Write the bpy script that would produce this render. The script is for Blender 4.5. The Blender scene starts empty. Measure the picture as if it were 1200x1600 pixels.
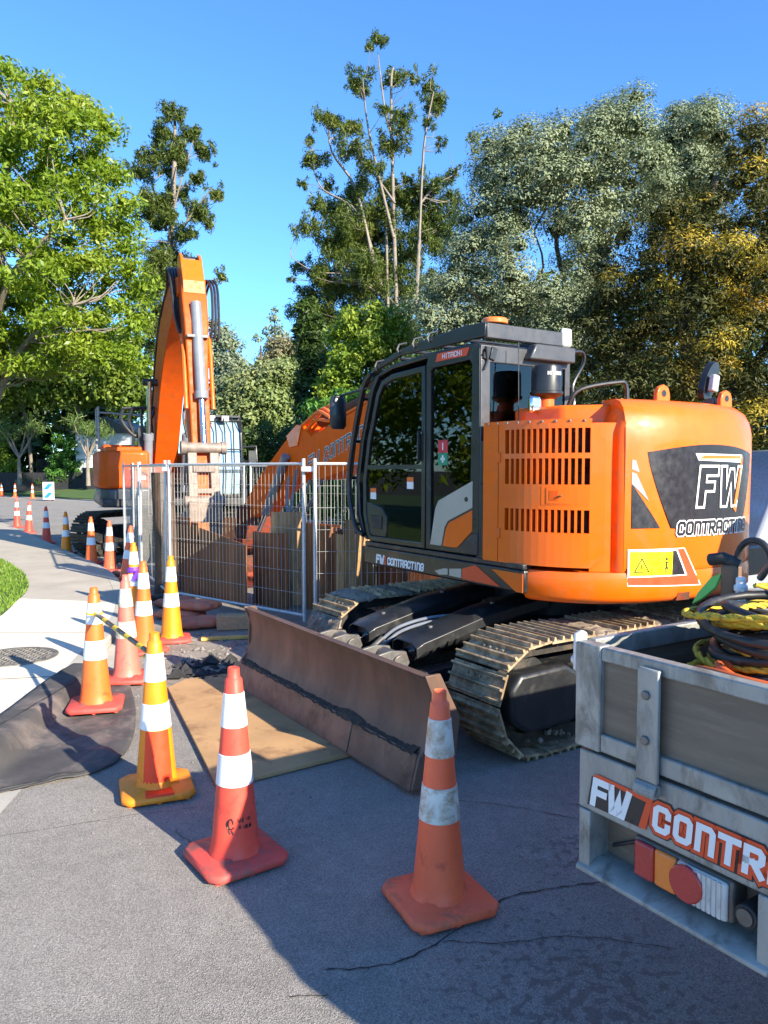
import bpy, math, random
import numpy as np
from mathutils import Matrix, Vector
R_ = math.radians
scn = bpy.context.scene
col = scn.collection

# ---------------------------------------------------------------- camera
cam = bpy.data.cameras.new("camera")
cam.sensor_fit = 'VERTICAL'
cam.sensor_height = 36.0
cam.sensor_width = 36.0
cam.lens = 27.0
cam.clip_start = 0.05
cam.clip_end = 2000.0
cam_ob = bpy.data.objects.new("camera", cam)
col.objects.link(cam_ob)
cam_ob.location = (0, 0, 1.8)
cam_ob.rotation_euler = (R_(90 - 3.196), 0, 0)
scn.camera = cam_ob

# ---------------------------------------------------------------- sky and sun
SUN_ELEV = R_(25.0)
SH = Vector((-0.705, 0.709)).normalized()          # the way shadows fall on the ground
SUN_AZ = math.atan2(-SH.x, -SH.y)                  # bearing of the sun from +Y, clockwise
world = bpy.data.worlds.new("World")
scn.world = world
world.use_nodes = True
wn = world.node_tree
bg = wn.nodes["Background"]
sky = wn.nodes.new("ShaderNodeTexSky")
sky.sky_type = 'NISHITA'
sky.sun_disc = False
sky.sun_elevation = SUN_ELEV
sky.sun_rotation = SUN_AZ
sky.altitude = 0.0
sky.air_density = 1.0
sky.dust_density = 0.1
sky.ozone_density = 4.0
tint = wn.nodes.new("ShaderNodeMix"); tint.data_type = 'RGBA'; tint.blend_type = 'MULTIPLY'; tint.inputs[0].default_value = 1.0
tint.inputs[7].default_value = (0.48, 0.74, 0.97, 1)      # the phone's saturated blue, the same over the whole sky
wn.links.new(sky.outputs[0], tint.inputs[6])
wn.links.new(tint.outputs[2], bg.inputs[0])
bg.inputs[1].default_value = 0.145
sun = bpy.data.lights.new("sun", 'SUN')
sun.energy = 5.0
sun.angle = R_(0.53)
sun.color = (1.0, 0.90, 0.72)
sun_ob = bpy.data.objects.new("sun", sun)
col.objects.link(sun_ob)
d = Vector((SH.x * math.cos(SUN_ELEV), SH.y * math.cos(SUN_ELEV), -math.sin(SUN_ELEV)))
sun_ob.rotation_euler = d.to_track_quat('-Z', 'Y').to_euler()
sun_ob.location = (6, -8, 12)

vs = scn.view_settings
vs.view_transform = 'Standard'
vs.look = 'None'
vs.exposure = 1.3
vs.gamma = 1.0
vs.use_curve_mapping = False
scn.cycles.use_denoising = True
scn.cycles.max_bounces = 7
scn.cycles.transparent_max_bounces = 12
scn.cycles.sample_clamp_indirect = 6.0
scn.cycles.caustics_reflective = False
scn.cycles.caustics_refractive = False

# ---------------------------------------------------------------- helpers
class MB:
    """collects shapes into one mesh"""
    def __init__(s):
        s.v = []; s.f = []
    def add(s, vs_, fs):
        o = len(s.v)
        s.v.extend(tuple(p) for p in vs_)
        s.f.extend(tuple(i + o for i in f) for f in fs)
        return s
    def box(s, c, size, rot=None):
        hx, hy, hz = size[0] / 2, size[1] / 2, size[2] / 2
        pts = [Vector((x, y, z)) for z in (-hz, hz) for y in (-hy, hy) for x in (-hx, hx)]
        if rot is not None:
            pts = [rot @ p for p in pts]
        c = Vector(c)
        return s.add([p + c for p in pts], [(0, 2, 3, 1), (4, 5, 7, 6), (0, 1, 5, 4), (2, 6, 7, 3), (0, 4, 6, 2), (1, 3, 7, 5)])
    def span(s, a, b):
        return s.box([(a[i] + b[i]) / 2 for i in range(3)], [abs(b[i] - a[i]) for i in range(3)])
    def beam(s, p, q, w, h, up=(0, 0, 1)):
        p, q = Vector(p), Vector(q)
        ax = (q - p); L = ax.length; ax.normalize()
        side = ax.cross(Vector(up)); side = side.normalized() if side.length > 1e-5 else Vector((1, 0, 0))
        u = side.cross(ax)
        return s.box((p + q) / 2, (L, w, h), Matrix((ax, side, u)).transposed())
    def prism(s, poly, a, b, axis='y'):
        """polygon extruded along an axis; polygon in the two other coordinates (x,z), (y,z) or (x,y)"""
        n = len(poly)
        def P(p, t):
            return (p[0], t, p[1]) if axis == 'y' else ((t, p[0], p[1]) if axis == 'x' else (p[0], p[1], t))
        area = sum(poly[i][0] * poly[(i + 1) % n][1] - poly[(i + 1) % n][0] * poly[i][1] for i in range(n))
        if (area > 0) == (axis == 'y'):
            poly = poly[::-1]
        if a > b: a, b = b, a
        vs_ = [P(p, a) for p in poly] + [P(p, b) for p in poly]
        fs = [tuple(range(n))[::-1], tuple(range(n, 2 * n))]
        fs += [(i, (i + 1) % n, n + (i + 1) % n, n + i) for i in range(n)]
        return s.add(vs_, fs)
    def loft(s, rings, closed=True, caps=True):
        n = len(rings[0]); vs_ = [p for r in rings for p in r]; fs = []
        m = n if closed else n - 1
        for k in range(len(rings) - 1):
            for i in range(m):
                j = (i + 1) % n
                fs.append((k * n + i, k * n + j, (k + 1) * n + j, (k + 1) * n + i))
        if caps and closed:
            fs.append(tuple(range(n))[::-1]); fs.append(tuple(range((len(rings) - 1) * n, len(rings) * n)))
        return s.add(vs_, fs)
    def tube(s, pts, r, n=10, caps=True):
        pts = [Vector(p) for p in pts]
        rs = r if isinstance(r, (list, tuple)) else [r] * len(pts)
        rings = []; prev = None
        for i, p in enumerate(pts):
            t = (pts[min(i + 1, len(pts) - 1)] - pts[max(i - 1, 0)])
            t = t.normalized() if t.length > 1e-9 else Vector((0, 0, 1))
            if prev is None:
                a = t.cross(Vector((0, 0, 1)))
                if a.length < 1e-3: a = t.cross(Vector((0, 1, 0)))
            else:
                a = prev - t * prev.dot(t)
            a.normalize(); prev = a; b = t.cross(a)
            rings.append([p + (a * math.cos(2 * math.pi * k / n) + b * math.sin(2 * math.pi * k / n)) * rs[i] for k in range(n)])
        return s.loft(rings, True, caps)
    def lathe(s, prof, n=24, c=(0, 0, 0), a0=0.0):
        rings = [[(c[0] + r * math.cos(a0 + 2 * math.pi * k / n), c[1] + r * math.sin(a0 + 2 * math.pi * k / n), c[2] + z) for k in range(n)] for r, z in prof]
        return s.loft(rings, True, True)
    def cyl(s, p, q, r, n=16, r2=None):
        return s.tube([p, q], [r, r if r2 is None else r2], n)
    def build(s, name, mat, parent=None, smooth=None, bevel=0.0, seg=2):
        me = bpy.data.meshes.new(name)
        me.from_pydata(s.v, [], s.f)
        me.update()
        me.materials.append(mat)
        if smooth is not None:
            me.polygons.foreach_set("use_smooth", [True] * len(me.polygons))
            me.set_sharp_from_angle(angle=R_(smooth))
        o = bpy.data.objects.new(name, me)
        col.objects.link(o)
        o.parent = parent
        if bevel > 0:
            md = o.modifiers.new("bevel", 'BEVEL')
            md.width = bevel; md.segments = seg; md.limit_method = 'ANGLE'; md.angle_limit = R_(32)
            md.use_clamp_overlap = True
            if smooth is None:
                me.polygons.foreach_set("use_smooth", [True] * len(me.polygons))
                md.harden_normals = False
                me.set_sharp_from_angle(angle=R_(60))
        return o

def raw_mesh(name, V, nper, mat, parent=None):
    """V: (N*nper,3) array, faces of nper vertices each"""
    me = bpy.data.meshes.new(name)
    N = len(V) // nper
    me.vertices.add(len(V)); me.vertices.foreach_set("co", np.ascontiguousarray(V, dtype=np.float32).ravel())
    me.loops.add(len(V)); me.loops.foreach_set("vertex_index", np.arange(len(V), dtype=np.int32))
    me.polygons.add(N); me.polygons.foreach_set("loop_start", np.arange(0, len(V), nper, dtype=np.int32))
    me.update(calc_edges=True)
    me.materials.append(mat)
    o = bpy.data.objects.new(name, me)
    col.objects.link(o); o.parent = parent
    return o

def tag(o, label=None, cat=None, group=None, kind=None):
    if label: o["label"] = label
    if cat: o["category"] = cat
    if group: o["group"] = group
    if kind: o["kind"] = kind
    return o

def thing(name, label, cat, loc=(0, 0, 0), rz=0.0, group=None):
    o = bpy.data.objects.new(name, None)
    col.objects.link(o)
    o.empty_display_size = 0.2
    o.location = loc; o.rotation_euler = (0, 0, rz)
    return tag(o, label, cat, group)

def copy_ob(o, parent, **kw):
    c = o.copy(); col.objects.link(c); c.parent = parent
    for k, v in kw.items(): setattr(c, k, v)
    return c

# ---------------------------------------------------------------- materials
def new_mat(name):
    m = bpy.data.materials.new(name); m.use_nodes = True
    nt = m.node_tree; b = nt.nodes["Principled BSDF"]
    return m, nt, b

def coords(nt, rnd=True):
    tc = nt.nodes.new("ShaderNodeTexCoord")
    if not rnd: return tc.outputs["Object"]
    oi = nt.nodes.new("ShaderNodeObjectInfo")
    mu = nt.nodes.new("ShaderNodeMath"); mu.operation = 'MULTIPLY'; mu.inputs[1].default_value = 37.0
    nt.links.new(oi.outputs["Random"], mu.inputs[0])
    va = nt.nodes.new("ShaderNodeVectorMath"); va.operation = 'ADD'
    nt.links.new(tc.outputs["Object"], va.inputs[0]); nt.links.new(mu.outputs[0], va.inputs[1])
    return va.outputs[0]

def noise(nt, vec, scale, detail=5.0, rough=0.6, dist=0.0):
    n = nt.nodes.new("ShaderNodeTexNoise")
    n.inputs["Scale"].default_value = scale; n.inputs["Detail"].default_value = detail
    n.inputs["Roughness"].default_value = rough; n.inputs["Distortion"].default_value = dist
    nt.links.new(vec, n.inputs["Vector"])
    return n.outputs["Fac"]

def ramp(nt, fac, stops):
    r = nt.nodes.new("ShaderNodeValToRGB")
    e = r.color_ramp.elements
    while len(e) < len(stops): e.new(0.5)
    for k, (p, c) in enumerate(stops):
        e[k].position = p; e[k].color = (c[0], c[1], c[2], 1) if not isinstance(c, float) else (c, c, c, 1)
    nt.links.new(fac, r.inputs[0])
    return r.outputs[0]

def mix(nt, fac, a, b, mode='MIX'):
    m = nt.nodes.new("ShaderNodeMix"); m.data_type = 'RGBA'; m.blend_type = mode
    for sock, val in ((m.inputs[0], fac), (m.inputs[6], a), (m.inputs[7], b)):
        if isinstance(val, (int, float)): sock.default_value = val
        elif isinstance(val, (tuple, list)): sock.default_value = (val[0], val[1], val[2], 1)
        else: nt.links.new(val, sock)
    return m.outputs[2]

def scaled(nt, vec, s):
    m = nt.nodes.new("ShaderNodeMapping"); m.inputs["Scale"].default_value = s
    nt.links.new(vec, m.inputs["Vector"]); return m.outputs[0]

def bump(nt, b, h, strength, dist=0.01):
    n = nt.nodes.new("ShaderNodeBump"); n.inputs["Strength"].default_value = strength; n.inputs["Distance"].default_value = dist
    nt.links.new(h, n.inputs["Height"]); nt.links.new(n.outputs[0], b.inputs["Normal"])

def pmat(name, c, rough=0.5, metal=0.0, var=0.12, scale=6.0, dirt=None, bmp=0.0, bscale=60.0, coat=0.0, spec=0.5, stretch=(1, 1, 1), rvar=0.12):
    """paint / metal / plastic with uneven tone, optional dirt = (colour, amount 0-1, scale)"""
    m, nt, b = new_mat(name)
    v = coords(nt)
    if stretch != (1, 1, 1): v = scaled(nt, v, stretch)
    n1 = noise(nt, v, scale, 6, 0.62)
    lo = tuple(x * (1 - var) for x in c); hi = tuple(min(1, x * (1 + var)) for x in c)
    colr = ramp(nt, n1, [(0.3, lo), (0.7, hi)])
    if dirt:
        n2 = noise(nt, v, dirt[2], 9, 0.7, 0.4)
        lo_p = 0.72 - 0.5 * dirt[1]
        f = ramp(nt, n2, [(lo_p, 0.0), (min(0.98, lo_p + 0.16), 1.0)])
        colr = mix(nt, f, colr, dirt[0])
    nt.links.new(colr, b.inputs["Base Color"])
    n3 = noise(nt, v, scale * 3.1, 5, 0.6)
    rr = ramp(nt, n3, [(0.3, max(0.02, rough - rvar)), (0.7, min(1.0, rough + rvar))])
    nt.links.new(rr, b.inputs["Roughness"])
    b.inputs["Metallic"].default_value = metal
    b.inputs["Specular IOR Level"].default_value = spec
    b.inputs["Coat Weight"].default_value = coat
    b.inputs["Coat Roughness"].default_value = 0.08
    if bmp > 0:
        bump(nt, b, noise(nt, v, bscale, 6, 0.6), bmp, 0.004)
    return m

def leaf_mat(name, c1, c2, c3=None, trans=0.35, rough=0.45, patch=0.5, patch_amt=0.5):
    """leaves: random tone per leaf between c1 and c2, patches of c3 over the crown"""
    m, nt, b = new_mat(name)
    g = nt.nodes.new("ShaderNodeNewGeometry")
    colr = ramp(nt, g.outputs["Random Per Island"], [(0.0, c1), (1.0, c2)])
    if c3:
        n2 = noise(nt, g.outputs["Position"], patch, 3, 0.5)
        f = ramp(nt, n2, [(0.52, 0.0), (0.66, patch_amt)])
        colr = mix(nt, f, colr, c3)
    nt.links.new(colr, b.inputs["Base Color"])
    b.inputs["Roughness"].default_value = rough
    b.inputs["Specular IOR Level"].default_value = 0.35
    t = nt.nodes.new("ShaderNodeBsdfTranslucent")
    tc = mix(nt, 1.0, colr, (1.0, 1.05, 0.45), 'MULTIPLY')
    nt.links.new(tc, t.inputs["Color"])
    ms = nt.nodes.new("ShaderNodeMixShader"); ms.inputs[0].default_value = trans
    out = nt.nodes["Material Output"]
    nt.links.new(b.outputs[0], ms.inputs[1]); nt.links.new(t.outputs[0], ms.inputs[2]); nt.links.new(ms.outputs[0], out.inputs[0])
    return m

def glass_mat(name, tint, refl=1.5):
    m, nt, b = new_mat(name)
    tr = nt.nodes.new("ShaderNodeBsdfTransparent"); tr.inputs[0].default_value = (*tint, 1)
    gl = nt.nodes.new("ShaderNodeBsdfGlossy"); gl.inputs["Roughness"].default_value = 0.015; gl.inputs[0].default_value = (1, 1, 1, 1)
    fr = nt.nodes.new("ShaderNodeFresnel"); fr.inputs[0].default_value = refl
    ms = nt.nodes.new("ShaderNodeMixShader")
    nt.links.new(fr.outputs[0], ms.inputs[0]); nt.links.new(tr.outputs[0], ms.inputs[1]); nt.links.new(gl.outputs[0], ms.inputs[2])
    nt.links.new(ms.outputs[0], nt.nodes["Material Output"].inputs[0])
    nt.nodes.remove(b)
    return m

MUD = (0.16, 0.105, 0.065)
DUST = (0.30, 0.24, 0.18)
M = {}
M['orange'] = pmat('orange machine paint', (0.84, 0.135, 0.002), 0.40, var=0.06, scale=3, dirt=((0.62, 0.145, 0.025), 0.40, 4.0), coat=0.30, spec=0.32, bmp=0.03, bscale=25)
M['orange_boom'] = pmat('matt orange boom paint', (0.84, 0.125, 0.002), 0.6, var=0.08, scale=3, dirt=((0.50, 0.10, 0.012), 0.35, 5.0), spec=0.12, bmp=0.03, bscale=25)
M['orange_old'] = pmat('weathered orange machine paint', (0.64, 0.085, 0.003), 0.5, spec=0.25, var=0.12, scale=4, dirt=((0.42, 0.085, 0.015), 0.4, 6.0), coat=0.05, bmp=0.06, bscale=40)
M['orange_dark'] = pmat('dirty orange arm paint', (0.24, 0.035, 0.010), 0.65, spec=0.2, var=0.3, scale=5, dirt=((0.07, 0.04, 0.025), 0.6, 4.0), bmp=0.1)
M['black'] = pmat('satin black machine paint', (0.016, 0.017, 0.019), 0.38, var=0.3, scale=4, dirt=((0.06, 0.055, 0.05), 0.3, 7.0), coat=0.15)
M['black_dust'] = pmat('dusty black steel', (0.020, 0.021, 0.024), 0.45, var=0.3, scale=4, dirt=((0.10, 0.085, 0.07), 0.42, 5.0), bmp=0.05)
M['grey_black'] = pmat('charcoal and sun lightened black paint', (0.055, 0.056, 0.062), 0.42, var=0.15, scale=5, dirt=((0.10, 0.10, 0.10), 0.25, 8.0), coat=0.1)  # cab black lightened for sunlight on its rear; plain charcoal on the far machine
M['rubber'] = pmat('black rubber', (0.02, 0.02, 0.021), 0.65, var=0.3, dirt=((0.07, 0.06, 0.05), 0.4, 9))
M['track'] = pmat('dusty track steel', (0.24, 0.17, 0.10), 0.62, metal=0.1, var=0.35, scale=9, dirt=((0.50, 0.37, 0.22), 0.55, 11), bmp=0.35, bscale=45)
M['track_dark'] = pmat('greasy track chain', (0.026, 0.023, 0.020), 0.6, var=0.4, scale=9, dirt=((0.09, 0.065, 0.045), 0.42, 8), bmp=0.3, bscale=40)
M['track_mud'] = pmat('track pad caked with dry clay', (0.26, 0.21, 0.16), 0.85, var=0.3, scale=14, dirt=((0.14, 0.105, 0.08), 0.5, 12), bmp=0.8, bscale=30)
M['blade'] = pmat('worn brown blade steel', (0.150, 0.088, 0.062), 0.5, metal=0.15, var=0.22, scale=2.5, dirt=((0.095, 0.056, 0.042), 0.45, 3.5), stretch=(1, 1, 0.35), bmp=0.12, bscale=30)
M['edge'] = pmat('worn cutting edge steel', (0.18, 0.115, 0.085), 0.5, metal=0.3, var=0.25, scale=4, dirt=((0.09, 0.055, 0.04), 0.45, 5), bmp=0.15, bscale=40)
M['mud'] = pmat('dark wet mud', (0.055, 0.038, 0.027), 0.8, var=0.4, scale=20, bmp=0.8, bscale=40)
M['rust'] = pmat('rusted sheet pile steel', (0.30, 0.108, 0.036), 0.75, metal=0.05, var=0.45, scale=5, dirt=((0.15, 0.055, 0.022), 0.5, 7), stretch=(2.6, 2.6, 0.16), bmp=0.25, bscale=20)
M['rust_sunlit'] = pmat('rusted steel with sunlight in its colour', (0.46, 0.26, 0.11), 0.8, var=0.3, scale=4, dirt=((0.20, 0.10, 0.05), 0.4, 5), stretch=(2, 2, 0.4), bmp=0.25, bscale=20)  # paler copy of the rust, sunlight on the sheets put into its colour
M['galv'] = pmat('galvanised steel', (0.31, 0.315, 0.30), 0.5, metal=0.3, var=0.2, scale=9, dirt=((0.17, 0.165, 0.15), 0.46, 11), stretch=(1, 1, 0.45), bmp=0.08)
M['galv_light'] = pmat('bright galvanised tube', (0.60, 0.61, 0.62), 0.45, metal=0.35, var=0.12, scale=9)
M['wire'] = pmat('galvanised fence wire', (0.48, 0.47, 0.45), 0.45, metal=0.2, var=0.15, scale=9)
M['chrome'] = pmat('chromed rod', (0.75, 0.76, 0.78), 0.14, metal=1.0, var=0.05)
M['steel'] = pmat('bare scuffed steel', (0.15, 0.145, 0.14), 0.45, metal=0.5, var=0.25, scale=12, dirt=((0.16, 0.13, 0.11), 0.45, 10))
M['cyl_grey'] = pmat('grey cylinder paint', (0.20, 0.215, 0.24), 0.42, var=0.15, scale=5, dirt=((0.26, 0.16, 0.10), 0.25, 6))
M['hose'] = pmat('black hydraulic hose', (0.022, 0.022, 0.024), 0.45, var=0.2)
M['hose_grey'] = pmat('grey sleeved hydraulic hose', (0.16, 0.18, 0.22), 0.4, var=0.15)
M['white'] = pmat('white vinyl', (0.80, 0.80, 0.80), 0.45, var=0.04)
M['black_vinyl'] = pmat('black vinyl', (0.022, 0.021, 0.026), 0.33, var=0.15)
M['orange_vinyl'] = pmat('orange vinyl', (0.80, 0.16, 0.02), 0.4, var=0.05)
M['redor_vinyl'] = pmat('red orange vinyl', (0.72, 0.075, 0.02), 0.4, var=0.05)
M['grey_vinyl'] = pmat('silver grey vinyl', (0.33, 0.36, 0.40), 0.4, var=0.05)
M['yellow_vinyl'] = pmat('yellow sticker vinyl', (0.90, 0.80, 0.0), 0.4, var=0.03)
M['beige'] = pmat('warm grey vinyl', (0.44, 0.41, 0.33), 0.4, var=0.06)
M['red_vinyl'] = pmat('red vinyl', (0.55, 0.03, 0.05), 0.4, var=0.05)
M['green_vinyl'] = pmat('green vinyl', (0.02, 0.26, 0.13), 0.4, var=0.05)
M['blue_vinyl'] = pmat('blue vinyl', (0.02, 0.24, 0.62), 0.4, var=0.05)
M['glass'] = glass_mat('tinted cab glass', (0.42, 0.48, 0.45), 1.55)
M['glass_light'] = glass_mat('pale cab glass', (0.72, 0.84, 0.90), 1.9)
M['lens'] = pmat('clear lamp lens', (0.50, 0.50, 0.48), 0.14, var=0.15, scale=14, dirt=((0.30, 0.27, 0.23), 0.4, 9), coat=0.6)
M['link'] = pmat('dusty link steel', (0.24, 0.185, 0.155), 0.6, metal=0.15, var=0.25, scale=8, dirt=((0.36, 0.27, 0.21), 0.4, 8))
M['mirror'] = pmat('mirror glass', (0.85, 0.87, 0.90), 0.03, metal=1.0, var=0.0)
M['amber'] = pmat('amber lens', (0.75, 0.19, 0.02), 0.25, var=0.08, coat=0.5)
M['redlens'] = pmat('red lens', (0.42, 0.025, 0.025), 0.25, var=0.08, coat=0.5)
M['seat'] = pmat('black seat fabric', (0.02, 0.02, 0.022), 0.9, var=0.2)
M['ply'] = pmat('grey brown film faced board', (0.15, 0.118, 0.088), 0.55, var=0.22, scale=5, dirt=((0.21, 0.175, 0.14), 0.35, 14), stretch=(0.4, 0.4, 4), bmp=0.08)
M['timber'] = pmat('pale timber', (0.45, 0.29, 0.15), 0.8, var=0.2, scale=6, stretch=(6, 1, 6), bmp=0.2)
M['log'] = pmat('brown timber bark', (0.085, 0.052, 0.035), 0.9, var=0.4, scale=5, stretch=(6, 6, 0.7), bmp=0.6, bscale=12)
M['sandbag'] = pmat('faded orange sandbag weave', (0.60, 0.17, 0.10), 0.9, var=0.18, scale=7, dirt=((0.42, 0.26, 0.19), 0.4, 7), bmp=0.35, bscale=120)
M['wood_dark'] = pmat('dark stained boards', (0.018, 0.018, 0.02), 0.7, var=0.3)
M['house_white'] = pmat('white weatherboard paint', (0.72, 0.75, 0.78), 0.6, var=0.06)
M['roof'] = pmat('grey roofing', (0.10, 0.10, 0.105), 0.6, var=0.15)
M['bark_pale'] = pmat('pale grey bark', (0.23, 0.195, 0.16), 0.9, var=0.25, scale=4, dirt=((0.22, 0.18, 0.14), 0.4, 5), bmp=0.4, bscale=15)
M['bark_dark'] = pmat('dark brown bark', (0.09, 0.07, 0.052), 0.9, var=0.3, scale=4, bmp=0.5, bscale=12)

# ---------------------------------------------------------------- block lettering (strokes)
GLYPH = {
 'C': [[(4, 4.4), (4, 5.2), (3.2, 6), (.8, 6), (0, 5.2), (0, .8), (.8, 0), (3.2, 0), (4, .8), (4, 1.6)]],
 'O': [[(2, 6), (.8, 6), (0, 5.2), (0, .8), (.8, 0), (3.2, 0), (4, .8), (4, 5.2), (3.2, 6), (2, 6)]],
 'N': [[(0, 0), (0, 6), (3.2, 6), (4, 5.2), (4, 0)]],
 'T': [[(-.3, 6), (4.3, 6)], [(2, 6), (2, 0)]],
 'R': [[(0, 0), (0, 6), (3.2, 6), (4, 5.2), (4, 3.6), (3.2, 2.8), (0, 2.8)], [(1.9, 2.8), (4.1, 0)]],
 'A': [[(0, 0), (0, 5.2), (.8, 6), (3.2, 6), (4, 5.2), (4, 0)], [(0, 2.5), (4, 2.5)]],
 'G': [[(4, 4.6), (4, 5.2), (3.2, 6), (.8, 6), (0, 5.2), (0, .8), (.8, 0), (3.2, 0), (4, .8), (4, 2.8), (2.2, 2.8)]],
 'I': [[(1, 0), (1, 6)]],
 'F': [[(0, 0), (0, 6), (4, 6)], [(0, 3.1), (3.3, 3.1)]],
 'W': [[(0, 6), (1.0, 0), (2.0, 0), (2.7, 4.6), (3.4, 0), (4.4, 0), (5.4, 6)]],
 'H': [[(0, 0), (0, 6)], [(4, 0), (4, 6)], [(0, 3), (4, 3)]],
 'E': [[(4, 6), (0, 6), (0, 0), (4, 0)], [(0, 3), (3.2, 3)]],
 'P': [[(0, 0), (0, 6), (4, 6), (4, 2.8), (0, 2.8)]], 'D': [[(0, 0), (0, 6), (3, 6), (4, 5), (4, 1), (3, 0), (0, 0)]],
 '2': [[(0, 6), (4, 6), (4, 3), (0, 3), (0, 0), (4, 0)]], '3': [[(0, 6), (4, 6), (4, 0), (0, 0)], [(1, 3), (4, 3)]], '5': [[(4, 6), (0, 6), (0, 3), (4, 3), (4, 0), (0, 0)]], '1': [[(1, 0), (1, 6)]], '0': [[(2, 6), (0, 6), (0, 0), (4, 0), (4, 6), (2, 6)]],
 'U': [[(0, 6), (0, 0), (4, 0), (4, 6)]], 'S': [[(4, 6), (0, 6), (0, 3), (4, 3), (4, 0), (0, 0)]], 'X': [[(0, 0), (4, 6)], [(0, 6), (4, 0)]], 'Z': [[(0, 6), (4, 6), (0, 0), (4, 0)]],
 '#': [[(0, 0), (0, 6), (4.6, 6), (4.6, 4.6), (1.8, 4.6), (1.8, 3.7), (3.9, 3.7), (3.9, 2.3), (1.8, 2.3), (1.8, 0), (0, 0)],
       [(5.2, 6), (5.9, 0), (7.5, 0), (8.2, 3.4), (8.9, 0), (10.5, 0), (11.6, 6), (10.1, 6), (9.6, 2.8), (8.9, 5.6), (7.6, 5.6), (7.0, 2.8), (6.7, 6), (5.2, 6)]],   # the two emblem letters in outline
 ' ': [],
}
GW = {'W': 5.4, 'I': 2, '1': 2, ' ': 2.5}
def ribbon2d(pts, w):
    L = []; Rr = []; closed = pts[0] == pts[-1]
    n = len(pts)
    for i, p in enumerate(pts):
        if closed and i in (0, n - 1): a, c = pts[-2], pts[1]
        else: a, c = pts[max(i - 1, 0)], pts[min(i + 1, n - 1)]
        d1 = Vector((p[0] - a[0], p[1] - a[1])); d2 = Vector((c[0] - p[0], c[1] - p[1]))
        if d1.length < 1e-6: d1 = d2
        if d2.length < 1e-6: d2 = d1
        d1.normalize(); d2.normalize()
        t = (d1 + d2); t = t.normalized() if t.length > 1e-3 else d1
        k = 1 / max(0.45, t.dot(d1)); nx, ny = -t.y * w * k, t.x * w * k
        q = Vector(p)
        if not closed and i == 0: q = q - d2 * w
        if not closed and i == n - 1: q = q + d1 * w
        L.append((q.x + nx, q.y + ny)); Rr.append((q.x - nx, q.y - ny))
    return L, Rr
def lettering(text, name, mat, parent, fn, height, stroke, gap=1.7, slant=0.0, off=0.002, width=1.0):
    """fn(s, t, off) -> point; s along the text, t up, in metres"""
    k = height / 6.0; b = MB(); x = 0.0; layer = 0
    for ch in text:
        for j, st in enumerate(GLYPH[ch]):
            L, Rr = ribbon2d([(px_, py_) for px_, py_ in st], stroke / k / 2)
            o_ = off + 0.0004 * j
            f = lambda p: fn(((x + p[0]) * width + slant * p[1]) * k, p[1] * k, o_)
            b.loft([[f(p) for p in L], [f(p) for p in Rr]], False, False)
        x += GW.get(ch, 4) + gap
    o = b.build(name, mat, parent)
    return o, (x - gap) * k * width


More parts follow.
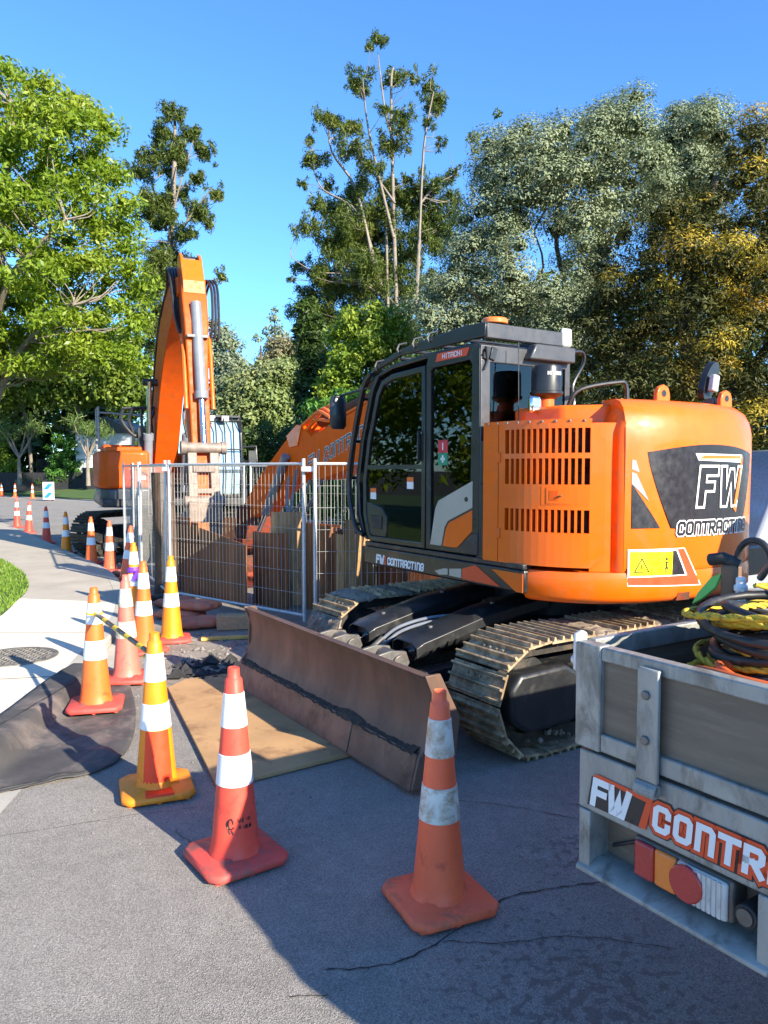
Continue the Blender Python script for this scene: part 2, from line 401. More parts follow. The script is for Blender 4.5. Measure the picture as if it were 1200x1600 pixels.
# ---------------------------------------------------------------- ground, road, footpath, kerb, lawns
def asphalt():
    m, nt, b = new_mat('weathered asphalt')
    v = coords(nt, False)
    big = noise(nt, v, 0.9, 5, 0.6, 0.3)
    fine = noise(nt, v, 130, 4, 0.7)
    mid = noise(nt, v, 9, 7, 0.7, 0.2)
    vor = nt.nodes.new("ShaderNodeTexVoronoi"); vor.inputs["Scale"].default_value = 210
    nt.links.new(v, vor.inputs["Vector"])
    c = ramp(nt, big, [(0.3, (0.215, 0.197, 0.176)), (0.7, (0.315, 0.289, 0.257))])
    c = mix(nt, ramp(nt, mid, [(0.42, 0.0), (0.72, 0.7)]), c, (0.35, 0.32, 0.285))
    c = mix(nt, 0.75, c, ramp(nt, vor.outputs["Color"], [(0.15, 0.55), (0.85, 1.38)]), 'MULTIPLY')
    c = mix(nt, 0.6, c, ramp(nt, fine, [(0.3, 0.5), (0.7, 1.5)]), 'MULTIPLY')
    # white scuffs and chalky dust
    sc = noise(nt, v, 3.1, 8, 0.75, 0.6)
    c = mix(nt, ramp(nt, sc, [(0.62, 0.0), (0.76, 0.55)]), c, (0.44, 0.41, 0.365))
    # oil and water drips beside the truck
    def near(cx, cy, r):
        s = nt.nodes.new("ShaderNodeVectorMath"); s.operation = 'DISTANCE'; s.inputs[1].default_value = (cx, cy, 0)
        nt.links.new(v, s.inputs[0])
        mr = nt.nodes.new("ShaderNodeMapRange"); mr.inputs[1].default_value = r; mr.inputs[2].default_value = 0.0
        nt.links.new(s.outputs["Value"], mr.inputs[0]); return mr.outputs[0]
    wet = None
    drip = noise(nt, v, 24, 3, 0.5, 0.2)
    for cx, cy, r in ((0.70, 2.45, 0.75), (0.95, 3.5, 0.4)):
        nr = near(cx, cy, r)
        ad = nt.nodes.new("ShaderNodeMath"); ad.operation = 'MULTIPLY_ADD'; ad.inputs[1].default_value = 0.22; ad.inputs[2].default_value = 0
        nt.links.new(nr, ad.inputs[0])
        sm = nt.nodes.new("ShaderNodeMath"); sm.operation = 'ADD'; nt.links.new(ad.outputs[0], sm.inputs[0]); nt.links.new(drip, sm.inputs[1])
        g = nt.nodes.new("ShaderNodeMath"); g.operation = 'MULTIPLY'; nt.links.new(ramp(nt, sm.outputs[0], [(0.655, 0.0), (0.72, 1.0)]), g.inputs[0])
        st = nt.nodes.new("ShaderNodeMath"); st.operation = 'GREATER_THAN'; st.inputs[1].default_value = 0.02; nt.links.new(nr, st.inputs[0]); nt.links.new(st.outputs[0], g.inputs[1])
        if wet is None: wet = g.outputs[0]
        else:
            mx = nt.nodes.new("ShaderNodeMath"); mx.operation = 'MAXIMUM'; nt.links.new(wet, mx.inputs[0]); nt.links.new(g.outputs[0], mx.inputs[1]); wet = mx.outputs[0]
    wet_soft = ramp(nt, wet, [(0.0, 0.0), (1.0, 0.6)])
    c = mix(nt, wet_soft, c, (0.05, 0.05, 0.055))
    nt.links.new(c, b.inputs["Base Color"])
    rr = mix(nt, wet, (0.88, 0.88, 0.88), (0.5, 0.5, 0.5))
    nt.links.new(rr, b.inputs["Roughness"])
    ad = nt.nodes.new("ShaderNodeMath"); ad.operation = 'ADD'
    nt.links.new(vor.outputs["Distance"], ad.inputs[0]); nt.links.new(fine, ad.inputs[1])
    bump(nt, b, ad.outputs[0], 0.75, 0.006)
    return m

def concrete(name, a, c2, speck=0.5):
    m, nt, b = new_mat(name)
    v = coords(nt, False)
    c = ramp(nt, noise(nt, v, 1.6, 7, 0.65, 0.3), [(0.3, a), (0.7, c2)])
    c = mix(nt, speck, c, ramp(nt, noise(nt, v, 160, 3, 0.6), [(0.3, 0.7), (0.7, 1.25)]), 'MULTIPLY')
    st = ramp(nt, noise(nt, v, 4.5, 8, 0.7, 0.8), [(0.60, 0.0), (0.78, 0.6)])
    c = mix(nt, st, c, (0.23, 0.19, 0.145))
    nt.links.new(c, b.inputs["Base Color"]); b.inputs["Roughness"].default_value = 0.9
    bump(nt, b, noise(nt, v, 90, 5, 0.65), 0.4, 0.004)
    return m

def soil(name, cols, scale, bs=0.6):
    m, nt, b = new_mat(name)
    v = coords(nt, False)
    c = ramp(nt, noise(nt, v, scale, 8, 0.7, 0.3), [(0.28 + 0.44 * k / (len(cols) - 1), x) for k, x in enumerate(cols)])
    nt.links.new(c, b.inputs["Base Color"]); b.inputs["Roughness"].default_value = 0.95
    bump(nt, b, noise(nt, v, scale * 12, 6, 0.7), bs, 0.02)
    return m

M['asphalt'] = asphalt()
M['concrete'] = concrete('pale footpath concrete', (0.70, 0.61, 0.48), (0.80, 0.71, 0.57))
M['concrete2'] = concrete('older grey footpath concrete', (0.38, 0.335, 0.275), (0.50, 0.445, 0.37))
M['gutter'] = concrete('kerb and gutter concrete', (0.36, 0.33, 0.28), (0.50, 0.47, 0.41))
M['soil'] = soil('leaf litter soil', [(0.028, 0.022, 0.014), (0.055, 0.045, 0.025), (0.05, 0.065, 0.022)], 0.5)
M['grass_ground'] = soil('turf', [(0.035, 0.075, 0.012), (0.06, 0.12, 0.02), (0.085, 0.13, 0.03)], 1.1)
M['spoil'] = soil('broken road dust', [(0.16, 0.135, 0.11), (0.27, 0.235, 0.20), (0.34, 0.30, 0.26)], 2.2)
M['grass'] = leaf_mat('grass blades', (0.10, 0.20, 0.022), (0.23, 0.34, 0.05), None, 0.3)

def poly_sheet(name, pts, z, mat, parent=None, kind='structure', thick=None):
    b = MB()
    if thick: b.prism(pts, z - thick, z, 'z')
    else: b.add([(x, y, z) for x, y in pts], [tuple(range(len(pts)))])
    o = b.build(name, mat, parent)
    if kind and parent is None: o["kind"] = kind
    return o

g = MB(); N = 48
g.add([(0, 60, -0.02)] + [(600 * math.cos(2 * math.pi * k / N), 60 + 600 * math.sin(2 * math.pi * k / N), -0.02) for k in range(N)], [(0, 1 + k, 1 + (k + 1) % N) for k in range(N)])
tag(g.build('ground', M['soil']), kind='structure')

KERB = [(-2.15, -6.0), (-2.25, 2.0), (-2.40, 4.5), (-2.46, 5.3), (-2.50, 6.05), (-2.78, 7.7), (-3.16, 9.4), (-4.1, 11.8), (-5.0, 13.5), (-7.4, 17.2), (-9.95, 21.1), (-12.5, 24.8), (-17, 30), (-28, 38.5), (-60, 52)]
def smooth_line(pts, n=6):
    out = []
    for i in range(len(pts) - 1):
        p0 = pts[max(i - 1, 0)]; p1 = pts[i]; p2 = pts[i + 1]; p3 = pts[min(i + 2, len(pts) - 1)]
        for k in range(n):
            t = k / n
            out.append(tuple(0.5 * (2 * p1[j] + (p2[j] - p0[j]) * t + (2 * p0[j] - 5 * p1[j] + 4 * p2[j] - p3[j]) * t * t + (3 * p1[j] - p0[j] - 3 * p2[j] + p3[j]) * t ** 3) for j in range(len(p1))))
    out.append(tuple(pts[-1])); return out
def offset_line(line, d):
    out = []
    for i, p in enumerate(line):
        a = line[max(i - 1, 0)]; c = line[min(i + 1, len(line) - 1)]
        tx, ty = c[0] - a[0], c[1] - a[1]; L = math.hypot(tx, ty) or 1
        out.append((p[0] - ty / L * d, p[1] + tx / L * d))
    return out
KL = smooth_line(KERB)
# far edge of the road, beyond which the lawn of the house begins
FAR = [(-60, 66), (-38, 59), (-27, 53.5), (-20, 47.5), (-14.5, 43.5), (-8, 41), (2, 40), (30, 42)]
FL_ = smooth_line(FAR)
road_pts = offset_line(KL, -0.02) + FL_ + [(30, 10), (30, -6)]
poly_sheet('road', road_pts, 0.0, M['asphalt'])
# kerb: a real step with a rounded nose
b = MB()
prof = [(0.0, -0.05), (0.0, 0.085), (0.02, 0.105), (0.15, 0.11), (0.15, -0.05)]
rings = []
for d, z in prof:
    ol = offset_line(KL, d); rings.append([(x, y, z) for x, y in ol])
b.loft(rings, False, False)
road_kerb = tag(b.build('kerb', M['gutter'], None, 40), kind='structure')
# gutter channel beside the kerb
gl = [p for p in KL if -3 < p[1] < 9.0]
a = offset_line(gl, -0.005); c = offset_line(gl, -0.34)
b = MB(); b.loft([[(x, y, 0.012) for x, y in a], [(x, y, 0.004) for x, y in c]], False, False)
tag(b.build('gutter_channel', M['gutter']), kind='structure')
# footpath: slabs between kerb and near lawn
inner = offset_line(KL, 0.15)
LAWN = [(-4.30, 7.9), (-4.42, 8.74), (-4.68, 9.66), (-4.98, 10.63), (-5.45, 11.68), (-6.3, 13.1), (-7.4, 14.6), (-9.0, 16.3), (-11.3, 18.4)]
LW = smooth_line(LAWN)
def at_y(line, y):
    return min(line, key=lambda p: abs(p[1] - y))
near = [p for p in inner if p[1] <= 9.95]
poly_sheet('footpath', near + [(-5.0, near[-1][1] + 0.35), (-4.70, 9.66)] + [p for p in LW[::-1] if p[1] < 9.6] + [(-4.2, 6.8), (-5.2, 5.2), (-7.0, 4.4), (-30, 4.0), (-30, -6)], 0.105, M['concrete'])
fy = near[-1]
far_in = [p for p in inner if p[1] >= fy[1]]
far_lw = [p for p in LW if p[1] >= 9.9]
poly_sheet('footpath', far_in[:-6] + [(-26, 33.5), (-15.5, 23)] + far_lw[::-1] + [(-5.0, fy[1] + 0.35)], 0.106, M['concrete2'])
for p, q in (((-2.98, 7.9), (-4.3, 7.9)), ((-2.70, 6.2), (-4.9, 5.75)), ((-2.62, 4.4), (-6.8, 4.5))):
    b = MB(); b.beam((p[0], p[1], 0.1065), (q[0], q[1], 0.1065), 0.010, 0.003); b.build('joint', pmat('footpath joint', (0.13, 0.115, 0.095), 0.95), bpy.data.objects['footpath'])
# near lawn
lawn_pts = LW + [(-26, 33), (-40, 33), (-40, 4.6), (-7.2, 4.9), (-5.4, 5.7), (-4.4, 7.0)]
poly_sheet('lawn', lawn_pts, 0.112, M['grass_ground'])
b = MB(); rows_ = []
for dd, zz in ((0, -.02), (0, .06), (2.5, .22), (6, .62), (10, .95), (16, 1.05), (40, 1.1)):
    rows_.append([(x, y, zz) for x, y in offset_line(FL_, dd)])
b.loft(rows_, False, False); o = b.build('lawn', M['grass_ground'], None, 60); o["kind"] = 'structure'

def grass(name, pts, n, h, z, seed, ymax=None):
    rng = np.random.default_rng(seed)
    P = np.array(pts); lo = P.min(0); hi = P.max(0)
    q = rng.uniform(lo, hi, (n * 3, 2))
    inside = np.zeros(len(q), bool); j = len(P) - 1
    for i in range(len(P)):
        c_ = ((P[i, 1] > q[:, 1]) != (P[j, 1] > q[:, 1])) & (q[:, 0] < (P[j, 0] - P[i, 0]) * (q[:, 1] - P[i, 1]) / (P[j, 1] - P[i, 1] + 1e-9) + P[i, 0])
        inside ^= c_; j = i
    q = q[inside][:n]; n = len(q)
    a = rng.uniform(0, 2 * np.pi, n); hh = h * rng.uniform(0.5, 1.3, n); w = 0.006 + 0.2 * h * rng.uniform(0.3, 0.7, n)
    lean = rng.uniform(-0.5, 0.5, (n, 2)) * hh[:, None]
    base = np.c_[q, np.full(n, z)]
    s = np.c_[np.cos(a) * w, np.sin(a) * w, np.zeros(n)]
    tip = base + np.c_[lean, hh]
    V = np.stack([base - s, base + s, tip], 1).reshape(-1, 3)
    return tag(raw_mesh(name, V, 3, M['grass']), 'short green grass blades on the verge', 'grass', kind='stuff')
edge = [p for p in LW if p[1] < 15.2]
grass('grass', edge + [(-10.5, 15.2), (-10.5, 6.2), (-4.6, 7.2)], 42000, 0.045, 0.112, 3)

# cracks in the asphalt
rc = random.Random(5)
def crack(pts, w):
    pts = smooth_line(pts, 7); lft = []; rgt = []
    for i, p in enumerate(pts):
        ww = w * (0.35 + 0.65 * rc.random()) * (0.3 if i in (0, len(pts) - 1) else 1)
        jx, jy = rc.uniform(-.008, .008), rc.uniform(-.008, .008)
        a_ = pts[max(i - 1, 0)]; c_ = pts[min(i + 1, len(pts) - 1)]
        tx, ty = c_[0] - a_[0], c_[1] - a_[1]; L = math.hypot(tx, ty) or 1
        lft.append((p[0] + jx - ty / L * ww, p[1] + jy + tx / L * ww, 0.004)); rgt.append((p[0] + jx + ty / L * ww, p[1] + jy - tx / L * ww, 0.004))
    return lft, rgt
M['crackm'] = pmat('dark crack', (0.022, 0.021, 0.021), 0.95, var=0.3)
road = bpy.data.objects['road']
for pts, w in (([(-0.22, 2.66), (0.02, 2.70), (0.22, 2.84), (0.5, 3.12), (0.82, 3.22), (1.1, 3.3)], 0.0045), ([(0.22, 2.84), (0.42, 2.82), (0.75, 2.86), (1.1, 2.78)], 0.003),
               ([(-0.33, 2.52), (-0.18, 2.53)], 0.003), ([(0.35, 4.1), (0.7, 4.0), (1.0, 3.85)], 0.003), ([(-2.0, 3.62), (-1.3, 3.9), (-0.75, 4.05)], 0.002),
               ([(-1.05, 3.75), (-0.9, 3.6), (-0.6, 3.62)], 0.002), ([(1.0, 4.05), (1.2, 3.95), (1.5, 3.98)], 0.003)):
    l, r = crack(pts, w); b = MB(); b.loft([l, r], False, False); b.build('crack', M['crackm'], road)
# white edge line on the far side of the street
wl = [p for p in offset_line(FL_, -1.6) if -40 < p[0] < 2]
b = MB(); b.loft([[(x, y, 0.005) for x, y in wl], [(x, y, 0.005) for x, y in offset_line(wl, -0.14)]], False, False)
b.build('painted_line', M['white'], road)

# excavated strip inside the fence: dusty broken surface with loose stones
SP = [(-2.75, 6.9), (-1.9, 6.35), (-1.2, 6.55), (-0.6, 7.2), (1.8, 9.5), (3.5, 12.5), (1.0, 15.5), (-4.0, 15.2), (-4.4, 12.2), (-3.3, 9.6)]
poly_sheet('excavated_ground', smooth_line(SP + [SP[0]], 4)[:-1], 0.005, M['spoil'])
rng = np.random.default_rng(8)
def stones(name, cx, cy, rx, ry, n, smin, smax, mat, label, cat, z=0.0, seed=1):
    rng = np.random.default_rng(seed); V = []; F = []
    base = np.array([(1, 0, 0), (-1, 0, 0), (0, 1, 0), (0, -1, 0), (0, 0, 1), (0, 0, -1)], float)
    fs = [(0, 2, 4), (2, 1, 4), (1, 3, 4), (3, 0, 4), (2, 0, 5), (1, 2, 5), (3, 1, 5), (0, 3, 5)]
    bm_ = MB()
    for k in range(n):
        a_ = rng.uniform(0, 2 * math.pi); r_ = math.sqrt(rng.uniform()) 
        s = smin + (smax - smin) * rng.uniform() ** 3
        p = base * (s * rng.uniform(0.6, 1.3, (6, 1)) * np.array([1, 1, 0.7])) 
        ca, sa = math.cos(rng.uniform(0, 6)), math.sin(rng.uniform(0, 6))
        p = np.c_[p[:, 0] * ca - p[:, 1] * sa, p[:, 0] * sa + p[:, 1] * ca, p[:, 2]]
        p += np.array([cx + rx * r_ * math.cos(a_), cy + ry * r_ * math.sin(a_), z + s * 0.35])
        bm_.add(p.tolist(), fs)
    return tag(bm_.build(name, mat), label, cat, kind='stuff')
M['stone'] = pmat('grey road stone', (0.22, 0.20, 0.18), 0.9, var=0.35, scale=6, bmp=0.3)
M['redgravel'] = pmat('reddish crushed gravel', (0.38, 0.17, 0.14), 0.9, var=0.3, scale=9)
M['tarlump'] = pmat('broken black asphalt lump', (0.028, 0.027, 0.028), 0.8, var=0.4, scale=9, bmp=0.6, bscale=40)
stones('gravel', -1.3, 7.6, 1.0, 1.0, 900, 0.006, 0.035, M['stone'], 'loose grey gravel strewn over the dug strip', 'gravel', seed=2)
stones('gravel', -1.15, 7.75, 0.45, 0.35, 700, 0.006, 0.02, M['redgravel'], 'reddish crushed gravel in front of the sheets', 'gravel', seed=3)
stones('gravel', -1.9, 5.6, 0.35, 0.6, 130, 0.004, 0.016, M['stone'], 'fine grit beside the black mat', 'gravel', seed=4)
stones('gravel', -0.9, 5.0, 1.1, 1.6, 260, 0.003, 0.012, M['stone'], 'scattered grit around the steel plate and cones', 'gravel', seed=14)
stones('rubble', -1.62, 6.78, 0.34, 0.36, 90, 0.02, 0.085, M['tarlump'], 'heap of broken black asphalt lumps', 'rubble', seed=5)

# manhole cover in the footpath: ring and chequer ribs
t = thing('manhole_cover', 'round grey iron manhole cover let into the concrete footpath', 'manhole', (-3.33, 6.86, 0.107))
M['iron'] = pmat('grey cast iron', (0.15, 0.14, 0.13), 0.7, metal=0.3, var=0.25, scale=9, dirt=((0.30, 0.27, 0.23), 0.5, 9))
b = MB(); b.lathe([(0.36, 0.0), (0.36, 0.008), (0.32, 0.008), (0.32, 0.003)], 40); b.build('rim', M['iron'], t)
b = MB(); b.lathe([(0.318, 0.0), (0.318, 0.004)], 40); lid = b.build('lid', M['iron'], t)
b = MB()
for k in range(-7, 8):
    for j in range(-7, 8):
        x, y = k * 0.042, j * 0.042
        if x * x + y * y < 0.30 ** 2:
            b.box((x, y, 0.007), (0.032, 0.011, 0.006), Matrix.Rotation(math.pi / 4 if (k + j) % 2 else -math.pi / 4, 3, 'Z'))
tag(b.build('raised_tread', M['iron'], lid), kind='stuff')

# ---------------------------------------------------------------- traffic cones
CONE_COL = {
 'fluoro': (1.0, 0.145, 0.055), 'red': (0.80, 0.075, 0.045), 'pink': (0.80, 0.17, 0.12), 'amber': (0.98, 0.26, 0.008), 'orange': (1.0, 0.155, 0.025)}
for k, c in CONE_COL.items():
    M['cone_' + k] = pmat(k + ' cone pvc', c, 0.5, var=0.09, scale=7, dirt=((c[0] * 0.55, c[1] * 0.5, c[2] * 0.7), 0.3, 9), bmp=0.06, bscale=30)
M['cone_stripe'] = pmat('red orange cone stripe', (1.0, 0.06, 0.012), 0.5, var=0.06)
M['cone_base_red'] = pmat('scuffed red cone base', (0.68, 0.075, 0.055), 0.6, var=0.15, scale=7, dirt=((0.25, 0.10, 0.08), 0.45, 9), bmp=0.15)
M['cone_base_or'] = pmat('scuffed orange cone base', (1.0, 0.14, 0.055), 0.6, var=0.12, scale=7, dirt=((0.40, 0.12, 0.06), 0.4, 9), bmp=0.15)
M['cone_base_am'] = pmat('amber cone base', (0.88, 0.27, 0.015), 0.5, var=0.08, scale=7, dirt=((0.5, 0.2, 0.05), 0.3, 9))
M['refl'] = pmat('white reflective sleeve', (0.82, 0.83, 0.84), 0.35, var=0.04, scale=6, dirt=((0.55, 0.52, 0.47), 0.3, 12))
M['refl_dirty'] = pmat('dirty reflective sleeve', (0.70, 0.67, 0.60), 0.5, var=0.12, scale=10, dirt=((0.38, 0.27, 0.17), 0.52, 9))
def cone_r(z):                                            # body radius at height z
    return 0.112 + (0.034 - 0.112) * (z - 0.05) / 0.85
CM = {}
def cone_meshes():
    b = MB()                                              # base: square with cut corners, feet below
    s, c = 0.195, 0.045
    o8 = [(s, -s + c), (s, s - c), (s - c, s), (-s + c, s), (-s, s - c), (-s, -s + c), (-s + c, -s), (s - c, -s)]
    def ring(k, z): return [(x * k, y * k, z) for x, y in o8]
    def circ(r, z):
        out = []
        for x, y in o8:
            L = math.hypot(x, y); out.append((x / L * r, y / L * r, z))
        return out
    b.loft([ring(0.98, 0.014), ring(1.0, 0.022), ring(0.985, 0.042), ring(0.93, 0.05), circ(0.135, 0.054), circ(0.12, 0.066)], True, True)
    CM['base'] = b.build('base', M['cone_base_red'], None, 50)
    b = MB()
    for x in (-.15, .15):
        for y in (-.15, .15): b.cyl((x, y, 0), (x, y, 0.016), 0.018, 8)
    for x, y in ((0, .165), (0, -.165), (.165, 0), (-.165, 0)): b.cyl((x, y, 0), (x, y, 0.016), 0.014, 8)
    CM['foot'] = b.build('rubber_foot', M['cone_base_red'], None)
    b = MB()
    pr = [(0.122, 0.055), (0.113, 0.075)] + [(cone_r(z), z) for z in (0.12, 0.3, 0.5, 0.7, 0.845)] + [(0.036, 0.85), (0.029, 0.858), (0.027, 0.897), (0.024, 0.9), (0.018, 0.895)]
    b.lathe(pr, 28); CM['body'] = b.build('body', M['cone_fluoro'], None, 40)
    for k, (z0, z1) in enumerate(((0.633, 0.787), (0.371, 0.512))):
        b = MB()
        b.lathe([(cone_r(z0) + 0.0005, z0), (cone_r(z0) + 0.003, z0 + 0.002), (cone_r(z1) + 0.003, z1 - 0.002), (cone_r(z1) + 0.0005, z1)], 28)
        CM['band%d' % k] = b.build('reflective_band', M['refl'], None, 40)
    b = MB(); rings = []                                   # red flat stripe on one side of the amber cones
    for z in (0.075, 0.368):
        w = 0.78
        rings.append([(cone_r(z) * 1.018 * math.cos(-w + 2 * w * k / 8), cone_r(z) * 1.018 * math.sin(-w + 2 * w * k / 8), z) for k in range(9)])
    b.loft(rings, False, False)
    CM['stripe'] = b.build('side_stripe', M['cone_stripe'], None, 40)
    b = MB(); b.prism([(0.10, -0.07), (0.188, -0.075), (0.188, 0.075), (0.10, 0.07)], 0.012, 0.058, 'z'); CM['tab'] = b.build('base_panel', M['cone_stripe'], None, None, 0.006)
cone_meshes()
SRC = list(CM.values())
def slot(o, mat):
    o.material_slots[0].link = 'OBJECT'; o.material_slots[0].material = mat
def cone(x, y, z, rz, body, base, label, group, bands='refl', stripe=False, tilt=(0, 0), sc=1.0):
    t = thing('traffic_cone', label, 'traffic cone', (x, y, z), rz, group)
    t.rotation_euler = (tilt[0], tilt[1], rz); t.scale = (sc,) * 3
    o = copy_ob(CM['base'], t); slot(o, M[base])
    f = copy_ob(CM['foot'], o); slot(f, M[base])
    o = copy_ob(CM['body'], t); slot(o, M[body])
    for k in (0, 1):
        o2 = copy_ob(CM['band%d' % k], o); slot(o2, M[bands])
    if stripe:
        copy_ob(CM['stripe'], o); copy_ob(CM['tab'], t)
    return t
GR = 'cones lining the kerb and the dig'
cone(0.228, 3.09, 0, 0.42, 'cone_fluoro', 'cone_base_or', 'clean bright orange cone with grimy bands, alone before the tailgate', GR, 'refl_dirty')
c14 = cone(-0.685, 3.45, 0, 0.62, 'cone_red', 'cone_base_red', 'faded red cone with worn black print near its foot, in front of the tan plate', GR)
cone(-1.27, 4.2, 0, 3.14159 * 1.62, 'cone_amber', 'cone_base_am', 'amber cone with a red side stripe and amber base, holding the near pole end', GR, stripe=True)
cone(-2.14, 5.62, 0.03, 0.25, 'cone_orange', 'cone_base_red', 'orange cone on the black mat, holding the far end of the striped pole', GR)
cone(-2.18, 6.43, 0.01, 0.15, 'cone_pink', 'cone_base_red', 'sun bleached pink cone with worn bands, just behind the black mat', GR, 'refl_dirty')
cone(-2.36, 7.48, 0.0, 0.7, 'cone_orange', 'cone_base_red', 'orange cone standing between the bleached pink cone and the sandbags', GR)
cone(-2.22, 7.95, 0.0, 0.3, 'cone_amber', 'cone_base_red', 'amber cone with a red base, beside the sandbags at the fence post', GR)
cone(-3.08, 9.4, 0.0, 0.3, 'cone_amber', 'cone_base_red', 'amber cone with a purple ribbon tied around its sleeve', GR)
cone(-4.12, 12.21, 0.0, 0.5, 'cone_fluoro', 'cone_base_red', 'tilted bright orange cone against the wire panel by the kerb', GR, tilt=(0.0, 0.09))
cone(-4.82, 13.44, 0.0, 0.3, 'cone_fluoro', 'cone_base_red', 'orange kerbside cone next before the tilted one at the wire panel', GR)
cone(-5.55, 14.5, 0.0, 0.9, 'cone_orange', 'cone_base_red', 'orange kerbside cone with a red wedge between its bands, beside the far track', GR)
cone(-6.75, 16.25, 0.0, 0.1, 'cone_amber', 'cone_base_red', 'amber kerbside cone left of the far excavator track', GR)
cone(-8.2, 18.6, 0.0, 0.4, 'cone_red', 'cone_base_red', 'dark red kerbside cone, third from the street end of the row', GR)
cone(-10.01, 21.57, 0.0, 0.4, 'cone_red', 'cone_base_red', 'leaning faded red cone with dull bands, second from the street end', GR, 'refl_dirty', tilt=(0.03, 0.04))
cone(-11.3, 23.6, 0.0, 0.4, 'cone_red', 'cone_base_red', 'red cone at the street end of the kerbside row', GR)
G2 = 'cones across the street'
cone(-25.2, 50.6, 0.005, 0.3, 'cone_orange', 'cone_base_or', 'small far cone across the street at the picture edge', G2)
cone(-23.4, 48.7, 0.005, 0.3, 'cone_orange', 'cone_base_or', 'small far cone across the street, between the edge one and the lawn one', G2)
cone(-21.2, 46.3, 0.005, 0.3, 'cone_orange', 'cone_base_or', 'small far cone across the street at the corner of the lawn', G2)
cone(-19.3, 44.4, 0.005, 0.3, 'cone_orange', 'cone_base_or', 'small far cone behind the blue and white sign', G2)
def cfn(a0, z0):
    return lambda s, t, off: ((cone_r(z0 + t) + off) * math.cos(a0 + s / .1), (cone_r(z0 + t) + off) * math.sin(a0 + s / .1), z0 + t)
cb14 = [o for o in c14.children if o.name.startswith('body')][0]
ca = math.atan2(-3.45, 0.685) - 0.62                       # side of the cone that faces the street
rs = random.Random(12); b = MB()                           # two worn rows of print, no longer readable
for zz in (.215, .183):
    f_ = cfn(ca + .12, zz)
    for k in range(4):
        for q in range(3):
            x_ = .002 + .017 * k + .0045 * q; z0_, z1_ = rs.uniform(0, .010), rs.uniform(.013, .024)
            if rs.random() < .8: b.tube([f_(x_, z0_, .0015), f_(x_ + rs.uniform(-.002, .004), z1_, .0015)], .0019, 5)
b.build('worn_print', M['black_vinyl'], cb14, 60)
b = MB(); f_ = cfn(ca - .42, .185)
for ph in (0, 1): b.tube([f_(.022 + .018 * math.cos(a) * (1 if ph else .6), .028 + .022 * math.sin(a), .002) for a in [ph * 1.2 + 4.4 * k / 12 for k in range(13)]], .0028, 6)
b.tube([f_(.012, .004, .002), f_(.02, -.016, .002)], .003, 6); b.tube([f_(.024, .002, .002), f_(.034, -.018, .002)], .003, 6)
b.build('printed_emblem', M['black_vinyl'], cb14, 60)
for o in SRC: bpy.data.objects.remove(o)
# purple ribbon
t = MB(); t.lathe([(cone_r(.56) + .008, 0.53), (cone_r(.56) + .02, 0.56), (cone_r(.6) + .008, 0.60)], 14, (-3.08, 9.4, 0)); t.box((-3.02, 9.3, 0.5), (0.05, 0.03, 0.12), Matrix.Rotation(0.4, 3, 'Y'))
M['purple'] = pmat('purple ribbon', (0.16, 0.03, 0.42), 0.6)
tag(t.build('ribbon', M['purple']), 'purple ribbon wrapped around an amber cone', 'ribbon')
# blue and white marker sign standing by the far cone
t = thing('marker_sign', 'small white sign with two blue slanted bars across the street', 'sign', (-19.05, 43.6, 0.005), 0.1)
b = MB(); b.box((0, 0, 0.56), (0.62, 0.03, 1.0)); b.build('sign_board', M['white'], t, None, 0.01)
for zc in (0.80, 0.32):
    b = MB(); b.prism([(-0.24, zc - 0.16), (-0.02, zc - 0.16), (0.24, zc + 0.14), (0.24, zc + 0.16), (0.0, zc + 0.16), (-0.24, zc - 0.10)], -0.0195, -0.016, 'y'); b.build('slanted_bar', M['blue_vinyl'], t)
b = MB(); b.box((-.2, 0, 0.03), (0.08, 0.3, 0.06)); b.box((.2, 0, 0.03), (0.08, 0.3, 0.06)); b.build('foot', M['rubber'], t)
# striped pole between two cones
P0 = Vector((-2.12, 5.58, 0.745)); P1 = Vector((-1.29, 4.24, 0.76))
t = thing('barrier_pole', 'yellow and black striped pole resting between two cones', 'barrier pole', tuple(P0))
M['yellow'] = pmat('yellow plastic', (0.85, 0.55, 0.01), 0.45, var=0.06); 
ax = P1 - P0; n = 15
for k in range(n):
    a_ = ax * (k / n); c_ = ax * ((k + 1) / n)
    b = MB(); b.cyl(a_, c_, 0.016, 12); b.build('stripe', M['yellow' if k % 3 == 0 else 'black_vinyl'], t, 40)
for p in (Vector((0, 0, 0)), ax):
    b = MB(); rr = 0.052
    b.tube([p + Vector((rr * math.cos(q * .3142), rr * math.sin(q * .3142), 0)) for q in range(21)], 0.007, 8); b.build('end_ring', M['yellow'], t, 40)

# ---------------------------------------------------------------- steel road plate, black mat
M['plate'] = pmat('sandy rusted road plate', (0.46, 0.27, 0.125), 0.8, var=0.2, scale=2.2, dirt=((0.24, 0.125, 0.06), 0.40, 3.0), bmp=0.2, bscale=30)
b = MB()
pl = [(-0.93, 4.2), (-0.10, 4.78), (-0.9, 6.75), (-1.42, 6.55), (-1.68, 6.40), (-1.76, 6.15)]
b.prism(pl, 0.006, 0.03, 'z')
tag(b.build('road_plate', M['plate'], None, None, 0.004), 'sandy tan steel plate lying on the road under the blade', 'steel plate')

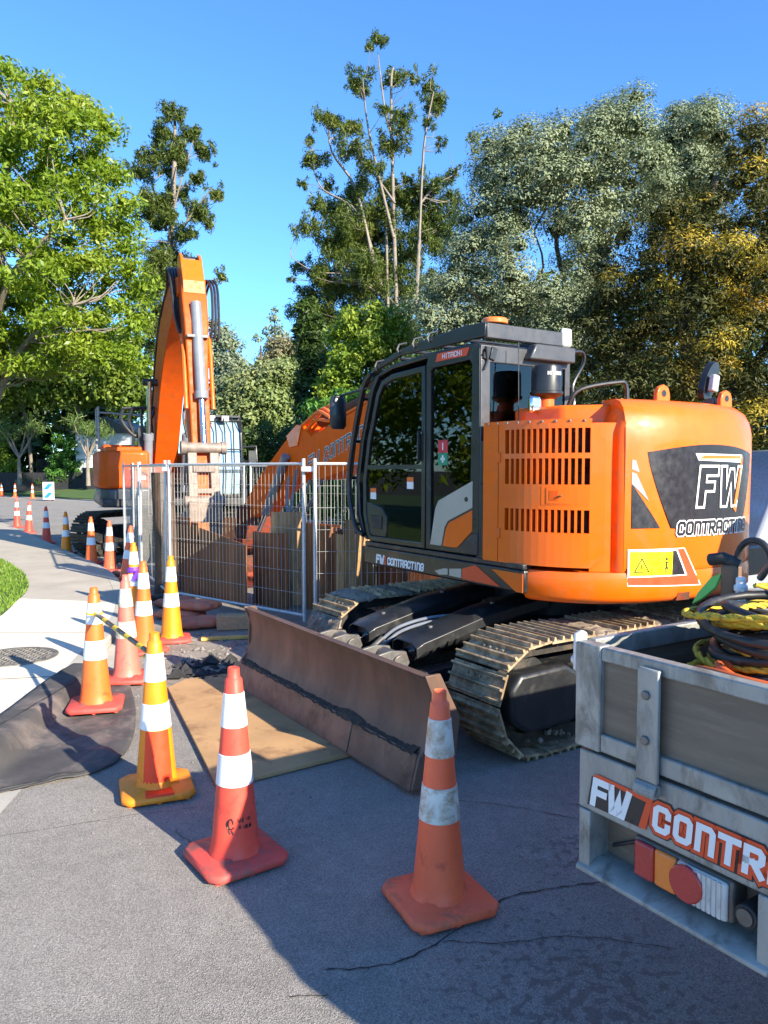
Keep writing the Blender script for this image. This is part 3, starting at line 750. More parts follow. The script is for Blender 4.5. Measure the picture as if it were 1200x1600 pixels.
def draped(name, mat, label, cat, edge_l, edge_r, hfun, nu=26, nv=34, seed=1, thick=0.006):
    rng = np.random.default_rng(seed); rings = []
    el = smooth_line(edge_l, 8); er = smooth_line(edge_r, 8)
    def pick(line, t):
        f = t * (len(line) - 1); i = min(int(f), len(line) - 2); k = f - i
        return Vector(line[i]) * (1 - k) + Vector(line[i + 1]) * k
    for j in range(nv + 1):
        row = []
        for i in range(nu + 1):
            a_ = pick(el, j / nv); c_ = pick(er, j / nv); p = a_.lerp(c_, i / nu)
            row.append((p.x, p.y, hfun(p.x, p.y, i / nu, j / nv)))
        rings.append(row)
    b = MB(); b.loft(rings, False, False)
    o = b.build(name, mat, None, 180)
    md = o.modifiers.new("thick", 'SOLIDIFY'); md.thickness = thick; md.offset = 1
    return tag(o, label, cat)
def kx(y):
    p = at_y(KL, y); return p[0]
def mat_h(x, y, u, v):
    k = kx(y); e = k - x                                  # >0 on the footpath side
    s = 1 / (1 + math.exp(-(e + .085) / 0.02))
    h = 0.012 + 0.108 * s
    h += 0.010 * math.sin(9 * x + 5 * y) * math.sin(4 * y + 1.3) + 0.007 * math.sin(23 * x - 7 * y) + 0.006 * math.sin(31 * y + 11 * x)
    if -0.22 < e < 0.06: h += 0.012 * math.cos((e + 0.08) / 0.14 * 1.57)
    return max(h, 0.010 + 0.124 * s)
M['geotextile'] = pmat('black woven weed mat', (0.075, 0.071, 0.070), 0.75, var=0.25, scale=3, dirt=((0.20, 0.16, 0.14), 0.42, 3), bmp=0.5, bscale=220, spec=0.4)
draped('weed_mat', M['geotextile'], 'crumpled black woven mat draped over the kerb', 'ground mat',
       [(-2.66, 3.7), (-2.60, 4.6), (-2.62, 5.3), (-2.67, 6.0), (-2.66, 6.5)], [(-2.05, 4.22), (-1.70, 4.46), (-1.64, 4.85), (-1.84, 5.6), (-2.2, 6.5)], mat_h)
# frayed pale hem cord along the mat edge
b = MB(); hp = [(-2.62, 3.95), (-2.4, 4.06), (-2.1, 4.22), (-1.75, 4.45)]
b.tube([(x, y, mat_h(x, y, 0, 0) + 0.006) for x, y in smooth_line(hp, 8)], 0.007, 6)
b.tube([(x, y, mat_h(x, y, 0, 0) + 0.006) for x, y in smooth_line([(-2.62, 4.35), (-2.5, 4.9), (-2.46, 5.5), (-2.44, 6.0)], 8)], 0.005, 6)
b.build('hem_cord', M['rubber'], bpy.data.objects['weed_mat'], 60)

# sandbags, timber block and offcut by the fence
def sandbag(x, y, z, rz, L, W, H, seed, label):
    rng = random.Random(seed); rings = []
    for i in range(13):
        s = -1 + 2 * i / 12; k = (1 - abs(s) ** 4.0) ** 0.5 if abs(s) < 1 else 0
        k = max(k, 0.55); ww = W / 2 * (0.8 + 0.2 * k) * (0.97 + 0.06 * rng.random()); hh = H * max(k, 0.6) * (0.92 + 0.16 * rng.random())
        ring = []
        for j in range(14):
            a_ = 2 * math.pi * j / 14; cs, sn = math.cos(a_), math.sin(a_)
            ring.append((s * L / 2 + 0.006 * rng.uniform(-1, 1), ww * math.copysign(abs(cs) ** 0.7, cs), H * 0.5 * 0.98 + hh / 2 * math.copysign(abs(sn) ** 0.75, sn) + 0.004 * rng.uniform(-1, 1)))
        rings.append(ring)
    b = MB(); b.loft(rings)
    o = b.build('sandbag', M['sandbag'], None, 180); o.location = (x, y, z); o.rotation_euler = (0, 0, rz)
    return tag(o, label, 'sandbag', 'sandbags weighing down the fence foot')
sandbag(-2.08, 8.62, 0.006, 0.55, 0.52, 0.30, 0.13, 1, 'bulging orange sandbag in front of its heap, end towards the camera')
sandbag(-2.45, 9.15, 0.006, -0.2, 0.55, 0.3, 0.12, 2, 'flat orange sandbag under the fence corner')
sandbag(-2.22, 9.1, 0.125, -0.35, 0.5, 0.3, 0.12, 3, 'orange sandbag lying on top of the heap at the fence')
sandbag(-2.75, 10.0, 0.006, 0.9, 0.5, 0.3, 0.12, 4, 'orange sandbag behind the amber cones at the post')
sandbag(-4.3, 12.9, 0.006, 0.9, 0.5, 0.3, 0.12, 5, 'orange sandbag under the tilted cone by the wire panel')
b = MB(); b.box((0, 0, 0.085), (0.55, 0.16, 0.16)); o = b.build('timber_block', M['timber'], None, None, 0.008); o.location = (-1.60, 8.55, 0.006); o.rotation_euler = (0, 0, 0.2)
tag(o, 'short brown timber block lying below the wire panel', 'timber')
b = MB(); b.box((0, 0, 0.02), (0.95, 0.07, 0.03)); o = b.build('timber_offcut', pmat('yellow timber', (0.62, 0.40, 0.10), 0.7, var=0.15), None, None, 0.004); o.location = (-1.45, 8.05, 0.006); o.rotation_euler = (0, 0, 0.22)
tag(o, 'thin yellow timber offcut on the dug ground', 'timber')

# ---------------------------------------------------------------- near excavator
EX = thing('excavator', 'orange excavator with black cab, front blade and big rear logo', 'excavator', (1.5, 6.5, 0), math.atan2(0.84, -0.543))

def track_path(y0, y1, zc, r, n_arc=14):
    """loop in the (y,z) plane, counter-clockwise from the bottom"""
    P = [(y0, zc - r), (y1, zc - r)]
    P += [(y1 + r * math.sin(math.pi * k / n_arc), zc - r * math.cos(math.pi * k / n_arc)) for k in range(1, n_arc)]
    P += [(y1, zc + r), (y0, zc + r)]
    P += [(y0 - r * math.sin(math.pi * k / n_arc), zc + r * math.cos(math.pi * k / n_arc)) for k in range(1, n_arc)]
    return P
def walk(P, n, phase=0.0):
    P = P + [P[0]]; S = [0]
    for a, c in zip(P, P[1:]): S.append(S[-1] + math.hypot(c[0] - a[0], c[1] - a[1]))
    out = []
    for k in range(n):
        s = ((k + phase) / n * S[-1]) % S[-1]
        i = max(j for j in range(len(S) - 1) if S[j] <= s)
        f = (s - S[i]) / (S[i + 1] - S[i] + 1e-9); a, c = P[i], P[i + 1]
        out.append((a[0] + (c[0] - a[0]) * f, a[1] + (c[1] - a[1]) * f, c[0] - a[0], c[1] - a[1]))
    return out
def shoe_mesh(w, pitch, mat, mud=False, seed=0):
    b = MB(); rng = random.Random(seed)
    b.box((0, 0, 0), (w, pitch * 0.97, 0.014))
    if not mud:
        for yy, hh in ((-0.36, 0.026), (0.0, 0.026), (0.36, 0.026)):
            y_ = yy * pitch
            b.prism([(y_ - 0.011, 0.006), (y_ + 0.011, 0.006), (y_ + 0.006, 0.007 + hh), (y_ - 0.006, 0.007 + hh)], -w / 2, w / 2, 'x')
        for xx in (-.09, -.03, .03, .09):
            b.cyl((xx, 0.2 * pitch, 0.005), (xx, 0.2 * pitch, 0.017), 0.010, 6)
    else:
        nx, ny = 15, 5; rings = []
        for j in range(ny):
            rings.append([((-0.5 + i / (nx - 1)) * w * 1.01, (-0.5 + j / (ny - 1)) * pitch * 1.05, 0.018 + 0.008 * rng.random() + (0.010 if (i + 2 * j) % 4 == 0 else 0) - (0.02 if i in (0, nx - 1) or j in (0, ny - 1) else 0)) for i in range(nx)])
        b.loft(rings, False, False)
        for k in range(10):
            s = rng.uniform(.012, .03); b.box((rng.choice((-1, 1)) * w * .5, rng.uniform(-.07, .07), 0), (s, s, s), Matrix.Rotation(rng.random() * 3, 3, 'X'))
    return b.build('track_shoe', mat, None)
SHOE = shoe_mesh(0.5, 0.2, M['track'])
SHOE_MUD = [shoe_mesh(0.5, 0.2, M['track_mud'], True, k) for k in (1, 2)]
def make_track(parent, xc, w, y0, y1, zc, r, n, shoe, muds, rng, every, wheel_mats, phase=0.0, rollers=6):
    P = track_path(y0, y1, zc, r)
    Pin = track_path(y0, y1, zc, r - 0.10)
    Pout = track_path(y0, y1, zc, r - 0.012)
    b = MB()
    for xx in (-0.10, 0.10):
        rings = []
        for (ya, za), (yb, zb) in zip(Pin + [Pin[0]], Pout + [Pout[0]]):
            rings.append([(xc + xx - .025, ya, za), (xc + xx + .025, ya, za), (xc + xx + .025, yb, zb), (xc + xx - .025, yb, zb)])
        b.loft(rings, True, False)
    tr = b.build('track', M['track_dark'], parent)
    for k, (y, z, ty, tz) in enumerate(walk(P, n, phase)):
        src = muds[rng.randrange(len(muds))] if muds and rng.random() < every else shoe
        o = copy_ob(src, tr)
        t = Vector((0, ty, tz)).normalized(); nrm = Vector((0, tz, -ty)).normalized()
        o.matrix_local = Matrix.Translation((xc, y, z)) @ Matrix((Vector((1, 0, 0)) * (1 if t.cross(nrm).x > 0 else -1), t, nrm)).transposed().to_4x4()
    for y_, nm in ((y0, 'sprocket'), (y1, 'idler')):
        b = MB(); b.cyl((xc - .06, y_, zc), (xc + .06, y_, zc), r - 0.105, 26); b.cyl((xc - .13, y_, zc), (xc + .13, y_, zc), r * 0.45, 18)
        b.build(nm, wheel_mats[0], tr, 40)
    b = MB()
    for k in range(rollers):
        y_ = y0 + (y1 - y0) * (k + .7) / (rollers + .4)
        b.cyl((xc - .12, y_, zc - r + .17), (xc + .12, y_, zc - r + .17), 0.085, 14)
    b.build('track_roller', wheel_mats[0], tr, 40)
    return tr
rt = random.Random(11)
for xc, ph in ((-1.0, 0.35), (1.0, 0.35)):
    tr = make_track(EX, xc, 0.5, -1.42, 1.42, 0.375, 0.345, 39, SHOE, SHOE_MUD, rt, 0.14, (M['black_dust'],), ph)
    b = MB(); b.span((xc - .14, -1.15, .18), (xc + .14, 1.2, .52)); b.build('side_frame', M['black_dust'], tr, None, 0.02)
    so = -1 if xc < 0 else 1
    b = MB(); pf = [(1.12, .19), (1.52, .17), (1.66, .26), (1.68, .46), (1.60, .555), (1.2, .565), (1.1, .5)]
    b.prism(pf, xc + so * .10, xc + so * .243, 'x'); gd = b.build('idler_guard', M['black'], tr, None, 0.03, 3)
    b = MB(); b.span((xc + so * .10, 0.55, .2), (xc + so * .21, 1.10, .53)); sfc = b.build('side_guard', M['black_dust'], tr, None, 0.02)
    b = MB(); b.span((xc + so * .2105, 0.93, .33), (xc + so * .2125, 1.0, .49)); b.build('sticker', M['white'], sfc)
    # clay heaped on the side frame
    lump = MB(); rl = random.Random(3)
    for k in range(34):
        s = rl.uniform(.012, .035); lump.box((xc + so * rl.uniform(.12, .26), rl.uniform(-.2, 1.5), .075 + rl.uniform(0, .05)), (s, s, s), Matrix.Rotation(rl.random() * 3, 3, 'X') @ Matrix.Rotation(rl.random() * 3, 3, 'Z'))
    tag(lump.build('clay_lumps', M['track_mud'], tr), kind='stuff')
# clods on the front corner of the track pads
b = MB()
b.span((-0.62, -0.75, .30), (0.62, 0.75, .66)); b.span((-.95, -.55, .30), (.95, -.30, .58)); b.span((-.95, .30, .30), (.95, .55, .58))
b.cyl((0, 0, .64), (0, 0, .90), .62, 32)
b.build('car_body', M['black_dust'], EX, None, 0.03)
# --- blade
def blade_ring(x):
    f = [(2.335, .655), (2.305, .60), (2.290, .50), (2.295, .38), (2.325, .27), (2.365, .205)]
    bk = [(2.345, .19), (2.30, .255), (2.262, .37), (2.258, .50), (2.272, .61), (2.30, .665)]
    return [(x, y, z) for y, z in f + bk]
b = MB(); xs = [-1.26 + 2.52 * k / 24 for k in range(25)]
b.loft([blade_ring(x) for x in xs]); BL = b.build('blade', M['blade'], EX, 30)
for xa, xb in ((-1.26, -0.575), (-0.565, 1.26)):
    b = MB(); b.prism([(2.40, .03), (2.435, .03), (2.392, .205), (2.385, .228), (2.345, .218)], xa, xb, 'x'); b.build('cutting_edge', M['edge'], BL, None, 0.004)
rm = random.Random(4)
b = MB(); rings = []
for k in range(90):
    x = -1.22 + 2.44 * k / 89; h = 0.002 + 0.008 * rm.random() + 0.022 * max(0, math.sin(k * .21 + 2.2)) * (1 if x < 0.1 else .3)
    rings.append([(x, 2.376, .222), (x, 2.396 + .006 * rm.random(), .222 + rm.uniform(-.012, .004)), (x, 2.375 + .012 * rm.random(), .222 + h * .6), (x, 2.338, .232 + h)])
b.loft(rings); b.build('mud_line', M['mud'], BL)
for xx, dx in ((-1.26, -.022), (1.26, .022)):
    b = MB(); b.prism([(2.43, .04), (2.385, .215), (2.31, .30), (2.30, .56), (2.345, .665), (2.24, .665), (2.10, .40), (2.14, .10), (2.36, .03)], xx, xx + dx, 'x')
    b.build('end_plate', M['blade'], BL, None, 0.004)
b = MB()
for z in (.30, .50): b.span((-1.2, 2.20, z - .02), (1.2, 2.27, z + .02))
b.build('back_rib', M['black_dust'], BL)
for xx in (-.52, .52):
    b = MB(); b.prism([(2.27, .12), (2.27, .40), (1.7, .46), (.9, .50), (.6, .50), (.6, .30), (1.6, .24)], xx - .045, xx + .045, 'x'); b.build('push_arm', M['black_dust'], EX, None, 0.01)
b = MB(); b.span((-.52, 1.75, .28), (.52, 1.87, .40)); b.build('arm_cross_tube', M['black_dust'], EX, None, 0.02)
for xx in (-.34, .27):
    b = MB()
    for dx in (-.10, .10):
        b.prism([(2.27, .28), (2.27, .56), (2.02, .60), (1.90, .58), (1.87, .50), (1.93, .42)], xx + dx - .014, xx + dx + .014, 'x')
    lug = b.build('cylinder_lug', M['steel'], BL, None, 0.006)
    b = MB(); b.cyl((xx - .135, 1.96, .515), (xx + .135, 1.96, .515), .052, 20); b.cyl((xx - .085, 1.96, .515), (xx + .085, 1.96, .515), .066, 24); b.build('pin', M['steel'], lug, 40, 0.006)
    b = MB(); b.cyl((xx, 1.96, .515), (xx, 1.70, .56), .035, 16); cy = b.build('blade_cylinder', M['chrome'], EX, 40)
    b = MB(); b.cyl((xx, 1.80, .55), (xx, .7, .74), .075, 20); b.build('barrel', M['black'], cy, 40)
    # folded steel cover over the cylinder
    b = MB(); w = .15; rings = []
    for y, z in ((1.84, .625), (1.78, .655), (1.20, .79), (.62, .86)):
        rings.append([(xx - w, y, z - .10), (xx - w, y, z - .03), (xx - w * .62, y, z), (xx + w * .62, y, z), (xx + w, y, z - .03), (xx + w, y, z - .10),
                      (xx + w - .01, y, z - .10), (xx + w - .01, y, z - .035), (xx + w * .6, y, z - .01), (xx - w * .6, y, z - .01), (xx - w + .01, y, z - .035), (xx - w + .01, y, z - .10)])
    b.loft(rings); cv = b.build('cylinder_cover', M['black'], EX, None, 0.004)
    for y, z in ((1.62, .690), (1.05, .807)):
        b = MB(); b.cyl((xx, y, z - .005), (xx, y, z + .014), .019, 6); b.build('bolt', M['steel'], cv, None, 0.003)
for k, (dx, dz) in enumerate(((0.0, 0), (0.045, .02))):
    b = MB(); b.tube(smooth_line([(0.05 + dx, 1.74, .52 + dz), (0.02 + dx, 1.62, .60 + dz), (-.06 + dx, 1.42, .66 + dz), (-.18 + dx, 1.2, .68 + dz), (-.25 + dx, 1.0, .66)], 6), .013, 10)
    b.build('hydraulic_hose', M['hose_grey'], EX, 60)
b = MB(); b.cyl((.07, 1.84, .44), (.05, 1.73, .53), .024, 12); b.cyl((.12, 1.84, .46), (.10, 1.73, .55), .024, 12); b.build('hose_fitting', M['steel'], EX, 40)

# --- upper house: plan curve of the tail
HX0, HA, HB, HEX = -0.47, 1.02, 1.24, 2.6
_pl = []
for i in range(801):
    t_ = math.pi / 2 * (1 - i / 400)
    ex_, hb_ = (HEX, HB) if t_ >= 0 else (2.0, 1.10)
    _pl.append((HX0 - HA * max(math.cos(t_), 0) ** (2 / ex_), hb_ * math.copysign(abs(math.sin(t_)) ** (2 / ex_), t_)))
_ps = [0.0]
for a, c in zip(_pl, _pl[1:]): _ps.append(_ps[-1] + math.hypot(c[0] - a[0], c[1] - a[1]))
PLAN_LEN = _ps[-1]
_psn = np.array(_ps); _plx = np.array([p[0] for p in _pl]); _ply = np.array([p[1] for p in _pl])
def plan(s, off=0.0):
    """point on the tail plan curve, s metres from the left front, moved outwards by off"""
    x = float(np.interp(s, _psn, _plx)); y = float(np.interp(s, _psn, _ply))
    x1 = float(np.interp(s - .03, _psn, _plx)); y1 = float(np.interp(s - .03, _psn, _ply)); x2 = float(np.interp(s + .03, _psn, _plx)); y2 = float(np.interp(s + .03, _psn, _ply))
    tx, ty = x2 - x1, y2 - y1; L = math.hypot(tx, ty) or 1
    return x + ty / L * off, y - tx / L * off                # outwards is to the right-hand side seen along s
_c = plan(PLAN_LEN / 2, 0.1)
OUTS = 1.0 if _c[0] < -1.49 else -1.0
def skin(s, z, off=0.0):
    x, y = plan(s, OUTS * off); return (x, y, z)
def shell(name, s0, s1, prof, mat, parent, thick, n=40, smooth=40, bevel=0.0):
    """band of the tail: prof = [(z, off)], closed with an inner face"""
    rings = []
    for i in range(n + 1):
        s = s0 + (s1 - s0) * i / n
        rings.append([skin(s, z, o) for z, o in prof] + [skin(s, z, -thick) for z in (prof[-1][0], prof[0][0])])
    b = MB(); b.loft(rings)
    return b.build(name, mat, parent, smooth, bevel)
# counterweight: upper mass, lower lip running forward under the door
cwp = [(1.13, -.012), (1.16, 0.0), (1.5, 0.0), (1.95, 0.004), (2.06, 0.0), (2.14, -.018), (2.20, -.05), (2.245, -.11), (2.265, -.20), (2.27, -.32)]
CW = shell('counterweight', 1.03, PLAN_LEN - 1.03, cwp, M['orange'], EX, 0.42, 44)
lip = [(0.915, -.075), (0.935, -.02), (0.965, 0.004), (1.09, .006), (1.128, -.004)]
shell('lower_lip', 0.372, PLAN_LEN - 0.372, lip, M['orange'], CW, 0.30, 64)
# flared front flank of the counterweight
b = MB(); rings = []
for k, (s, o, zt) in enumerate(((0.955, -.075, 2.10), (0.985, -.035, 2.13), (1.012, -.008, 2.17), (1.034, -.001, 2.20))):
    rings.append([skin(s, z, o + oo) for z, oo in ((1.13, 0), (1.9, 0), (zt - .10, -.004), (zt - .03, -.04), (zt, -.12), (zt, -.42))] + [skin(s, 1.13, -.42)])
b.loft(rings); b.build('flank', M['orange'], CW, 40)
b = MB(); rings = []
for k, (s, o, zt) in enumerate(((0.955, -.075, 2.10), (0.985, -.035, 2.13), (1.012, -.008, 2.17), (1.034, -.001, 2.20))):
    s2 = PLAN_LEN - s
    rings.append([skin(s2, z, o + oo) for z, oo in ((1.13, 0), (1.9, 0), (zt - .10, -.004), (zt - .03, -.04), (zt, -.12), (zt, -.42))] + [skin(s2, 1.13, -.42)])
b.loft(rings); b.build('flank', M['orange'], CW, 40)
# top deck / bonnet between counterweight and cab
b = MB(); dk = [(-0.47, 0.98), (-0.9, 0.93), (-1.1, .72), (-1.16, .4), (-1.16, -.4), (-1.1, -.72), (-0.9, -.93), (-0.47, -1.0)]
b.prism(dk, 1.2, 2.235, 'z'); b.build('bonnet', M['orange'], EX, None, 0.03)
for yy in (0.30, -0.42):
    b = MB(); b.prism([(-0.068, 2.22), (-0.068, 2.315), (-0.05, 2.36), (0, 2.38), (0.05, 2.36), (0.068, 2.315), (0.068, 2.22)], -1.235, -1.20, 'x')
    for p in range(len(b.v)): b.v[p] = (b.v[p][0], b.v[p][1] + yy, b.v[p][2])
    e = b.build('lifting_eye', M['orange'], CW, None, 0.006)
    b = MB(); b.cyl((-1.2375, yy, 2.318), (-1.1975, yy, 2.318), .024, 16); b.build('eye_hole', M['black'], e)
# rear mirror/camera on the counterweight
t_ = MB(); t_.loft([[(-1.05 + dx, -.46 + 0.075 * math.cos(a) - .06 * math.sin(a), 2.47 + 0.15 * math.sin(a) + .25 * dx) for a in [2 * math.pi * k / 18 for k in range(18)]] for dx in (-.03, 0, .02)])
mr = t_.build('rear_mirror', M['black'], EX, 40); mr.rotation_euler = (0, 0, 0)
b = MB(); b.tube([(-1.05, -.5, 2.27), (-1.05, -.47, 2.40), (-1.03, -.44, 2.5)], .014, 8); b.build('stem', M['black'], mr, 40)
b = MB(); b.box((-1.12, -.43, 2.44), (.05, .07, .13), Matrix.Rotation(.2, 3, 'X')); b.build('camera_lamp', M['lens'], mr, None, .012)
b = MB(); b.box((-1.10, -.50, 2.30), (.10, .22, .06)); b.build('lamp_bracket', M['steel'], mr, None, .015)

# --- side door with grille slots (left side)
DO = 0.016
def door_patch(s0, s1, z0, z1, mb, n=None, off0=-.03, off1=DO):
    n = n or max(1, int((s1 - s0) / 0.05)); rings = []
    for i in range(n + 1):
        s = s0 + (s1 - s0) * i / n
        rings.append([skin(s, z0, off0), skin(s, z0, off1), skin(s, z1, off1), skin(s, z1, off0)])
    mb.loft(rings)
s_cols = [0.215 + 0.592 * k / 14 for k in range(15)]         # slot grid: 14 slots
rows = [(1.385, 1.535), (1.70, 1.87), (1.905, 2.065)]
b = MB(); door_patch(0.0, 0.150, 1.16, 2.10, b); b.build('front_cover', M['orange'], EX)
b = MB()
door_patch(0.157, 0.215, 1.16, 2.10, b)                      # solid left strip
door_patch(0.807, 0.90, 1.245, 1.99, b)                      # right strip
door_patch(0.215, 0.807, 1.16, 1.385, b); door_patch(0.215, 0.807, 1.535, 1.70, b); door_patch(0.215, 0.807, 1.87, 1.905, b); door_patch(0.215, 0.807, 2.065, 2.10, b)
# chamfered right-hand corners
for za, zb, zc_ in ((1.99, 2.10, 1), (1.245, 1.16, -1)):
    P = [skin(.807, za, DO), skin(.90, za, DO), skin(.807, zb, DO)]; Q = [skin(.807, za, -.03), skin(.90, za, -.03), skin(.807, zb, -.03)]
    b.add(P + Q, [(0, 1, 2) if zc_ > 0 else (0, 2, 1), (3, 5, 4), (1, 4, 5, 2)])
bw = 0.016
for k in range(1, 14):
    for z0, z1 in rows: door_patch(s_cols[k] - bw / 2, s_cols[k] + bw / 2, z0, z1, b, 1)
DR = b.build('engine_door', M['orange'], EX, None)
b = MB(); rings = []
for i in range(12):
    s = 0.02 + 0.86 * i / 11; rings.append([skin(s, 1.2, -.16), skin(s, 2.06, -.16)])
b.loft(rings, False, False); b.build('radiator', M['track_dark'], DR)
rr_ = random.Random(6); b = MB()
for k in range(26):
    s = rr_.uniform(.22, .80); z = rr_.choice((rr_.uniform(1.39, 1.53), rr_.uniform(1.7, 2.05))); p = skin(s, z, -.12); b.box(p, (rr_.uniform(.02, .09), .04, rr_.uniform(.02, .12)))
b.build('engine_pipe', M['steel'], DR)
b = MB(); door_patch(0.50, 0.79, 1.565, 1.69, b, 5, DO - .004, DO + .0016); b.build('latch_plate', M['orange'], DR, None)
b = MB(); door_patch(0.535, 0.685, 1.575, 1.68, b, 5, DO, DO + .004); b.build('latch_handle', M['orange'], DR, None)
b = MB(); door_patch(0.555, 0.61, 1.595, 1.66, b, 2, DO, DO + .0055); b.build('latch_recess', M['orange_old'], DR)
b = MB(); p = skin(.628, 1.627, DO + .007); b.lathe([(0, -.004), (.014, -.002), (.014, .002), (0, .004)], 12, p); b.build('latch_knob', M['steel'], DR, 60)
b = MB(); door_patch(-0.02, 0.815, 2.10, 2.125, b, 16, -.10, DO - .004); b.build('door_top_trim', M['orange'], DR)
b = MB(); 
for i in range(8): pass
b.prism([(-0.47, 1.225), (-0.47, .7), (-1.05, .7), (-1.10, .99), (-0.9, 1.16), (-0.68, 1.215)], 2.085, 2.115, 'z'); b.build('door_top', M['orange'], EX, None, 0.01)
# channel between door and counterweight
b = MB(); rings = []
for s in (0.815, 0.84, 0.88, 0.92, 0.96, 1.0): rings.append([skin(s, 1.13, -.06), skin(s, 2.10, -.06), skin(s, 2.10, -.3), skin(s, 1.13, -.3)])
b.loft(rings); b.build('channel_panel', M['orange'], EX, None)
for z_ in (1.36, 1.88):
    b = MB(); door_patch(.135, .175, z_ - .035, z_ + .035, b, 2, DO - .004, DO + .009); b.build('hinge', M['orange'], DR, None, .003)
for k in range(9):
    b = MB(); p = skin(.05 + .09 * k, 2.112, DO - .003); b.lathe([(.0, -.006), (.009, -.006), (.009, .006), (.0, .006)], 8, p); b.build('bolt', M['steel'], DR)
# stickers and logo on the counterweight
def patch(name, mat, parent, quad, off, n=14, m=6):
    """quad: (s,z) corners tl, tr, br, bl on the tail skin"""
    tl, tr_, br, bl_ = quad; rings = []
    for j in range(m + 1):
        f = j / m
        a_ = (tl[0] + (bl_[0] - tl[0]) * f, tl[1] + (bl_[1] - tl[1]) * f); c_ = (tr_[0] + (br[0] - tr_[0]) * f, tr_[1] + (br[1] - tr_[1]) * f)
        rings.append([skin(a_[0] + (c_[0] - a_[0]) * i / n, a_[1] + (c_[1] - a_[1]) * i / n, off) for i in range(n + 1)])
    b = MB(); b.loft(rings, False, False); return b.build(name, mat, parent)
# black panel with curved top and bottom
b = MB(); rings = []
for j in range(9):
    f = j / 8; row = []
    for i in range(25):
        u = i / 24
        s0_, s1_ = 1.180 + 0.19 * f ** 1.3, PLAN_LEN - (1.180 + 0.19 * f ** 1.3)
        s = s0_ + (s1_ - s0_) * u
        zt = 1.91 + 0.055 * math.sin(math.pi * u); zb = 1.415 - 0.02 * math.sin(math.pi * u)
        row.append(skin(s, zt + (zb - zt) * f, .0065))
    rings.append(row)
b.loft(rings, False, False); LG = b.build('logo_panel', M['black_vinyl'], CW)
cwfn = lambda s0, z0: (lambda s, t, off: skin(s0 + s, z0 + t, off))
lettering('#', 'emblem_letter', M['white'], LG, cwfn(1.585, 1.545), 0.275, .0165, slant=0.12, off=.0105, width=0.94)
patch('emblem_accent', M['white'], LG, ((1.57, 1.905), (2.12, 1.90), (2.12, 1.845), (1.60, 1.858)), .0085)
patch('emblem_accent', M['orange_vinyl'], LG, ((1.66, 1.893), (2.10, 1.892), (2.095, 1.872), (1.60, 1.868)), .0095)
patch('emblem_accent', M['orange_vinyl'], LG, ((2.105, 1.88), (2.135, 1.885), (2.035, 1.50), (1.995, 1.53)), .0105, 4, 8)
for mt, stw, of in (('white', .036, .0085), ('black_vinyl', .019, .0105)):
    lettering('CONTRACTING', 'company_lettering', M[mt], CW, cwfn(1.425, 1.372), 0.075, stw, gap=1.9, slant=0.12, off=of, width=1.02)
patch('grey_flash', M['grey_vinyl'], CW, ((1.075, 1.86), (1.10, 1.855), (1.125, 1.78), (1.075, 1.80)), .005, 3, 3)
patch('grey_flash', M['grey_vinyl'], CW, ((1.075, 1.78), (1.105, 1.77), (1.195, 1.595), (1.075, 1.705)), .005, 3, 3)
patch('black_flash', M['black_vinyl'], CW, ((1.075, 1.70), (1.08, 1.70), (1.284, 1.418), (1.079, 1.418)), .0055, 6, 8)
patch('warning_border', M['white'], CW, ((1.055, 1.282), (1.49, 1.282), (1.655, 1.022), (1.055, 1.044)), .0055)
patch('warning_field', M['redor_vinyl'], CW, ((1.060, 1.276), (1.483, 1.276), (1.638, 1.030), (1.060, 1.052)), .0075)
patch('warning_inner', M['white'], CW, ((1.060, 1.276), (1.425, 1.272), (1.515, 1.098), (1.060, 1.100)), .0090)
patch('warning_black', M['black_vinyl'], CW, ((1.38, 1.266), (1.415, 1.266), (1.495, 1.106), (1.38, 1.106)), .0100)
WS = patch('warning_sticker', M['yellow_vinyl'], CW, ((1.068, 1.268), (1.385, 1.262), (1.38, 1.108), (1.068, 1.110)), .0110)
b = MB(); L_, R2 = ribbon2d([(0.05, 0), (0.0, 0), (0.05, 0.087), (0.10, 0), (0.05, 0)], .0035)
b.loft([[skin(1.10 + p[0], 1.135 + p[1], .0125) for p in L_], [skin(1.10 + p[0], 1.135 + p[1], .0125) for p in R2]], False, False)
b.box(skin(1.15, 1.17, .0125), (.004, .006, .028))
for (s, z, w_, h_) in ((1.335, 1.175, .012, .05), (1.335, 1.213, .016, .018), (1.325, 1.14, .007, .04), (1.345, 1.14, .007, .04), (1.285, 1.165, .05, .006), (1.335, 1.19, .045, .006)):
    q = [skin(s - w_ / 2, z - h_ / 2, .0122), skin(s + w_ / 2, z - h_ / 2, .0122), skin(s + w_ / 2, z + h_ / 2, .0122), skin(s - w_ / 2, z + h_ / 2, .0122)]; b.add(q, [(0, 1, 2, 3)])
b.build('warning_symbol', M['black_vinyl'], WS)
patch('scuff_patch', M['orange_dark'], CW, ((1.44, .985), (1.545, .985), (1.54, .935), (1.42, .935)), .0075, 4, 3)

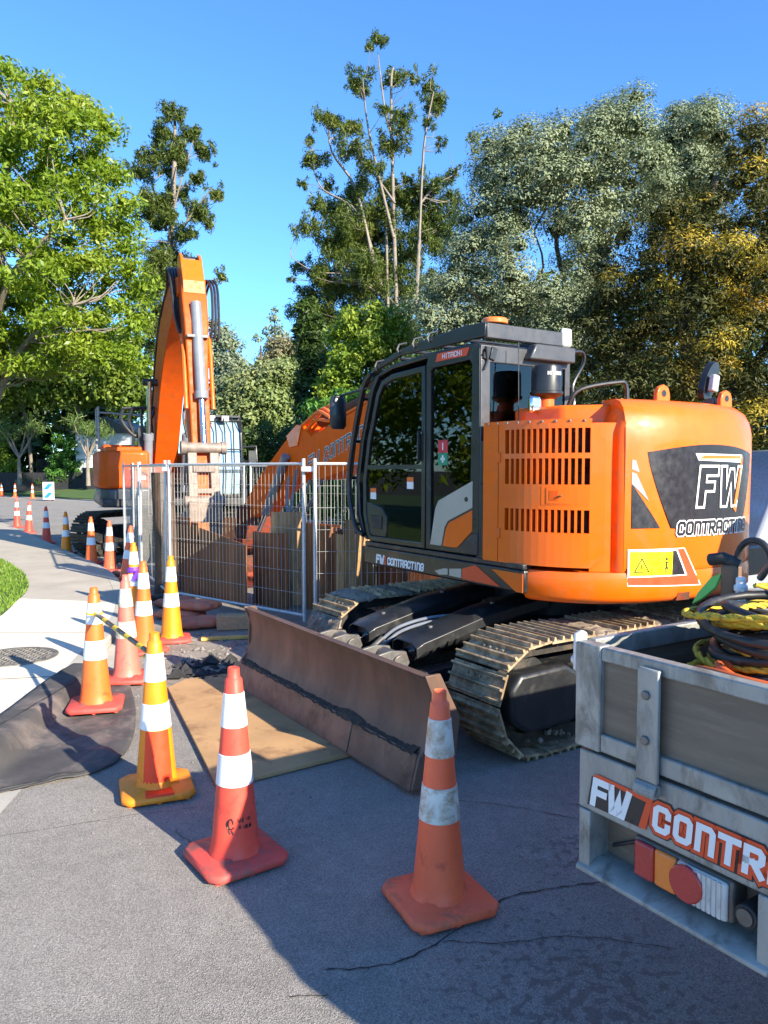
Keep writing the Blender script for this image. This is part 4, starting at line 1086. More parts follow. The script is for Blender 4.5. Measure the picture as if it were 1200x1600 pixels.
# --- frame skirt under the cab
b = MB(); b.prism([(1.17, 1.22), (1.17, 1.19), (1.2, 1.24), (-0.86, 1.24), (-0.86, .45), (1.17, .45)], .965, 1.115, 'z')
b = MB(); b.span((-0.87, .30, .965), (1.18, 1.238, 1.125)); b.span((-1.2, -1.15, .97), (1.25, .30, 1.2))
SK = b.build('house_frame', M['black'], EX, None, 0.015)
b = MB(); b.span((-.87, 1.15, 1.125), (1.15, 1.245, 1.165)); b.build('step_trim', M['black_dust'], SK, None, 0.008)
side = lambda x0, z0, y: (lambda s, t, off: (x0 - s, y + off, z0 + t))
lettering('FW', 'company_lettering', M['white'], SK, side(0.965, 0.995, 1.238), 0.06, .021, gap=1.5, slant=.12)
b = MB(); b.prism([(0.82, .985), (0.842, .985), (0.826, 1.06), (0.81, 1.06)], 1.2385, 1.242, 'y'); b.build('lettering_slash', M['redor_vinyl'], SK)
lettering('CONTRACTING', 'company_lettering', M['white'], SK, side(0.79, 0.995, 1.238), 0.052, .015, gap=1.75, slant=.1)
for nm, mt, pg in (('flash_stripe', 'beige', [(0.12, 1.012), (0.0, 1.045), (-0.045, 1.045), (-0.045, 1.0), (0.06, .99)]), ('flash_stripe', 'beige', [(-0.065, 1.048), (-0.21, 1.065), (-0.21, .995), (-0.065, .998)]),
                   ('flash_stripe', 'redor_vinyl', [(-0.22, 1.065), (-0.37, 1.11), (-0.64, .985), (-0.22, .99)])):
    b = MB(); b.prism(pg, 1.2385, 1.2425, 'y'); b.build(nm, M[mt], SK)
b = MB(); b.prism([(-0.55, 1.10), (-0.865, 1.10), (-0.865, .972), (-0.80, .972)], 1.2385, 1.2425, 'y'); b.build('flash_stripe', M['orange'], SK)

# --- cab
CB = thing('cab', None, None); CB.parent = EX
yl, yi = 1.245, 0.36
out = [(-0.42, 1.165), (-0.42, 2.66), (-0.38, 2.70), (0.20, 2.695), (0.72, 2.665), (0.96, 2.60), (1.06, 2.48), (1.22, 2.05), (1.30, 1.70), (1.28, 1.40), (1.20, 1.22), (1.13, 1.165)]
def ring_frame(poly, hole, y0, y1):
    """flat plate with a hole: both loops same length"""
    n = len(poly); b = MB()
    V = [(p[0], y0, p[1]) for p in poly] + [(p[0], y0, p[1]) for p in hole] + [(p[0], y1, p[1]) for p in poly] + [(p[0], y1, p[1]) for p in hole]
    F = []
    for i in range(n):
        j = (i + 1) % n
        F += [(i, j, n + j, n + i), (2 * n + i, 3 * n + i, 3 * n + j, 2 * n + j), (i, 2 * n + i, 2 * n + j, j), (n + i, n + j, 3 * n + j, 3 * n + i)]
    b.add(V, F); return b
def inset(poly, d):
    n = len(poly); A = sum(poly[i][0] * poly[(i + 1) % n][1] - poly[(i + 1) % n][0] * poly[i][1] for i in range(n)); sg = 1 if A > 0 else -1
    out_ = []
    for i in range(n):
        p0, p1, p2 = Vector(poly[i - 1]), Vector(poly[i]), Vector(poly[(i + 1) % n])
        d1 = (p1 - p0).normalized(); d2 = (p2 - p1).normalized(); nn = Vector((-d1.y - d2.y, d1.x + d2.x)) * sg
        L = nn.length; nn = nn.normalized(); k = d / max(.4, nn.dot(Vector((-d1.y, d1.x)) * sg)); out_.append((p1.x + nn.x * k, p1.y + nn.y * k))
    return out_
# left side: door frame, rear quarter frame
doorp = [(0.235, 1.175), (0.235, 2.605), (0.70, 2.585), (0.86, 2.545), (0.945, 2.44), (1.09, 2.05), (1.165, 1.70), (1.16, 1.40), (1.10, 1.22), (1.05, 1.175)]
b = ring_frame(doorp, inset(doorp, 0.045), yl - .03, yl + .012); DF = b.build('door', M['black'], CB, None, 0.006)
b = MB(); b.span((0.28, yl - .02, 1.80), (1.12, yl + .008, 1.835)); b.build('door_rail', M['black'], DF)
b = MB(); b.prism([(1.10, 1.22), (0.80, 1.22), (0.80, 1.40), (0.86, 1.47), (1.12, 1.52)], yl - .022, yl + .004, 'y'); b.build('door_corner_panel', M['black'], DF, None, .01)
b = MB(); b.span((0.86, yl + .004, 1.29), (1.02, yl + .012, 1.40)); b.build('door_pocket', M['rubber'], DF, None, .01)
gl = inset(doorp, 0.04)
up = [p for p in gl if p[1] > 1.815] ; 
upg = [(0.275, 1.83)] + [(0.275, 2.566), (0.69, 2.547), (0.835, 2.515), (0.91, 2.42), (1.05, 2.05), (1.105, 1.83)]
log_ = [(0.275, 1.805), (1.11, 1.805), (1.125, 1.70), (1.12, 1.42), (1.06, 1.26), (1.03, 1.215), (0.275, 1.215)]
for pg in (upg, log_):
    b = MB(); b.prism(pg, yl - .012, yl - .007, 'y'); b.build('window', M['glass'], DF)
b = MB(); b.span((0.285, yl + .012, 1.86), (0.30, yl + .04, 2.1)); b.build('door_handle', M['black'], DF, None, .004)
qp = [(-0.415, 1.175), (-0.415, 2.655), (-0.37, 2.69), (0.20, 2.685), (0.228, 2.605), (0.228, 1.175)]
qh = [(-0.32, 1.70), (-0.33, 2.55), (-0.30, 2.585), (0.14, 2.575), (0.175, 2.55), (0.175, 1.24)]
b = ring_frame(qp, qh, yl - .045, yl + .004); QF = b.build('rear_quarter', M['black'], CB, None, 0.008)
b = MB(); b.prism([(-0.33, 1.69), (-0.32, 2.57), (0.18, 2.57), (0.18, 1.24), (0.15, 1.24)], yl - .022, yl - .017, 'y'); b.build('window', M['glass'], QF)
for nm, mt, pg, o_ in (('quarter_panel', 'beige', [(0.165, 1.215), (0.10, 1.50), (0.06, 1.56), (-0.345, 1.715), (-0.345, 1.52), (-0.06, 1.41), (-0.02, 1.36), (0.02, 1.215)], .009),
                       ('quarter_panel', 'orange', [(0.005, 1.215), (-0.035, 1.35), (-0.075, 1.40), (-0.345, 1.505), (-0.345, 1.35), (-0.17, 1.215)], .010)):
    b = MB(); b.prism(pg, yl - .012, yl + o_, 'y'); b.build(nm, M[mt], QF, None, .004)
b = MB(); b.prism([(-0.18, 1.20), (-0.345, 1.34), (-0.41, 1.34), (-0.41, 1.18), (-0.18, 1.18)], yl - .03, yl + .012, 'y'); b.build('corner_cover', M['black_dust'], QF, None, .006)
b = MB(); b.cyl((-0.28, yl, 1.58), (-0.28, yl + .013, 1.58), .018, 14); b.build('lock', M['black'], QF, 40)
b = MB(); b.prism([(0.09, 2.625), (0.055, 2.70), (-0.315, 2.70), (-0.285, 2.63)], yl + .0045, yl + .0085, 'y')
b = MB(); b.prism([(0.105, 2.615), (0.075, 2.675), (-0.305, 2.675), (-0.275, 2.618)], yl + .0045, yl + .0085, 'y'); BD = b.build('name_plate', M['redor_vinyl'], QF)
lettering('HITACHI', 'maker_lettering', M['white'], BD, side(0.01, 2.630, yl + .0085), 0.032, .006, gap=1.8, slant=0.0, width=1.25)
b = MB(); b.span((0.095, yl - .0165, 1.925), (-0.025, yl - .0135, 2.02)); st = b.build('safety_sticker', M['red_vinyl'], QF)
b = MB(); b.span((0.095, yl - .0165, 1.83), (-0.025, yl - .0135, 1.922)); b.build('safety_sticker', M['green_vinyl'], QF)
b = MB(); b.span((0.045, yl - .0134, 1.85), (0.025, yl - .0128, 1.905)); b.span((0.062, yl - .0134, 1.868), (0.008, yl - .0128, 1.886)); b.build('sticker_cross', M['white'], st)
b = MB(); b.span((0.041, yl - .0134, 1.945), (0.029, yl - .0128, 2.0)); b.build('sticker_mark', M['white'], st)
for x0, z0, c_ in ((1.06, 1.60, 'orange_vinyl'), (0.50, 1.70, 'orange_vinyl')):
    b = MB(); b.span((x0, yl - .0065, z0), (x0 - .09, yl - .0035, z0 + .035)); s_ = b.build('door_sticker', M[c_], DF)
    b = MB(); b.span((x0, yl - .0065, z0 - .06), (x0 - .09, yl - .0035, z0 - .002)); b.build('sticker_text', M['white'], s_)
# roof with guard rails and lamps
b = MB(); b.prism([(-0.42, 2.66), (-0.38, 2.705), (0.2, 2.70), (0.72, 2.67), (0.97, 2.60), (0.97, 2.575), (0.72, 2.63), (0.2, 2.66)], yi, yl - .006, 'y'); RF = b.build('roof', M['black'], CB, None, .01)
b = MB(); b.prism([(-0.44, 2.735), (-0.44, 2.835), (-0.20, 2.845), (0.60, 2.785), (0.98, 2.70), (1.12, 2.62), (1.12, 2.60), (0.97, 2.655), (0.60, 2.735), (0.2, 2.73)], yl - .055, yl - .02, 'y'); b.prism([(-0.44, 2.735), (-0.44, 2.835), (-0.20, 2.845), (0.60, 2.785), (0.98, 2.70), (0.97, 2.655), (0.60, 2.735), (0.2, 2.73)], yi + .02, yi + .055, 'y')
RG = b.build('roof_guard', M['black'], CB, None, .008)
b = MB(); b.span((-0.455, yi + .03, 2.725), (-0.425, yl - .03, 2.83)); b.build('guard_rear_plate', M['grey_black'], RG, None, .006)
b = MB()
for k in range(7):
    x = -0.3 + k * .19; z = 2.80 - .03 * max(0, k - 2) - (0.02 if k > 5 else 0); b.cyl((x, yi + .04, z), (x, yl - .04, z), .014, 8)
b.build('guard_bar', M['black'], RG, 40)
b = MB(); b.prism([(0.90, 2.63), (1.30, 2.52), (1.32, 2.535), (0.95, 2.66)], yi + .05, yl - .05, 'y'); b.build('sun_visor', M['black'], RF, None, .005)
b = MB(); 
for x, z in ((0.98, 2.70), (0.64, 2.80), (0.42, 2.815), (0.22, 2.83)): b.tube([(x, yl - .02, z - .05), (x, yl + .0, z - .02), (x, yl - .02, z + .02), (x - .05, yl - .06, z + .03)], .009, 8)
b.build('guard_clip', M['steel'], RG, 40)
b = MB(); b.loft([[(-0.32 + .09 * rx * math.cos(a), 1.03 + .10 * rx * math.sin(a), z) for a in [2 * math.pi * k / 24 for k in range(24)]] for rx, z in ((.95, 2.855), (1.0, 2.86), (1.0, 2.885), (.9, 2.895))]); BC = b.build('beacon', M['amber'], CB, 40)
b = MB(); b.cyl((-.30, 1.02, 2.80), (-.30, 1.02, 2.857), .07, 18); b.build('beacon_base', M['black'], BC, 40)
# rear wall of the cab
b = MB(); n_ = 4
rp = [(yl, 1.165), (yl, 2.68), (yi, 2.68), (yi, 1.165)]; rh = [(yl - .085, 2.10), (yl - .085, 2.56), (yi + .05, 2.56), (yi + .05, 2.10)]
V = [(-0.425, y, z) for y, z in rp + rh] + [(-0.385, y, z) for y, z in rp + rh]; F = []
for i in range(4):
    j = (i + 1) % 4; F += [(i, 4 + i, 4 + j, j), (8 + i, 8 + j, 12 + j, 12 + i), (i, j, 8 + j, 8 + i), (4 + i, 12 + i, 12 + j, 4 + j)]
b.add(V, F); RW = b.build('rear_wall', M['grey_black'], CB, None, .006)
b = MB(); b.span((-.41, yi + .045, 2.09), (-.405, yl - .08, 2.565)); b.build('window', M['glass'], RW)
b = MB(); b.prism([(yl - .40, 2.60), (yl - .46, 2.715), (yi + .02, 2.715), (yi + .02, 2.60)], -.50, -.42, 'x'); b.build('rear_lamp_housing', M['grey_black'], RW, None, .012)
b = MB()
for y in (1.20, 1.14): b.box((-.43, y, 2.62), (.02, .05, .09), Matrix.Rotation(.3, 3, 'X'))
b.tube([(-.43, 1.235, 2.60), (-.45, 1.22, 2.66), (-.44, 1.20, 2.56), (-.44, 1.23, 2.5)], .009, 6)
b.build('wall_bracket', M['black'], RW, None, .004)
# inner side and front
b = MB(); pout = out; b2 = ring_frame(pout, inset(pout, .07), yi, yi + .05); b2.build('inner_side_frame', M['black'], CB, None, .006)
b = MB(); b.prism(inset(pout, .065), yi + .02, yi + .025, 'y'); b.build('window', M['glass'], CB)
b = MB(); fr = [(1.13, 1.18), (1.20, 1.22), (1.285, 1.40), (1.305, 1.70), (1.225, 2.05), (1.065, 2.48), (0.965, 2.60)]
rings = [[(x - .012, yi + .06, z), (x, yi + .06, z), (x, yl - .06, z), (x - .012, yl - .06, z)] for x, z in fr]; b.loft(rings); b.build('windscreen', M['glass'], CB)
for y in (yi + .03, yl - .03):
    b = MB(); b.loft([[(x - .05, y - .03, z), (x + .006, y - .03, z), (x + .006, y + .03, z), (x - .05, y + .03, z)] for x, z in fr]); b.build('front_pillar', M['black'], CB, None, .008)
# front guard bars a hand's width before the screen
b = MB()
for y in (yl - .02, yl - .28, yl - .56, yi + .05):
    b.tube([(x + .13, y, z) for x, z in fr[1:]] + [(1.06, y, 2.62)], .016, 8)
for x, z in ((1.37, 1.30), (1.43, 1.72), (1.35, 2.05), (1.22, 2.42)): b.cyl((x, yi + .04, z), (x, yl - .02, z), .014, 8)
b.build('front_guard', M['black'], CB, 40)
b = MB(); b.tube(smooth_line([(1.14, yl + .02, 1.22), (1.27, yl + .03, 1.30), (1.38, yl + .03, 1.62), (1.33, yl + .03, 1.95), (1.16, yl + .02, 2.48), (1.05, yl, 2.62)], 5), .022, 10); b.build('grab_rail', M['black'], CB, 40)
# interior
b = MB(); b.span((-.1, .60, 1.30), (.40, 1.05, 1.45)); b.prism([(-.14, 1.42), (-.30, 2.05), (-.22, 2.08), (0.0, 1.45)], .62, 1.03, 'y'); b.span((-.26, .72, 2.08), (-.17, .93, 2.28)); b.build('seat', M['seat'], CB, None, .04)
b = MB(); b.span((-.1, .44, 1.2), (.5, .58, 1.58)); b.span((-.1, 1.07, 1.2), (.45, 1.17, 1.58)); b.cyl((.42, 1.12, 1.55), (.46, 1.12, 1.78), .03, 10); b.cyl((.42, .51, 1.55), (.46, .51, 1.78), .03, 10); b.span((.85, .42, 1.2), (1.05, .50, 2.0)); b.build('console', M['seat'], CB, None, .02)
b = MB(); b.span((-.41, yi + .02, 1.17), (1.12, yl - .04, 1.20)); b.build('floor_plate', M['seat'], CB)
b = MB(); b.span((.45, .9, 1.9), (.47, 1.0, 2.02)); b.build('hanging_vest', M['orange_vinyl'], CB)
# mirror on its arm, at the front left
b = MB(); b.tube([(1.05, 1.22, 2.52), (1.25, 1.30, 2.48), (1.42, 1.33, 2.46)], .012, 8); MR = b.build('door_mirror', M['black'], CB, 40)
b = MB(); rings = []
for z, k in ((2.16, .7), (2.19, .97), (2.30, 1.0), (2.42, .97), (2.455, .7)):
    rings.append([(1.44 + .035 * k * math.cos(a), 1.35 + .085 * k * math.sin(a), z) for a in [2 * math.pi * i / 14 for i in range(14)]])
b.loft(rings); b.build('mirror_head', M['black'], MR, 40)
b = MB(); b.tube(smooth_line([(-.42, .38, 2.20), (-.45, .34, 2.3), (-.40, .30, 2.45), (-.43, .22, 2.62), (-.45, .26, 2.70), (-.45, .42, 2.68)], 5), .013, 8); HR = b.build('handrail', M['black'], CB, 40)
b = MB(); b.tube(smooth_line([(-.45, .45, 2.10), (-.5, .45, 2.28), (-.55, .38, 2.40), (-.65, .10, 2.46), (-.68, .02, 2.44), (-.68, .01, 2.24)], 5), .016, 8); b.build('handrail', M['black'], EX, 40)
b = MB(); b.box((-.45, .43, 2.795), (.03, .10, .14)); b.build('work_lamp', M['lens'], CB, None, .02)
b = MB(); b.cyl((-.44, .43, 2.66), (-.44, .43, 2.73), .012, 8); b.build('lamp_stem', M['black'], CB)
# air pre-cleaner with orange neck and grey elbow, mirror beside it
pcx, pcy = -.62, .80
b = MB(); b.lathe([(.055, 2.10), (.055, 2.30)], 18, (pcx, pcy, 0)); PC = b.build('air_intake', M['orange'], EX, 40)
b = MB(); b.lathe([(.06, 2.30), (.105, 2.325), (.118, 2.335), (.118, 2.35), (.108, 2.355), (.108, 2.515), (.10, 2.535), (.03, 2.545)], 26, (pcx, pcy, 0)); pcb = b.build('precleaner', M['black'], PC, 40)
def pcfn(s, t, off):
    a = 2.45 + s / .109; return (pcx + (.1085 + off) * math.cos(a), pcy + (.1085 + off) * math.sin(a), 2.465 + t)
lettering('HITACHI', 'maker_lettering', M['white'], pcb, pcfn, 0.020, .0055, gap=1.6)
b = MB(); b.lathe([(.003, 2.235), (.10, 2.215), (.14, 2.175), (.155, 2.10)], 24, (pcx - .12, pcy - .10, 0)); b.build('intake_dome', M['cyl_grey'], PC, 40)
b = MB(); b.box((pcx - .06, pcy + .17, 2.25), (.05, .10, .12)); b.build('side_mirror', M['mirror'], PC, None, .02)
b = MB(); b.cyl((-.55, 1.0, 2.115), (-.53, .99, 2.70), .004, 6); b.build('aerial', M['black'], EX)
# black pillar behind cab and step
b = MB(); b.prism([(-.425, 1.165), (-.425, 1.75), (-.40, 2.0), (-.455, 2.0), (-.465, 1.90), (-.465, 1.165)], .7, 1.243, 'y'); b.build('cab_fairing', M['black'], EX, None, .004)
# swivel hatch on the right side of the boom (tool box)
b = MB(); b.span((-.4, -1.22, 1.2), (1.05, -.42, 1.95)); b.build('tool_box', M['orange'], EX, None, .05, 3)
for x, y in ((-.95, .55), (-.92, .50), (-.97, .48)):
    b = MB(); b.cyl((x, y, 2.2345), (x, y, 2.2375), .016, 10); b.build('drain_hole', M['black'], EX)

# --- boom, arm, bucket (in the plane y = 0 of the machine)
def plate_beam(name, top, bot, y, w, mat, parent, bevel=.012):
    pg = top + bot[::-1]; b = MB(); b.prism(pg, y - w / 2, y + w / 2, 'y'); return b.build(name, mat, parent, None, bevel)
BY = -0.05
BM = plate_beam('boom', [(.35, 1.55), (.9, 2.25), (1.7, 2.72), (2.4, 2.72), (3.1, 2.52), (3.8, 2.36), (4.55, 2.18)], [(.45, 1.25), (1.2, 1.75), (1.9, 2.12), (2.5, 2.12), (3.25, 1.82), (4.1, 1.66), (4.6, 1.86)], BY, .34, M['orange_boom'], EX)
bfn = lambda s, t, off: (4.42 - s * .955, BY + .17 + off, 1.78 + s * .255 + t)
for mt, stw, of in (('white', .042, .004), ('black_vinyl', .028, .0065)):
    o, L = lettering('FW', 'company_lettering', M[mt], BM, bfn, .17, stw, gap=1.4, slant=.1, off=of)
    bfn2 = lambda s, t, off: bfn(s + .47, t, off)
    lettering('CONTRACTING', 'company_lettering', M[mt], BM, bfn2, .15, stw * .9, gap=1.9, slant=.1, off=of)
b = MB(); b.prism([(4.02, 1.84), (3.97, 1.86), (3.90, 2.10), (3.96, 2.09)], BY + .1705, BY + .1735, 'y'); b.build('lettering_slash', M['redor_vinyl'], BM)
b = MB(); 
for yy in (-.10, .02, .10):
    b.tube(smooth_line([(2.4, BY + yy, 2.76), (3.2, BY + yy, 2.55), (3.9, BY + yy, 2.42), (4.3, BY + yy, 2.44), (4.62, BY + yy, 2.30), (4.9, BY + yy, 2.16)], 5), .022, 8)
b.build('boom_pipe', M['orange'], BM, 40)
b = MB(); 
for k, yy in enumerate((-.06, .05, .12)): b.tube(smooth_line([(3.9, BY + yy, 2.45), (4.2, BY + yy, 2.62 - .04 * k), (4.5, BY + yy, 2.55 - .05 * k), (4.75, BY + yy, 2.36)], 6), .024, 8)
b.build('hydraulic_hose', M['orange_vinyl'], BM, 40)
AM = plate_beam('arm', [(4.30, 2.02), (4.42, 2.24), (4.72, 2.40), (5.15, 2.22), (6.05, 1.72), (6.75, 1.22)], [(4.40, 1.86), (4.62, 1.72), (5.0, 1.62), (5.4, 1.46), (6.0, 1.12), (6.62, 1.02)], BY, .26, M['orange_boom'], EX)
b = MB(); b.prism([(4.66, 2.38), (4.80, 2.40), (5.12, 2.26), (5.02, 2.10), (4.78, 2.12)], BY + .131, BY + .15, 'y'); b.prism([(4.66, 2.38), (4.80, 2.40), (5.12, 2.26), (5.02, 2.10), (4.78, 2.12)], BY - .15, BY - .131, 'y'); b.build('arm_gusset', M['orange'], AM)
b = MB(); b.cyl((5.05, BY + .19, 1.98), (5.75, BY + .19, 1.15), .062, 14); b.build('bucket_cylinder', M['cyl_grey'], EX, 40)
b = MB(); b.cyl((5.75, BY + .19, 1.15), (6.0, BY + .19, .88), .035, 12); b.build('cylinder_rod', M['chrome'], EX, 40)
b = MB(); b.cyl((2.3, BY, 2.78), (4.35, BY, 2.42), .075, 14); b.build('arm_cylinder', M['orange_dark'], EX, 40)
b = MB(); b.cyl((1.0, BY + .26, 1.35), (2.5, BY + .26, 2.25), .07, 14); b.cyl((1.0, BY - .26, 1.35), (2.5, BY - .26, 2.25), .07, 14); b.build('boom_cylinder', M['orange_dark'], EX, 40)
b = MB(); b.prism([(6.45, 1.25), (6.80, 1.22), (6.95, .85), (6.85, .55), (6.55, .55), (6.40, .90)], BY - .2, BY + .2, 'y'); HT = b.build('hitch', M['orange_dark'], EX, None, .02)
b = MB(); bp = [(6.45, .72), (6.95, .70), (7.0, .45), (6.85, .15), (6.55, -.02), (6.2, -.05), (6.0, .2), (6.02, .27), (6.22, .06), (6.5, .10), (6.75, .25), (6.85, .45), (6.5, .6)]
b.prism(bp, BY - .38, BY + .38, 'y'); b.build('bucket', M['orange_dark'], EX, None, .01)
b = MB(); b.tube(smooth_line([(4.0, BY + .2, 1.66), (4.4, BY + .22, 1.25), (4.9, BY + .22, 1.02), (4.8, BY + .2, 1.5), (4.7, BY + .2, 1.8)], 6), .022, 8); b.tube(smooth_line([(4.3, BY + .2, 1.66), (4.6, BY + .22, 1.3), (4.95, BY + .22, 1.2), (4.95, BY + .2, 1.7)], 6), .02, 8); b.build('arm_hose', M['hose_grey'], EX, 40)
for o in [SHOE] + SHOE_MUD: o.hide_render = False

# ---------------------------------------------------------------- flat-deck truck, tailgate to the camera
TK = thing('flatbed_truck', 'flat deck truck with galvanised tailgate, board panels and company sticker', 'truck', (0.584, 2.3, 0), math.atan2(0.543, 0.84))
TW = 1.95                                                   # deck width, local y from 0 to -TW, tail face at x = 0
b = MB()
b.span((-.004, -.095, .965), (.045, 0, 1.282)); b.span((-.004, -TW, .965), (.045, -TW + .095, 1.282))
b.span((0, -TW + .095, 1.238), (.042, -.095, 1.28)); b.span((0, -TW + .095, .968), (.042, -.095, 1.022))
b.span((.001, -.99, 1.022), (.040, -.95, 1.238))
TG = b.build('tailgate', M['galv'], TK, None, .005)
for y0, y1 in ((-.95, -.095), (-TW + .095, -.99)):
    b = MB(); b.span((.014, y0, 1.022), (.032, y1, 1.238)); b.build('board', M['ply'], TG)
for y in (-.274, -1.0, -TW + .274):
    b = MB(); b.span((-.020, y - .035, .945), (-.0055, y + .035, 1.258)); b.prism([(-.020, .945), (-.0055, .945), (-.012, .915), (-.03, .905), (-.034, .92)], y - .035, y + .035, 'y'); b.cyl((-.012, y - .035, .925), (-.012, y + .035, .925), .019, 14)
    st = b.build('hinge_strap', M['galv'], TG, None, .004)
    for z in (1.185, 1.06):
        b = MB(); b.cyl((-.028, y + .003, z), (-.018, y + .003, z), .014, 6); b.build('bolt', M['steel'], TG, None, .003)
b = MB(); b.prism([(.0, 1.26), (.0, 1.30), (.03, 1.31), (.05, 1.30), (.05, 1.20), (.03, 1.17), (.0, 1.19)], .002, .016, 'y'); b.cyl((.025, .004, 1.215), (.025, .035, 1.215), .017, 12); b.build('latch', M['galv_light'], TK, None, .004)
# tail beam and lamp frame
b = MB(); b.span((.004, -TW, .775), (.05, -.012, .955)); TB = b.build('tail_beam', M['galv'], TK, None, .006)
for ya, yb in ((-.018, -.625), (-1.325, -1.93)):
    b = MB(); b.span((.0, ya - .042, .60), (.10, ya, .774)); b.span((.0, yb, .60), (.10, yb + .035, .774)); b.prism([(-.012, .585), (-.012, .599), (.03, .625), (.11, .625), (.11, .585)], yb, ya, 'y')
    LB = b.build('lamp_frame', M['galv'], TK, None, .004)
    b = MB(); b.span((.085, yb + .036, .626), (.095, ya - .043, .774)); b.build('lamp_back_plate', M['ply'], LB)
for y0 in (-.205, -1.46):
    b = MB(); b.span((.02, y0 - .31, .645), (.085, y0, .762)); TL = b.build('tail_lamp', M['steel'], TK, None, .014, 3)
    for nm, mt, ya, yb in (('red_lens', 'redlens', -.012, -.078), ('amber_lens', 'amber', -.080, -.150), ('clear_lens', 'lens', -.152, -.30)):
        b = MB(); b.span((.006, y0 + yb, .652), (.022, y0 + ya, .755)); b.build(nm, M[mt], TL, None, .008)
    for k in range(9):
        b = MB(); b.span((.0035, y0 - .165 - .0145 * k - .0045, .656), (.0075, y0 - .165 - .0145 * k + .0045, .751)); b.build('lens_rib', M['lens'], TL)
    for k in range(5):
        b = MB(); b.span((.0035, y0 - .016, .665 + .019 * k), (.0075, y0 - .146, .671 + .019 * k)); b.build('lens_rib', M['amber' if k == 9 else 'redlens'], TL) if k % 2 == 9 else None
    b = MB(); b.tube(smooth_line([(.08, y0 - .05, .75), (.075, y0 + .05, .70), (.08, y0 + .12, .66)], 5), .006, 6); b.build('lamp_cable', M['hose'], TL, 60)
    b = MB(); b.cyl((-.002, y0 - .185, .704), (.01, y0 - .185, .704), .050, 28); b.build('brake_lens', M['redlens'], TL, 40, .004)
b = MB(); b.cyl((.0, -.56, .70), (.085, -.56, .70), .030, 18); pg_ = b.build('trailer_socket', M['rubber'], TK, 40, .004)
b = MB(); b.lathe([(.010, -.003), (.021, -.003), (.021, .003), (.010, .003)], 18); 
for i in range(len(b.v)): x, y, z = b.v[i]; b.v[i] = (-.003 + z * .5, -.56 + x, .70 + y)
b.build('socket_ring', M['steel'], pg_, 40)
# sticker: FW CONTRACTING on the beam
tf = lambda y0, z0: (lambda s, t, off: (.004 - off, y0 - s, z0 + t))
b = MB(); b.prism([(-.05, .795), (-.066, .885), (-.255, .878), (-.285, .838), (-.245, .798)], .0005, .0035, 'x'); b.build('sticker_field', M['black_vinyl'], TB)
b = MB(); b.prism([(-.070, .888), (-.09, .898), (-.285, .892), (-.262, .80), (-.238, .80), (-.262, .878)], -.0005, .0032, 'x'); b.build('sticker_flash', M['redor_vinyl'], TB)
lettering('FW', 'company_lettering', M['white'], TB, tf(-.072, .808), .068, .021, gap=1.25, slant=.15, off=.005, width=1.0)
for mt, stw, of in (('black_vinyl', .046, .0020), ('redor_vinyl', .038, .0036), ('white', .0175, .0054)):
    lettering('CONTRACTING', 'company_lettering', M[mt], TB, tf(-.292, .818), .060, stw, gap=2.6, slant=.08, off=of, width=1.0)
# deck, side boards, headboard
b = MB(); b.span((.05, -TW + .02, .955), (3.2, -.02, .985)); b.build('deck', M['ply'], TK)
for y0, y1, ys in ((-.03, 0, 1), (-TW, -TW + .03, -1)):
    b = MB()
    b.span((.05, y0, 1.225), (3.2, y1, 1.285)); b.span((.05, y0, .965), (3.2, y1, 1.015))
    for x in (.05, 1.05, 2.1, 3.12): b.span((x, y0 + .001, 1.015), (x + .07, y1 - .001, 1.225))
    sb = b.build('side_board', M['galv'], TK, None, .004)
    b = MB(); b.span((.12, y0 + .008, 1.015), (3.12, y1 - .008, 1.225)); b.build('board', M['ply'], sb)
b = MB(); b.span((3.2, -TW, .96), (3.25, 0, 1.75)); b.build('headboard', M['galv'], TK, None, .01)
b = MB(); b.span((.1, -1.40, .70), (5.2, -1.28, .90)); b.span((.1, -.68, .70), (5.2, -.56, .90))
for x in (.5, 1.2, 1.9, 2.6): b.span((x, -TW + .05, .90), (x + .08, -.05, .955))
b.build('chassis_rail', M['black_dust'], TK, None, .006)
for x in (1.15, 4.15):
    for y in (-.33, -TW + .33):
        b = MB(); b.cyl((x, y - .13, .38), (x, y + .13, .38), .38, 30); w = b.build('wheel', M['rubber'], TK, 40, .03)
        b = MB(); b.cyl((x, y - .135, .38), (x, y + .135, .38), .21, 20); b.build('rim', M['galv'], w, 40, .01)
b = MB(); b.cyl((1.15, -TW + .4, .38), (1.15, -.4, .38), .06, 12); b.span((1.0, -.95, .28), (1.3, -.7, .55)); b.build('axle', M['black_dust'], TK, 40)
for y in (-.33, -TW + .33):
    b = MB(); b.span((.66, y - .2, .14), (.675, y + .2, .80)); b.build('mudflap', M['rubber'], TK)
b = MB(); b.prism([(3.4, .55), (3.4, 2.15), (3.6, 2.25), (4.6, 2.25), (5.1, 1.45), (5.15, .55)], -TW + .05, -.05, 'y'); kb = b.build('truck_cab', M['house_white'], TK, None, .08, 3)
b = MB(); b.prism([(3.65, 1.45), (3.65, 2.05), (4.55, 2.05), (4.92, 1.45)], -.052, -.044, 'y'); b.prism([(3.65, 1.45), (3.65, 2.05), (4.55, 2.05), (4.92, 1.45)], -TW + .044, -TW + .052, 'y'); b.build('window', M['glass'], kb)
b = MB(); b.span((.13, -1.90, .30), (.66, -1.45, .90)); b.build('sun_block_box', M['galv'], TK, None, .01)  # added out of view to keep sun off the ground below the deck
b = MB(); b.span((.10, -1.945, .42), (3.15, -1.925, .955)); b.build('sun_block_panel', M['galv'], TK, None, .004)  # unseen panel added to block sun passing under the truck
b = MB(); b.span((1.6, -1.85, .30), (2.6, -1.45, .85)); b.build('sun_block_box', M['galv'], TK, None, .01)  # second unseen box added to block low sun

